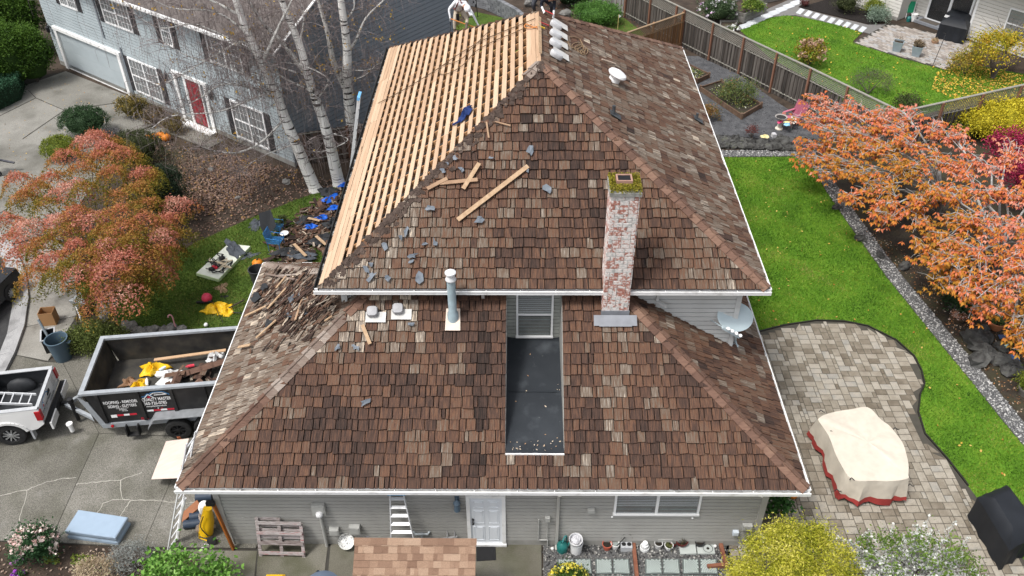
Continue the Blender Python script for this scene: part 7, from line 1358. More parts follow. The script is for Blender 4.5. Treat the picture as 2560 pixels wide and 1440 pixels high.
# pallet against the wall
pt = thing('wooden_pallet', 'weathered pink-white pallet leaning on the front wall', 'pallet', G(690, 1385)); m_pal = M('peeling pallet wood', [(.1, .075, .07), (.24, .2, .19), (.4, .37, .36), (.3, .1, .1)], rough=.95, ns=5, detail=9, amt=1.1, rnd=.4, stretch=(1, 6, 6))
pa, pb, pc_ = G(650, 1390), G(762, 1393), Vector((-5.45, -.06, 1.2)); Lx = (pb-pa); up_ = (Vector((pa.x+.02, -.06, 1.25))-pa); nn = Lx.normalized().cross(up_.normalized())
for k in range(7):
    if k == 1: continue
    t_ = .04+k*.15; o = MB(); w_ = .13 if k not in (6,) else .1; o.beam(pa+up_*t_-nn*.06, pa+Lx*(1 if k < 6 else .45)+up_*t_-nn*.06, w_, .02, up=nn); o.build('slat', m_pal, pt)
for s_ in (.02, .5, .98): o = MB(); o.beam(pa+Lx*s_, pa+Lx*s_+up_*(1. if s_ < .9 else .82), .04, .09, up=Lx); o.build('stringer', m_pal, pt)
for s_ in (.02, .5, .98): o = MB(); o.beam(pa+Lx*s_+up_*.62+nn*.05, pa+Lx*s_+up_*.66+nn*.05, .05, .02, up=nn); o.build('painted_end', S('pink paint', (.5, .12, .16)), pt)
for k in range(4): t_ = .12+k*.26; o = MB(); o.beam(pa+up_*t_+nn*.055, pa+Lx+up_*t_+nn*.055, .1, .02, up=nn); o.build('slat', m_pal, pt)
# step ladder
sl_ = thing('step_ladder', 'aluminium step ladder with blue top leaning on the front wall', 'ladder', G(1012, 1345)); fa, fb_, ta, tb = G(984, 1352), G(1046, 1352), Vector((-2.12, -.1, 2.3)), Vector((-1.72, -.1, 2.3))
fa, fb_ = Vector((-1.98-.12, -.55, 0)), Vector((-1.35, -.55, 0)); ta, tb = W(975, 1232, -.1), W(1008, 1232, -.1)
for a, b in ((fa, ta), (fb_, tb)): o = MB(); o.beam(a, b, .07, .03, up=(1, 0, 0)); o.build('rail', m_al, sl_)
for k in range(8): t_ = (k+.6)/8.3; o = MB(); o.beam(fa.lerp(ta, t_), fb_.lerp(tb, t_), .085, .025, up=(0, -.4, .9)); o.build('step', S('step aluminium', (.62, .63, .64), rough=.35, metal=.4), sl_)
o = MB(); o.beam(ta+Vector((-.06, 0, .02)), tb+Vector((.06, 0, .02)), .16, .07); o.build('cap', S('light blue cap', (.1, .33, .6), rough=.4), sl_)
# items behind the shed roof
o = MB(); o.lathe(G(868, 1350, .25), [(.15, 0), (.22, .15), (.23, .16), (.16, .06), (0, .05)], 18, rot=Matrix.Rotation(R_(50), 3, 'X')); tag(o.build('wire_basket', M('white speckle basket', [(.08, .08, .08), (.7, .7, .68), (.75, .75, .72)], ns=26, amt=2.)), 'white lacy basket tipped beside the utility boxes', 'basket')
for u, v, z, r, h, c_, lb, ct in ((923, 1355, .2, .07, .32, (.55, .55, .75), 'lavender spray bottle by the wall', 'bottle'), (953, 1352, .2, .11, .22, (.6, .75, .6), 'striped toy watering can with orange spout', 'toy can'), (935, 1345, .2, .14, .25, (.18, .015, .05), 'maroon bag behind the bottles', 'bag'), (912, 1352, .1, .12, .2, (.02, .02, .022), 'black basket below the right utility box', 'basket'), (918, 1362, .05, .05, .12, (.7, .68, .5), 'cream jar beside the black basket', 'jar')):
    p = G(u, v, 0)+UPV*z; o = MB(); o.lathe(p-UPV*z, [(r, 0), (r*1.05, h*.6+z), (r*.5, h*.8+z), (r*.3, h+z), (0, h+z+.01)], 12); tag(o.build(ct.replace(' ', '_'), S(lb[:14], c_, rough=.4), None, smooth=True), lb, ct)
t_ = thing('toy_tricycle', 'pale grey toy tricycle beside the step ladder', 'tricycle', G(1050, 1362)); m_tri = S('pale blue toy', (.42, .46, .48), rough=.4); p = G(1058, 1362); o = MB(); o.tube([p+Vector((-.22, 0, .62)), p+Vector((-.18, -.04, .55)), p+Vector((.16, -.04, .55)), p+Vector((.22, 0, .62))], .032, 7); o.tube([p+Vector((0, 0, .55)), p+Vector((-.02, 0, .15))], .035, 7); o.build('handlebar', m_tri, t_, smooth=True); o = MB()
for k in range(16): a, b = 2*math.pi*k/16, 2*math.pi*(k+1)/16; o.tube([p+Vector((-.3+.16*math.cos(a), -.1, .2+.16*math.sin(a))), p+Vector((-.3+.16*math.cos(b), -.1, .2+.16*math.sin(b)))], .03, 5)
o.build('wheel', m_tri, t_, smooth=True)
t_ = thing('folded_chair', 'grey slatted folding chair leaning by the white door', 'chair', G(1128, 1368)); pa = G(1118, 1372); m_gs = S('grey slat', (.22, .22, .22))
for z, y in ((.75, .25), (.42, .02)): o = MB(); o.beam(pa+Vector((-.12, y, z)), pa+Vector((.3, y+.05, z+.05)), .06, .03); o.build('rail', m_gs, t_)
for k in range(6): o = MB(); o.beam(pa+Vector((-.06+k*.065, .0, .4)), pa+Vector((-.06+k*.065, .0, .05)), .03, .02, up=(0, 1, 0)); o.build('slat', m_gs, t_)
for k in range(2): o = MB(); o.beam(pa+Vector((.02+k*.2, .02, .42)), pa+Vector((.02+k*.2, .26, .76)), .04, .03, up=(1, 0, 0)); o.build('post', m_gs, t_)
o = MB(); o.prism(GP([(1191, 1360), (1238, 1357), (1240, 1400), (1191, 1403)], .02), .013, .03); tag(o.build('doormat', S('black rubber mat', (.014, .014, .015), rough=.8)), 'black rubber doormat below the white service door', 'doormat')
# shed roof in the foreground
sh = thing('garden_shed', 'small shed with tan asphalt shingle roof cut by the bottom edge', 'shed', G(1040, 1600)); RZs = 2.3; A_, B_ = G(888, 1347, RZs), G(1190, 1349, RZs); dn = Vector((0, -.86, -.5)); m_tan = M('tan asphalt shingle', [(.16, .095, .064), (.22, .138, .094), (.275, .182, .125), (.32, .225, .16)], rough=.95, tint=1., amt=.15, ns=12, spk=.45, spks=130, bump=.3, bs=150); ex = (B_-A_).normalized(); nS = ex.cross(-dn).normalized(); WS = (B_-A_).length
o = MB(); o.slab([A_-nS*.03, B_-nS*.03, B_+dn*3.1-nS*.03, A_+dn*3.1-nS*.03], .05, nS); srf = o.build('roof', S('shed deck', (.2, .13, .08)), sh)
for r in range(18):
    u = 0.; d0 = 3.1-r*.172
    while u < WS-.01:
        w_ = ru(.09, .28); u1 = min(u+w_, WS); th = .012 if random.random() < .55 else .022; P = [A_+ex*u+dn*d0, A_+ex*u1+dn*d0, A_+ex*u1+dn*(d0-.19), A_+ex*u+dn*(d0-.19)]; o = MB(); o.slab([P[0]+nS*(th+.006*1), P[1]+nS*(th+.006), P[2]+nS*.003, P[3]+nS*.003], .004+th*.5, nS, t=random.random()); o.build('shingle', m_tan, srf); u = u1
o = MB(); u = -.02
while u < WS: u1 = min(u+.42, WS+.02); o = MB(); o.slab([A_+ex*u+dn*.15+nS*.035, A_+ex*u1+dn*.15+nS*.035, A_+ex*u1+UPV*.05, A_+ex*u+UPV*.05], .01, t=random.random()); o.build('ridge_shingle', m_tan, srf); u = u1
o = MB(); o.box((A_+B_)/2+Vector((0, -.85, -1.35)), (WS-.12, 1.6, 1.6)); o.build('wall', m_trim, sh)
o = MB(); o.lathe(G(805, 1470, .75), [(.02, 0), (.5, .0), (.47, .08), (.3, .17), (0, .2)], 24); o.lathe(G(805, 1470), [(.2, 0), (.05, .05), (.05, .75)], 10); tag(o.build('covered_table', S('slate cover', (.1, .13, .18), rough=.5), None, smooth=True), 'slate blue round cover at the bottom edge beside the shed', 'covered table')
o = MB(); o.box(G(690, 1452, .2), (.5, .2, .4), bev=.05); tag(o.build('yellow_crate', m_sy), 'yellow plastic crate edge at the bottom left of the shed', 'crate')
# ================================================================ GRAVEL BED WITH POTS
gb = GP([(1358, 1360), (1880, 1352), (1960, 1362), (1960, 1640), (1360, 1640)]); sheet('gravel_bed', gb, m_grv, .004)
stones('pebbles', scatter(gb, 9000), .01, .032, [(.02, .02, .021), (.07, .07, .07), (.17, .165, .155), (.42, .41, .38)], 'dark and white pebbles of the bed under the front window')
m_pavg = M('pale green paver', [(.26, .3, .29), (.32, .36, .345), (.37, .41, .39)], rough=.85, ns=6, amt=.8, rnd=.2); m_pavs = S('paver sett', (.34, .385, .365), var=.14, rough=.85, rnd=.2)
def fanpaver(label, px_, fan):
    q = GP(px_, .0); t = thing('garden_paver', label, 'paver', sum(q, Vector())/4, 'square garden pavers'); o = MB(); o.prism(shrink(q, .01), -.02, .05); o.build('slab', S('paver joint', (.1, .115, .11)), t)
    a, b, d = q[0], q[1], q[3]; ux, uy = b-a, d-a; c0 = (0., 0.) if fan == 0 else (1., 0.); o = MB(); n = 7
    for k in range(1, 13):
        r0, r1 = (k-1)*.118+.012, k*.118-.004; m_ = max(2, int(k*1.7+1))
        for j in range(m_):
            a0, a1 = math.pi/2*j/m_, math.pi/2*(j+1)/m_; da = .012/max(.1, r1)
            pts = [(r*math.cos(x), r*math.sin(x)) for r, x in ((r0, a0+da), (r1, a0+da), (r1, (a0+a1)/2), (r1, a1-da), (r0, a1-da))]
            if fan: pts = [(1-x, y) for x, y in pts]
            if all(.015 < x < .985 and .015 < y < .985 for x, y in pts): o.prism([a+ux*x+uy*y for x, y in pts], .05, .058, t=random.random())
    tag(o.build('setts', m_pavs, t), kind='stuff')
cols_ = [(1392, 1434), (1436, 1478), (1487, 1529), (1531, 1573), (1611, 1653), (1655, 1698), (1704, 1746), (1748, 1792)]
names = ['first', 'second', 'third', 'fourth', 'fifth', 'sixth', 'seventh', 'eighth']
for i, (a, b) in enumerate(cols_): fanpaver('%s fan-patterned paver from the left in the upper row' % names[i], [(a+2, 1438), (b+3, 1438), (b, 1399), (a, 1399)], i % 2)
for i, (a, b) in enumerate(cols_): fanpaver('%s paver from the left in the row cut by the picture edge' % names[i], [(a+5, 1482), (b+6, 1482), (b+3, 1441), (a+2, 1441)], i % 2)
for px_, lb in (([(1700, 1388), (1741, 1387), (1735, 1348), (1694, 1349)], 'plain pale flagstone under the maroon pot'), ([(1744, 1387), (1787, 1387), (1781, 1347), (1738, 1348)], 'plain pale flagstone under the black pots')): o = MB(); o.prism(GP(px_), 0, .06); tag(o.build('flagstone', M('flagstone', [(.3, .33, .31), (.38, .41, .39), (.44, .46, .44)], rough=.85, ns=3, dirt=[((.35, .14, .04), 2.5, .68, .78, .7)])), lb, 'flagstone')
for a, b, lb in (((1582, 1345), (1598, 1500), 'rusty red timber edging in the middle of the pebble bed'), ((1798, 1348), (1817, 1420), 'rusty red timber edging left of the golden conifer'), ((1768, 1417), (1812, 1413), 'short brown timber across the last paver')): o = MB(); o.beam(G(*a, .07), G(*b, .07), .1, .12); tag(o.build('edging_timber', M('rusty timber', [(.1, .035, .02), (.19, .075, .045), (.27, .13, .08)], rough=.9, ns=4, amt=1.1)), lb, 'timber')
def pot(name, label, u, v, r0, r1, h, c_, soil=(.02, .016, .012), rim=True, plant=None, cat='pot', z=0.):
    p = G(u, v, z); t = thing(name, label, cat, p); o = MB(); o.lathe(p, [(r0, 0), (r1, h*.8), (r1*1.08, h*.8), (r1*1.1, h), (r1*.95, h), (r1*.9, h*.75)] if rim else [(r0, 0), (r1, h), (r1*.92, h), (r1*.88, h*.8)], 20); o.build('vessel', S('pot %s' % label[:20], c_, rough=.45, var=.15), t, smooth=True, sharp=35)
    o = MB(); o.lathe(p+UPV*h*.74, [(r1*.95, 0), (0, .012)], 16, capb=False); o.build('soil', S('pot soil %d' % int(soil[0]*1000), soil, rough=1), t)
    if plant: P, i_, q_ = clumps(tuple(p+UPV*(h*.95)), (r1*.75, r1*.75, r1*.5), 14, 30, r1*.2); leaves('foliage', P, r1*.28, rng.random(len(P)), leafmat('pot plant %s' % label[:18], plant), t)
    return t
t_ = thing('watering_can', 'teal plastic watering can by the downspout', 'watering can', G(1405, 1375)); p = G(1405, 1375); m_teal = S('teal plastic', (.015, .13, .12), rough=.4); o = MB(); o.lathe(p, [(.15, 0), (.16, .2), (.14, .27), (.05, .34), (.05, .36), (.035, .36), (.035, .3)], 18); o.build('body', m_teal, t_, smooth=True); o = MB(); o.tube([p+Vector((.1, 0, .1)), p+Vector((.22, .08, .25)), p+Vector((.32, .1, .36))], [.04, .03, .03], 8); o.build('spout', m_teal, t_, smooth=True); o = MB(); o.tube(smooth_path([p+Vector((.0, .0, .34)), p+Vector((.06, .1, .46)), p+Vector((.12, .15, .42)), p+Vector((.1, .14, .2))], 4), .02, 6); o.build('handle', S('teal light', (.04, .2, .2)), t_, smooth=True)
t_ = can('plastic_bucket', 'white bucket stuffed with white rags beside the watering can', G(1440, 1378), .15, .17, .38, S('white plastic', (.72, .72, .73), rough=.4, var=.04), 'bucket'); o = MB(); p = G(1440, 1378)+Vector((-.03, .0, .4)); o.lathe(p, [(.15, 0), (.18, .22), (.19, .22), (.17, .05), (0, .04)], 20, rot=Matrix.Rotation(R_(12), 3, 'X')); o.build('inner_bucket', S('white plastic', (.72, .72, .73)), t_, smooth=True); o = MB(); o.sphere(p+UPV*.14, (.13, .13, .07), 10, 6, jit=.2); o.build('rags', S('grey rag', (.5, .5, .52), var=.3), t_)
pot('plant_pot', 'white-rimmed red clay pot with black soil', 1517, 1370, .1, .13, .2, (.42, .1, .06)); pot('plant_pot', 'small white pot beside the red clay pot', 1537, 1368, .09, .115, .19, (.72, .72, .7), soil=(.25, .28, .27)); pot('plant_pot', 'grey pot on a leaf-shaped stepping slab', 1645, 1368, .08, .11, .2, (.5, .5, .49)); pot('plant_pot', 'white pot with a green cactus', 1671, 1371, .08, .115, .16, (.74, .74, .73), plant=[(.05, .07, .02), (.12, .14, .04), (.25, .24, .1)])
pot('plant_pot', 'glossy maroon pot on the flagstone', 1703, 1362, .11, .16, .2, (.09, .012, .012), plant=[(.06, .05, .02), (.12, .09, .04)]); pot('plant_pot', 'small dark red pot beside the maroon pot', 1683, 1362, .08, .1, .14, (.1, .015, .015)); pot('plant_pot', 'black nursery pot on the right flagstone', 1747, 1364, .09, .12, .2, (.015, .015, .016)); pot('plant_saucer', 'dark grey saucer pot beside the black nursery pot', 1769, 1374, .12, .14, .07, (.06, .06, .06), rim=False)
pot('bird_fountain', 'stacked white ceramic fountain dish', 1611, 1372, .13, .12, .1, (.68, .69, .68), soil=(.4, .4, .4)); o = MB(); o.lathe(G(1611, 1372)+UPV*.1, [(.09, 0), (.1, .1), (.06, .12), (.075, .17), (.07, .19), (0, .19)], 14); tag(o.build('fountain_top', S('white ceramic', (.76, .76, .75), var=.03), None, smooth=True), 'white ceramic cup on top of the fountain dish', 'ornament')
t_ = thing('cup_holder_box', 'grey two-hole block with a black handle beside the white pots', 'block', G(1565, 1370)); p = G(1565, 1372); o = MB(); o.box(p+UPV*.1, (.32, .2, .2), bev=.01); o.build('block', m_greym, t_)
for s_ in (-.075, .075): o = MB(); o.lathe(p+Vector((s_, .01, .195)), [(.062, 0), (.062, .012), (0, .012)], 14); o.build('hole', m_blk, t_)
o = MB(); o.tube([p+Vector((-.3, -.05, .15)), p+Vector((-.05, .08, .42))], .014, 6); o.tube([p+Vector((-.15, .12, .2)), p+Vector((-.15, .12, .45)), p+Vector((.0, .12, .52)), p+Vector((.16, .12, .45)), p+Vector((.16, .12, .2))], .01, 5); o.build('handle', m_blk, t_)
for u, v, r, lb in ((1381, 1371, .045, 'white ball among the pebbles left of the watering can'), (1788, 1365, .045, 'white ball among the pebbles by the right timber')): o = MB(); o.sphere(G(u, v, r), r, 10, 6); tag(o.build('white_ball', m_rag, None, smooth=True), lb, 'ornament')
crumple('soil_bag', 'orange and white soil bag leaning on the wall by the conifer', G(1890, 1350, .1), .25, .2, .45, M('bag print', [(.65, .2, .02), (.7, .35, .1), (.75, .73, .7), (.75, .74, .72)], ns=5, amt=1.6, rough=.35), 'bag', .3, lobes=.12)
# ================================================================ PATIO
patio = GP([(1820, 1400), (1790, 1240), (1700, 900), (1885, 833), (1960, 814), (2040, 802), (2110, 804), (2170, 816), (2240, 851), (2285, 891), (2303, 926), (2311, 960), (2300, 985), (2295, 1030), (2312, 1085), (2370, 1150), (2420, 1215), (2470, 1280), (2560, 1400), (2640, 1480), (2600, 1720), (1900, 1720)])
pat = sheet('patio', patio, S('paver joint sand', (.06, .055, .045), rough=1), .004)
edge_ = GP([(1885, 833), (1960, 814), (2040, 802), (2110, 804), (2170, 816), (2240, 851), (2285, 891), (2303, 926), (2311, 960), (2300, 985), (2295, 1030), (2312, 1085), (2370, 1150), (2420, 1215)]); o = MB()
for i in range(len(edge_)-1): o.beam(edge_[i]+UPV*.025, edge_[i+1]+UPV*.025, .05, .06)
o.build('edging', S('black edging', (.018, .016, .013)), pat)
m_pv = M('tumbled paver', [(.13, .108, .08), (.195, .168, .13), (.255, .226, .18), (.32, .29, .24), (.24, .23, .205)], rough=.9, ns=4, detail=8, amt=.5, rnd=.75, spk=.2, spks=60, dirt=[((.1, .085, .065), 5., .55, .75, .45)])
m_pv2 = M('tumbled paver far', [(.13, .108, .08), (.195, .168, .13), (.255, .226, .18), (.32, .29, .24), (.24, .23, .205)], rough=.9, ns=4, detail=8, amt=.5, tint=.9, spk=.2, spks=60)
gs = .126; gx0, gy0, nx, ny = 7.3, -3.4, 77, 108; occ = np.zeros((nx, ny), bool); pieces = []; PA = np.array([(p.x, p.y) for p in patio])
for j in range(ny):
    for i in range(nx):
        if occ[i, j]: continue
        ch = random.sample([(3, 2), (2, 2), (2, 3), (3, 2)], 4)+[(2, 1), (1, 2), (1, 1)]
        for a, b in ch:
            if i+a <= nx and j+b <= ny and not occ[i:i+a, j:j+b].any():
                occ[i:i+a, j:j+b] = True; x0, y0 = gx0+i*gs, gy0+j*gs; c = np.array([[x0+.02, y0+.02], [x0+a*gs-.02, y0+.02], [x0+a*gs-.02, y0+b*gs-.02], [x0+.02, y0+b*gs-.02]])
                ok = inpoly(c, PA)
                if ok.all(): pieces.append((a, b, x0, y0))
                elif ok.any(): pieces.append((a, b, x0, y0, 1))
                break
pm = {}
for a in (1, 2, 3):
    for b in (1, 2, 3): o = MB(); o.box((0, 0, 0), (a*gs-.018, b*gs-.018, .06), bev=.008); pm[a, b] = o.mesh('paver', m_pv, (0, 0, 0))
whole_ = [q for q in pieces if len(q) == 4 and q[2] > BX1 and q[0]*q[1] > 2]; vis = lambda q: (Vector((q[2], q[3], 0))-Vector(CO)).length; onscreen = lambda q: (q[3] > .2 or q[2] > 11.4) and q[3] > -1.2 and not (q[2] < 8.85 and q[3] < 9) and not (10.4 < q[2] < 13 and 1.7 < q[3] < 4.6) and q[2]+.1*q[3] < 15.4
ind = sorted([q for q in whole_ if onscreen(q)], key=vis)[:300]; ids = set(map(id, ind)); far_ = MB()
for q in pieces:
    a, b, x0, y0 = q[:4]
    if id(q) in ids: place('paver', pm[a, b], pat, Matrix.Translation(Vector((x0+a*gs/2, y0+b*gs/2, ru(-.012, -.008)+.002))))
    elif len(q) == 4: far_.box((x0+a*gs/2, y0+b*gs/2, -.008), (a*gs-.018, b*gs-.018, .06), t=random.random(), bev=.008)
    else:
        c = clip([(p.x, p.y) for p in patio][::-1], [(x0+.006, y0+.006), (x0+a*gs-.006, y0+.006), (x0+a*gs-.006, y0+b*gs-.006), (x0+.006, y0+b*gs-.006)]) if False else [(x0+.006, y0+.006), (x0+a*gs-.006, y0+.006), (x0+a*gs-.006, y0+b*gs-.006), (x0+.006, y0+b*gs-.006)]
        cc_ = [p for p, k in zip(c, inpoly(np.array(c), PA)) if k]
        if len(cc_) >= 3: far_.prism([Vector((*p, 0)) for p in cc_], -.03, .02, t=random.random())
tag(far_.build('paver_field', m_pv2, pat), kind='stuff')
# ---- covered furniture: beige cover with red hem
t_ = thing('covered_furniture', 'beige fabric cover with red hem over patio furniture', 'furniture cover', G(2150, 1200)); m_bei = S('beige cover', (.54, .49, .41), rough=.8, var=.1, bump=.9, bs=3.5, dirt=[((.36, .32, .26), 2., .58, .75, .4)]); m_hem = S('red hem', (.3, .04, .035), rough=.8, var=.15)
top = [G(u, v, 1.0) for u, v in ((2043, 1048), (2066, 1034), (2120, 1024), (2168, 1018), (2205, 1050), (2233, 1074), (2258, 1110), (2270, 1150), (2272, 1185), (2264, 1200), (2190, 1204), (2128, 1198), (2095, 1150), (2070, 1090))]
top = smooth_path(top+[top[0]], 5)[:-1]; cT = sum(top, Vector())/len(top); n = len(top); rings = []
rings.append([cT+(p-cT)*.0+UPV*.06 for p in top]); rings.append([cT+(p-cT)*.45+UPV*(.05+.03*math.sin(i*.5)) for i, p in enumerate(top)]); rings.append([cT+(p-cT)*.8+UPV*(.03+.02*math.sin(i*.7)) for i, p in enumerate(top)]); rings.append([cT+(p-cT)*.99+UPV*(.01+.012*math.sin(i*.9)) for i, p in enumerate(top)])
def fold(i, k): return 1+.04*k*math.sin(i*1.35+.6*math.sin(i*.37))+.022*k*math.sin(i*2.7)
for k, (sc_, z) in enumerate(((1.005, .86), (1.03, .6), (1.05, .33))): rings.append([Vector((cT.x+(p.x-cT.x)*sc_*fold(i, (k+1)/3), cT.y+(p.y-cT.y)*sc_*fold(i, (k+1)/3), z+.03*math.sin(i*.8))) for i, p in enumerate(top)])
hem = [Vector((cT.x+(p.x-cT.x)*1.07*fold(i, 1.15), cT.y+(p.y-cT.y)*1.07*fold(i, 1.15), .14+.08*math.sin(i*.9)*math.sin(i*.31))) for i, p in enumerate(top)]
def skin(rs): o = MB(); V = [p for r in rs for p in r]; o.add(V, [(r*n+i, r*n+(i+1) % n, (r+1)*n+(i+1) % n, (r+1)*n+i) for r in range(len(rs)-1) for i in range(n)]); return o
skin([r[::-1] for r in rings]).build('cover', m_bei, t_, smooth=True, sharp=32); skin([rings[-1][::-1], hem[::-1]]).build('hem', m_hem, t_, smooth=True, sharp=60)
for u, v in ((2048, 1030), (2073, 1082), (2233, 1074), (2124, 1200), (2087, 1228), (2270, 1215)): o = MB(); p = G(u, v, .98 if v < 1210 else .5); o.tube(smooth_path([p, p+Vector((.05, .03, .06)), p+Vector((.12, -.02, .02)), p+Vector((.2, .03, -.03))], 3), .014, 5); o.build('cord', m_blk, t_)
# ---- covered grills
def grill(label, foot, h, mat, logo_=None):
    c = sum(foot, Vector())/4; t = thing('covered_grill', label, 'grill cover', c); n = 40; rg = []
    def ring(sc_, z, k, bulge=0.):
        out = []
        for i in range(n):
            s = i/n*4; e_ = int(s); f = s-e_; p = foot[e_].lerp(foot[(e_+1) % 4], f); d = p-c; out.append(Vector((c.x+d.x*sc_*(1+k*.04*math.sin(i*1.9)), c.y+d.y*sc_*(1+k*.04*math.sin(i*1.9)), z)))
        return out
    for sc_, z, k in ((1.02, .04, 1.2), (1.0, .3, 1.), (.99, h*.55, .6), (1.0, h*.74, .3), (.93, h*.8, .2), (.72, h*.95, .1), (.55, h, .1), (.0, h*1.01, 0)): rg.append(ring(sc_, z, k))
    o = MB(); V = [p for r in rg for p in r]; o.add(V, [(r*n+i, r*n+(i+1) % n, (r+1)*n+(i+1) % n, (r+1)*n+i) for r in range(len(rg)-1) for i in range(n)]); o.build('cover', mat, t, smooth=True, sharp=28)
    if logo_: o = MB(); o.slab(logo_, .006); o.build('badge', S('grey badge', (.4, .4, .4)), t)
    return t
m_bbq = S('black nylon cover', (.012, .014, .018), rough=.55, var=.3, ns=2)
bb = [G(2418, 1292), G(2495, 1425), G(2575, 1380), G(2490, 1262)]; grill('black covered grill on the right end of the patio', bb, 1.2, m_bbq)
bt = [G(2338, 96), G(2405, 112), G(2425, 78), G(2360, 62)]; grill('black covered grill beside the cream house patio door', bt, 1.25, m_bbq, [G(2360, 42, 1.2), G(2374, 46, 1.2), G(2376, 40, 1.25), G(2364, 36, 1.25)])
# ---- satellite dish on the lower right roof
p = RIGHT_L.px(1836, 858); t_ = thing('satellite_dish', 'pale blue-grey satellite dish on the lower right roof', 'satellite dish', p); m_dish = S('dish paint', (.42, .5, .53), rough=.45, var=.05); ctr = W(1838, 792, p.y-.3)
o = MB(); o.tube([p, p+UPV*.25, ctr+Vector((.02, .12, -.1))], .04, 8); o.box(p+UPV*.03, (.3, .35, .03), rot=Matrix.Rotation(R_(32), 3, 'Y')); o.build('mast', m_dish, t_)
zd = (Vector(CO)-ctr).normalized(); zd = (zd+Vector((.08, -.05, .05))).normalized(); m3 = frame3((0, 0, 0), Vector((1, 0, -.22)), zd.cross(Vector((1, 0, -.22)))).to_3x3(); o = MB(); o.lathe(ctr, [(.0, -.07), (.2, -.06), (.4, -.03), (.53, .0), (.54, .01), (.525, .012), (.4, -.015), (.2, -.045), (0, -.055)], 32, sy=.78, rot=m3, capb=False); o.build('reflector', m_dish, t_, smooth=True)
a, b = W(1806, 818, p.y-.75), W(1848, 842, p.y-.75); o = MB(); o.beam(a, b, .1, .06); o.build('feed_bar', S('dish paint', (.42, .5, .53)), t_); o = MB(); o.beam(b.lerp(a, .3), p+UPV*.1, .05, .05); o.beam(a, W(1757, 787, p.y+.1), .02, .02); o.build('arm', m_dish, t_)
for k in range(4): o = MB(); c = a.lerp(b, .25+k*.24); o.lathe(c+Vector((0, .03, .02)), [(.035, 0), (.035, .1), (.05, .12), (.045, .16), (0, .17)], 10, rot=m3); o.build('feed_horn', m_letw, t_, smooth=True)
# ---- rockery pots and ornaments
pot('planter_bowl', 'wide brown bowl with autumn leaves by the gravel border', 2392, 800, .22, .3, .2, (.1, .07, .045), rim=False, plant=[(.3, .1, .04), (.55, .3, .2), (.75, .65, .6)], cat='planter'); pot('plant_pot', 'terracotta pot with a spiky green plant in the rockery', 2487, 820, .2, .27, .32, (.42, .17, .08), plant=[(.03, .08, .03), (.1, .17, .05), (.25, .28, .07)], cat='planter'); pot('plant_pot', 'speckled dark pot at the bottom right of the rockery', 2562, 985, .2, .26, .3, (.14, .13, .12), cat='planter')
o = MB(); o.box(G(2507, 842, .1), (.28, .18, .02), rot=Matrix.Rotation(.25, 3, 'X')); tag(o.build('solar_panel', S('solar cell', (.04, .07, .16), rough=.2)), 'small blue solar panel stake in the rockery', 'solar lamp')
o = MB(); o.tube(smooth_path([G(2513, 876), G(2513, 876)+UPV*.25, G(2516, 868, .42), G(2520, 862, .5), G(2512, 864, .48)], 3), [.03]*13, 7); tag(o.build('bird_ornament', S('aqua enamel', (.35, .55, .52)), None, smooth=True), 'white and aqua bird neck ornament in the rockery', 'ornament')
o = MB(); o.sphere(G(2530, 895, .15), (.2, .14, .14), 12, 8); o.lathe(G(2538, 900, .1), [(.02, 0), (.1, .12), (.0, .14)], 10, rot=Matrix.Rotation(1.2, 3, 'Y')); tag(o.build('blue_ornament', S('blue glaze', (.05, .13, .3), rough=.3, var=.3), None, smooth=True), 'blue glazed fish ornament in the rockery', 'ornament')
o = MB(); o.lathe(G(2545, 875, .1), [(.16, 0), (.1, .05), (.03, .25), (.02, .45)], 10, rot=Matrix.Rotation(.7, 3, 'Y')); tag(o.build('yellow_trumpet', S('yellow horn', (.7, .45, .02), rough=.4), None, smooth=True), 'yellow trumpet flower ornament in the rockery', 'ornament'); o = MB(); o.sphere(G(2500, 790, .2), (.1, .08, .16), 8, 6, jit=.15); tag(o.build('gnome_ornament', S('white figure', (.6, .6, .62), var=.4), None, smooth=True), 'small white figure behind the terracotta pot', 'ornament')
# ================================================================ VEGETABLE GARDEN
m_bedw = M('raised bed timber', [(.06, .035, .022), (.12, .075, .05), (.19, .13, .095)], rough=.95, ns=4, amt=1., rnd=.4)
def rbed(label, px_, soil):
    q = GP(px_, GZ); t = thing('raised_bed', label, 'raised bed', sum(q, Vector())/4)
    for i in range(4): o = MB(); a, b = q[i], q[(i+1) % 4]; o.beam(a+UPV*.14, b+UPV*.14, .06, .26); o.build('side_board', m_bedw, t)
    for a in q: o = MB(); o.box(a+UPV*.17, (.1, .1, .34)); o.build('post', m_bedw, t)
    o = MB(); o.prism(shrink(q, .04), GZ, GZ+.18); o.build('soil', soil, t)
rbed('timber raised bed with the straggly plant', [(1750, 228), (1853, 298), (1902, 270), (1802, 212)], m_bedsoil); rbed('smaller raised bed beside the house roof edge', [(1700, 205), (1740, 210), (1772, 195), (1720, 170)], m_bedsoil)
litter('bed_greens', np.vstack([scatter(GP([(1705, 200), (1740, 205), (1765, 193), (1722, 175)], GZ), 260), scatter(GP([(1770, 232), (1850, 285), (1890, 270), (1805, 220)], GZ), 260)]), GZ+.18, .08, [(.03, .06, .015), (.08, .13, .04), (.3, .3, .06), (.5, .5, .45)], 'low weeds and leaves in the raised beds', cat='weeds', zr=.08)
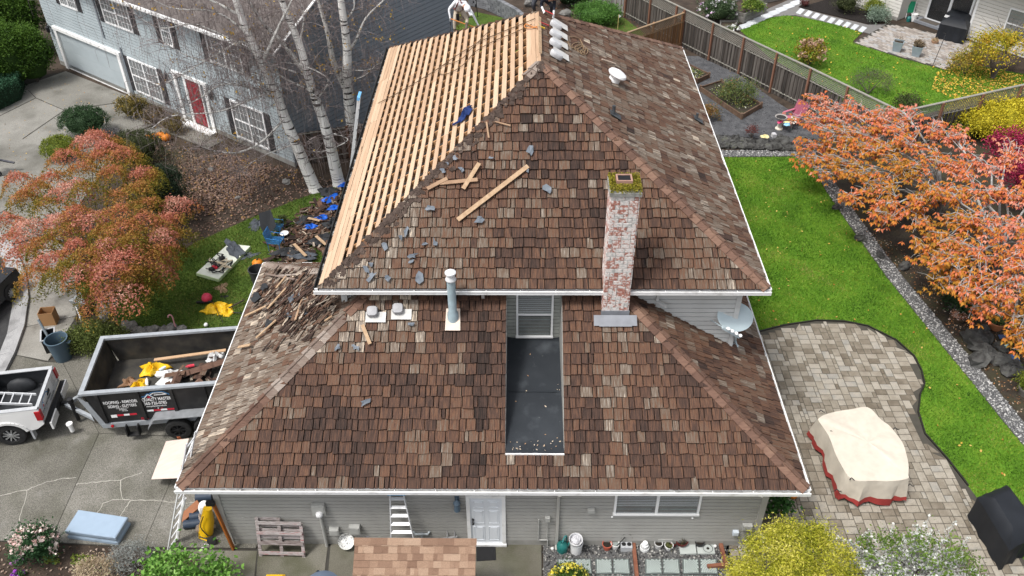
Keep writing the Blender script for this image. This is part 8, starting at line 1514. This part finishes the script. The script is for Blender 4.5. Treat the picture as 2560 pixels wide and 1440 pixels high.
t_ = thing('bird_bath', 'white concrete bird bath with dark water', 'bird bath', G(1947, 322, GZ)); p = G(1947, 322, GZ); o = MB(); o.lathe(p, [(.19, 0), (.19, .05), (.1, .09), (.12, .18), (.06, .4), (.06, .5), (.12, .56)], 16); o.build('pedestal', S('pale concrete', (.58, .54, .46), rough=.9, var=.15), t_, smooth=True); o = MB(); o.lathe(p+UPV*.56, [(.1, 0), (.27, .07), (.3, .11), (.27, .11), (.2, .05), (0, .04)], 22); o.build('basin', S('grey basin', (.3, .28, .26), rough=.9, var=.2), t_, smooth=True); o = MB(); o.lathe(p+UPV*.645, [(.24, 0), (0, .001)], 22, capb=False); o.build('water', S('dark water', (.02, .016, .012), rough=.05), t_)
t_ = thing('adirondack_chair', 'pink slatted garden chair by the fence', 'chair', G(1985, 312, GZ)); p = G(1978, 310, GZ); m_pk = S('pink chair paint', (.4, .12, .18), rough=.6); mr = Matrix.Rotation(R_(-60), 3, 'Z'); Q = lambda x, y, z: p+mr @ Vector((x, y, z))
for k in range(6): o = MB(); o.beam(Q(-.28+k*.11, .25, .35), Q(-.28+k*.11+(k-2.5)*.03, .62, 1.1-.02*abs(k-2.5)), .095, .02, up=(0, -1, .4)); o.build('back_slat', m_pk, t_)
for k in range(5): o = MB(); o.beam(Q(-.3, -.3+k*.12, .42-.03*k), Q(.3, -.3+k*.12, .42-.03*k), .1, .02); o.build('seat_slat', m_pk, t_)
for x in (-.32, .32):
    for y in (-.3, .3): o = MB(); o.beam(Q(x, y, 0), Q(x, y, .58), .06, .06); o.build('leg', m_pk, t_)
    o = MB(); o.beam(Q(x, -.35, .6), Q(x, .4, .6), .12, .025); o.build('armrest', m_pk, t_)
for u, v, z, c_, lb in ((1950, 305, .75, (.5, .03, .12), 'red pinwheel vane on the pink chair'), (1966, 305, .85, (.75, .7, .35), 'cream pinwheel vane on the pink chair'), (1976, 298, .95, (.12, .4, .38), 'teal leaf-shaped vane on the pink chair'), (1970, 312, .75, (.25, .5, .7), 'light blue vane on the pink chair')):
    o = MB(); c = G(u, v, GZ+z*.6); n = 6; V = [tuple(c+Vector((0, 0, .05)))]+[tuple(c+Vector((ru(.1, .26)*math.cos(k*1.05), ru(.08, .2)*math.sin(k*1.05), ru(-.06, .1)))) for k in range(n)]; o.add(V, [(0, 1+k, 1+(k+1) % n) for k in range(n)]); ob = o.build('garden_spinner', S(lb[:10], c_, rough=.4)); ob.modifiers.new('thick', 'SOLIDIFY').thickness = .01; tag(ob, lb, 'garden ornament')
t_ = thing('metal_flower', 'white daisy garden stake beside the bird bath', 'ornament', G(1978, 330, GZ)); c = G(1978, 325, GZ)+UPV*.55; mf = frame3((0, 0, 0), (1, 0, 0), (0, .5, .85)).to_3x3(); o = MB()
for k in range(9): a = k*.698; o.slab([c+mf @ Vector((.05*math.cos(a-.3), .05*math.sin(a-.3), 0)), c+mf @ Vector((.19*math.cos(a-.22), .19*math.sin(a-.22), .01)), c+mf @ Vector((.21*math.cos(a), .21*math.sin(a), .01)), c+mf @ Vector((.19*math.cos(a+.22), .19*math.sin(a+.22), .01)), c+mf @ Vector((.05*math.cos(a+.3), .05*math.sin(a+.3), 0))], .008)
o.build('petals', S('cream petal', (.7, .6, .52)), t_); o = MB(); o.lathe(c, [(.06, 0), (.055, .03), (0, .04)], 12, rot=mf); o.build('centre', S('brown centre', (.06, .03, .02)), t_); o = MB(); o.tube([c, c-UPV*.55], .012, 5); o.slab([c+Vector((-.02, -.02, -.3)), c+Vector((-.16, -.05, -.2)), c+Vector((-.18, -.04, -.33))], .01); o.build('stem', S('green metal', (.12, .3, .22)), t_)
p = G(1934, 342, GZ); o = MB(); o.box(p+UPV*.11, (.2, .2, .22), rz=.2, bev=.05); tag(o.build('lantern_box', S('pale lantern', (.5, .5, .52))), 'pale grey box lantern on the rock wall', 'lantern'); crumple('straw_hat', 'cream garden hat resting on the rock wall', G(1912, 342, GZ), .22, .18, .12, S('cream straw', (.7, .6, .32)), 'hat', 0, lobes=.05)
# ================================================================ FAR YARD THINGS
def sqpot(label, u, v, h, c_, plant):
    p = G(u, v); t = thing('square_planter', label, 'planter', p); o = MB(); m = Matrix.Rotation(R_(-30), 3, 'Z'); V = [p+m @ Vector((x*.2, y*.2, 0.02)) for x, y in ((-1, -1), (1, -1), (1, 1), (-1, 1))]+[p+m @ Vector((x*.29, y*.29, h)) for x, y in ((-1, -1), (1, -1), (1, 1), (-1, 1))]+[p+m @ Vector((x*.25, y*.25, h)) for x, y in ((-1, -1), (1, -1), (1, 1), (-1, 1))]+[p+m @ Vector((x*.24, y*.24, h-.08)) for x, y in ((-1, -1), (1, -1), (1, 1), (-1, 1))]
    o.add(V, [(3, 2, 1, 0)]+[(r*4+i, r*4+(i+1) % 4, r*4+4+(i+1) % 4, r*4+4+i) for r in range(3) for i in range(4)]); o.build('vessel', S('slate planter', (.25, .3, .33), rough=.6), t); o = MB(); o.box(p+UPV*(h-.07), (.46, .46, .02), rz=R_(-30)); o.build('soil', m_bedsoil, t); o = MB(); o.box(p+UPV*.01, (.36, .36, .02), rz=R_(-30)); o.build('dolly', m_blk, t)
    P, i_, q_ = clumps(tuple(p+UPV*(h+.08)), (.25, .25, .16), 20, plant[1], .07); leaves('foliage', P, .07, rng.random(len(P)), leafmat('planter %s' % label[:10], plant[0]), t)
sqpot('square grey planter with bare twigs on the far patio', 2241, 128, .62, None, ([(.15, .1, .07), (.3, .24, .15)], 4)); sqpot('square grey planter with yellow foliage on the far patio', 2289, 140, .62, None, ([(.35, .3, .03), (.6, .5, .06), (.7, .6, .2)], 60))
pot('plant_pot', 'tan dried grass pot on the far patio', 2336, 108, .16, .2, .18, (.4, .24, .15), plant=[(.3, .2, .1), (.5, .38, .24)]); o = MB(); b_ = G(2330, 168); o.tube([b_, b_+Vector((.55, .7, 1.7))], .02, 5); o.tube([b_+Vector((.55, .7, 1.7)), b_+Vector((.2, .3, 1.9))], .015, 5); tag(o.build('shepherd_hook', m_iron), 'thin black hook pole standing on the far patio edge', 'hook pole')
t_ = thing('lawn_chair', 'folded green and white lawn chair at the cream house corner', 'chair', G(2245, 52)); p = HA(.35, 0, -.9); o = MB(); [o.tube([p+Vector((s_, 0, 0)), p+Vector((s_+.1, .3, 1.0))], .018, 5) for s_ in (-.22, .22)]; o.build('frame', m_letw, t_); o = MB(); o.slab([p+Vector((-.2, .08, .35)), p+Vector((.2, .08, .35)), p+Vector((.28, .28, 1.0)), p+Vector((-.12, .28, 1.0))], .03); o.build('webbing', S('green webbing', (.01, .2, .1)), t_)
can('plastic_bucket', 'white bucket by the far patio step', HA(.75, 0, -.75), .16, .2, .42, m_rag, 'bucket'); o = MB(); o.lathe(HA(.6, 0, -.45), [(.13, 0), (.14, .22), (.06, .32), (.0, .33)], 12); tag(o.build('watering_can', m_teal, None, smooth=True), 'dark green watering can beside the white far bucket', 'watering can')
def crate(label, px_, h):
    q = GP(px_); t = thing('planter_box', label, 'planter box', sum(q, Vector())/4); m_pb = M('grey planter board', [(.13, .12, .11), (.2, .19, .175), (.28, .265, .25)], rough=.95, ns=4, amt=1., rnd=.5, stretch=(1, 1, 8))
    for i in range(4):
        a, b = q[i], q[(i+1) % 4]; k = max(2, round(h/.22))
        for r in range(k): o = MB(); o.beam(a+UPV*(h*(r+.5)/k), b+UPV*(h*(r+.5)/k), .05, h/k-.015); o.build('board', m_pb, t)
    for a in q: o = MB(); o.box(a+UPV*h*.5, (.09, .09, h)); o.build('post', m_pb, t)
    o = MB(); o.prism(shrink(q, .05), 0, h-.12); o.build('soil', m_soil, t)
crate('grey board planter box with green plant in the far garden', [(1800, 40), (1858, 58), (1912, 32), (1860, 14)], .62); crate('low grey board planter edge beside the far lawn', [(1800, 82), (1838, 70), (1842, 62), (1800, 62)], .3); crate('second grey planter box at the top edge', [(1905, 10), (1960, -2), (1940, -18), (1880, -8)], .5)
bush('leafy_plant', 'yellow-green plant spilling over the grey planter box', G(1880, 30, .6), (.6, .4, .35), [(.05, .1, .015), (.14, .22, .03), (.3, .34, .06)], 1400, .12, 30, .13, core=0, cat='plant'); bush('flower_clump', 'white flowers at the fence by the far lawn edge', G(1828, 78), (.4, .3, .15), [(.1, .14, .06), (.2, .25, .1)], 300, .07, 12, .08, core=0, cat='flowers', flowers=([(.8, .8, .8), (.85, .85, .82)], 12, .1))
t_ = thing('golf_flag', 'white golf flag on a thin pole behind the right roof slope', 'flag', G(1544, 74)); p = G(1544, 74); o = MB(); o.tube([p, p+UPV*.95], .018, 6); o.build('pole', S('yellow pole', (.6, .5, .2)), t_); o = MB(); o.slab([p+UPV*.95, p+Vector((.18, .02, .85)), p+Vector((.0, 0, .72))], .01, Vector((0, -1, 0))); o.build('flag', m_letw, t_)
ladder('extension_ladder', 'aluminium ladder standing at the left upper eave behind the birches', Vector((-5.9, 14.6, 0)), LEFT_U.P(5.6, -.25, .1)+Vector((-.12, 0, .55)), (0, 1, 0), .42, m_al, 16, capmat=S('blue ladder cap', (.15, .4, .7)))
o = MB(); b_ = G(1194, 42); o.tube([b_, b_+Vector((-.1, 0, 1.6))], .03, 6); o.tube([b_, b_+Vector((-.9, -.3, .05))], .03, 6); o.tube([b_+Vector((-.9, -.3, .05)), b_+Vector((-.9, -.2, 1.6))], .03, 6); tag(o.build('swing_frame', m_iron), 'black metal swing frame behind the bare sheathing', 'swing frame')
# ================================================================ PEOPLE
def person(label, J, edges, cl, extra=None):
    """one continuous skinned body; J: name -> (place, radius); cl: list of (material, set of joint names)"""
    names_ = list(J); me = bpy.data.meshes.new('person'); me.from_pydata([tuple(J[n][0]) for n in names_], [(names_.index(a), names_.index(b)) for a, b in edges], []); ob = bpy.data.objects.new('person', me); COL.objects.link(ob)
    md = ob.modifiers.new('skin', 'SKIN'); md.use_smooth_shade = True; sv = me.skin_vertices[0].data
    for i, n in enumerate(names_): sv[i].radius = (J[n][1], J[n][1]); sv[i].use_root = (n == 'pelvis')
    sb = ob.modifiers.new('sub', 'SUBSURF'); sb.levels = 1; sb.render_levels = 1; bpy.context.view_layer.update(); dg = bpy.context.evaluated_depsgraph_get(); m2 = bpy.data.meshes.new_from_object(ob.evaluated_get(dg)); bpy.data.objects.remove(ob)
    base = min((J[n][0] for n in names_), key=lambda p: p.z).copy(); t = thing('person', label, 'person', base); m2.materials.clear(); mats = [c[0] for c in cl]; [m2.materials.append(m) for m in mats]; E_ = [(J[a][0], J[b][0], a, b) for a, b in edges]
    for pg in m2.polygons:
        c = pg.center; best = None
        for a, b, na, nb in E_:
            d = b-a; k = max(0, min(1, (c-a).dot(d)/max(d.length_squared, 1e-9))); dist = (c-(a+d*k)).length
            if best is None or dist < best[0]: best = (dist, nb if k > .5 else na)
        for i, (m, s) in enumerate(cl):
            if best[1] in s: pg.material_index = i; break
    for pg in m2.polygons: pg.use_smooth = True
    m2.transform(Matrix.Translation(-base)); b_ = bpy.data.objects.new('body', m2); COL.objects.link(b_); b_.parent = t; ORG[b_.name] = base; return t
def hand(J, E, nm, w_, d, r=.016, side=1):
    d = Vector(d).normalized(); s = d.orthogonal().normalized(); pl_ = w_+d*.085; J[nm+'p'] = (pl_, .034); E.append((nm, nm+'p'))
    for k in range(4):
        o_ = s*(k-1.5)*.022; J[nm+'f%d' % k] = (pl_+d*.04+o_, .011); J[nm+'g%d' % k] = (pl_+d*(.075+.01*(k in (1, 2)))+o_*1.1-UPV*.02, .009); E += [(nm+'p', nm+'f%d' % k), (nm+'f%d' % k, nm+'g%d' % k)]
    J[nm+'t'] = (w_+d*.06+s*.055*side, .012); E.append((nm+'p', nm+'t')); return [k for k in J if k.startswith(nm) and k != nm]
def body(hip, sh, head, handL, handR, kneeL, footL, kneeR, footR, elL, elR, rot=1.):
    J = {'pelvis': (hip, .15), 'waist': (hip.lerp(sh, .4), .145), 'chest': (hip.lerp(sh, .8), .17), 'neck': (sh.lerp(head, .4), .06), 'headb': (sh.lerp(head, .8), .085), 'head': (head, .1), 'crown': (head+(head-sh).normalized()*.1, .07)}
    lat = (handR-handL); lat.z = 0; lat = lat.normalized() if lat.length > .05 else Vector((1, 0, 0)); E = [('pelvis', 'waist'), ('waist', 'chest'), ('chest', 'neck'), ('neck', 'headb'), ('headb', 'head'), ('head', 'crown')]
    for sd, el, ha, kn, fo, sg in (('L', elL, handL, kneeL, footL, -1), ('R', elR, handR, kneeR, footR, 1)):
        J['sho'+sd] = (sh+lat*.19*sg, .085); J['elb'+sd] = (el, .055); J['wri'+sd] = (ha, .035); E += [('chest', 'sho'+sd), ('sho'+sd, 'elb'+sd), ('elb'+sd, 'wri'+sd)]
        J['hip'+sd] = (hip+lat*.1*sg-UPV*.06, .11); J['kne'+sd] = (kn, .075); J['ank'+sd] = (fo+UPV*.08, .055); tf = Vector((fo.x-hip.x, fo.y-hip.y, 0)); J['toe'+sd] = (fo+Vector((lat.y, -lat.x, 0))*.17+UPV*.04, .04); E += [('pelvis', 'hip'+sd), ('hip'+sd, 'kne'+sd), ('kne'+sd, 'ank'+sd), ('ank'+sd, 'toe'+sd)]
    hk = hand(J, E, 'wriL', handL, handL-elL, side=1)+hand(J, E, 'wriR', handR, handR-elR, side=-1); return J, E, hk
m_skin = S('skin', (.42, .24, .17), rough=.6); m_shirt = S('white hoodie', (.68, .7, .73), rough=.8, var=.06); m_khaki = S('khaki trousers', (.42, .36, .28), rough=.9); m_boot = S('work boot', (.1, .075, .055)); m_gray = S('grey glove', (.35, .36, .37)); m_navy = S('dark navy jacket', (.012, .016, .026), rough=.8); m_jean = S('blue jeans', (.02, .045, .11), rough=.85)
LEG = lambda: {k+s for k in ('hip', 'kne') for s in 'LR'} | {'pelvis'}
# worker bending over the bare boards
Yw = BACK_U.px(1150, 82).y; fL_, fR_ = BACK_U.px(1138, 90, .03), BACK_U.px(1166, 76, .03); Yb = fL_.y; hp = W(1147, 22, Yb+.45); shd = W(1150, 6, Yb-.05); hd2 = W(1166, 20, Yb-.35)
J, E, hk = body(hp, shd, hd2, W(1125, 42, Yb-.15), W(1194, 60, Yb-.25), W(1136, 56, Yb+.12), fL_, W(1168, 48, Yb+.15), fR_, W(1122, 24, Yb-.05), W(1180, 32, Yb-.2))
w1 = person('worker in white hoodie, cap and khaki trousers bending over the bare sheathing', J, E, [(m_khaki, LEG()), (m_boot, {'ankL', 'ankR', 'toeL', 'toeR'}), (m_gray, set(hk)), (m_skin, {'headb'}), (m_shirt, set(J))])
o = MB(); d_ = (hd2-shd).normalized(); c = hd2+d_*.07; mm = frame3((0, 0, 0), (1, .2, 0), d_.cross(Vector((1, .2, 0)))).to_3x3(); o.lathe(c, [(.125, -.1), (.13, 0), (.11, .08), (.06, .12), (0, .13)], 16, rot=mm); o.slab([c+Vector((.02, -.1, -.05)), c+Vector((.16, -.02, -.1)), c+Vector((.2, -.1, -.2)), c+Vector((.1, -.18, -.18))], .02); o.build('cap', m_shirt, w1, smooth=True, sharp=60)
o = MB(); m_har = S('harness strap', (.14, .03, .03)); sp = [hp.lerp(shd, .2)+Vector((-.15, -.16, .02)), hp.lerp(shd, .6)+Vector((-.12, -.19, .0)), shd+Vector((-.08, -.17, .0)), shd+Vector((0, -.1, .16)), shd+Vector((.1, -.16, -.02)), hp.lerp(shd, .5)+Vector((.14, -.19, -.05))]; o.tube(sp, .025, 6); o.tube([hp+Vector((-.19, -.1, .04)), hp+Vector((0, -.19, .02)), hp+Vector((.19, -.1, .04))], .035, 6); o.build('harness', m_har, w1, smooth=True); o = MB(); o.box(hp+Vector((-.04, -.24, -.25)), (.12, .06, .26)); o.build('tool_pouch', m_blk, w1)
o = MB(); o.tube([W(1127, 47, Yb-.2), W(1180, 66, Yb-.25)], .022, 6); o.tube([W(1180, 66, Yb-.25), W(1191, 69, Yb-.25)], [.03, .012], 6); tag(o.build('pry_bar', m_orr), 'orange pry bar held by the worker in white', 'tool')
o = MB(); o.tube(smooth_path([W(1126, 48, Yb-.2), W(1126, 70, Yb-.15), LEFT_U.px(1125, 96, .05), LEFT_U.px(1130, 100, .05)], 4), .014, 5); tag(o.build('safety_line', m_blk), 'black safety line hanging beside the worker in white', 'rope')
# worker crouching behind the ridge
Y2 = UY1-UH+.45; f1, f2 = BACK_U.px(1365, 40, .03), BACK_U.px(1385, 40, .03); f1 = Vector((1.95, Y2, RZ-.28)); f2 = Vector((2.5, Y2+.1, RZ-.36)); hp = Vector((2.1, Y2+.35, RZ+.28)); shd = W(1372, -2, Y2-.2); hd2 = W(1389, -6, Y2-.38)
J, E, hk = body(hp, shd, hd2, W(1357, 23, Y2-.35), W(1384, 34, Y2-.35), Vector((1.85, Y2-.1, RZ+.14)), f1, Vector((2.5, Y2-.1, RZ+.1)), f2, W(1352, 12, Y2-.15), W(1386, 16, Y2-.2))
w2 = person('worker in dark jacket and white gloves crouching behind the roof peak', J, E, [(S('dark trousers', (.03, .032, .04)), LEG()), (m_boot, {'ankL', 'ankR', 'toeL', 'toeR'}), (S('white glove', (.7, .7, .7)), set(hk) | {'wriL', 'wriR'}), (m_skin, {'headb', 'neck', 'head'}), (S('dark hair', (.015, .012, .01)), {'crown'}), (m_navy, set(J))])
o = MB(); o.tube([W(1362, 26, Y2-.4), W(1384, 36, Y2-.45)], .02, 6); tag(o.build('shovel_handle', S('red tool', (.5, .05, .05))), 'red shovel handle held by the crouching worker', 'tool')
# man with leaf blower entering at the left edge
gp = G(6, 440); f1 = gp; f2 = gp+Vector((-.75, .05, .03)); hp = gp+Vector((-.45, .05, .92)); shd = hp+Vector((.02, 0, .5)); hd2 = shd+Vector((.04, -.02, .25)); bl = G(36, 407, .45)
J, E, hk = body(hp, shd, hd2, shd+Vector((-.05, .3, -.45)), shd+Vector((.25, -.2, -.5)), gp+Vector((-.18, 0, .48)), f1, gp+Vector((-.62, .03, .5)), f2, shd+Vector((-.15, .27, -.25)), shd+Vector((-.02, -.26, -.28)))
person('man in blue jeans walking in at the left edge, mostly out of frame', J, E, [(m_jean, LEG()), (S('black shoe', (.02, .02, .022)), {'ankL', 'ankR', 'toeL', 'toeR'}), (m_skin, set(hk) | {'headb', 'neck', 'head', 'wriL', 'wriR'}), (S('dark hair', (.015, .012, .01)), {'crown'}), (S('grey shirt', (.2, .2, .22)), set(J))])
o = MB(); o.tube([bl+Vector((-1.05, .0, .25)), bl+Vector((-.5, 0, .12)), bl], [.06, .055, .05], 10); tag(o.build('leaf_blower_tube', S('grey blower tube', (.06, .062, .075), rough=.4), None, smooth=True), 'dark leaf blower tube reaching in at the left edge', 'leaf blower')
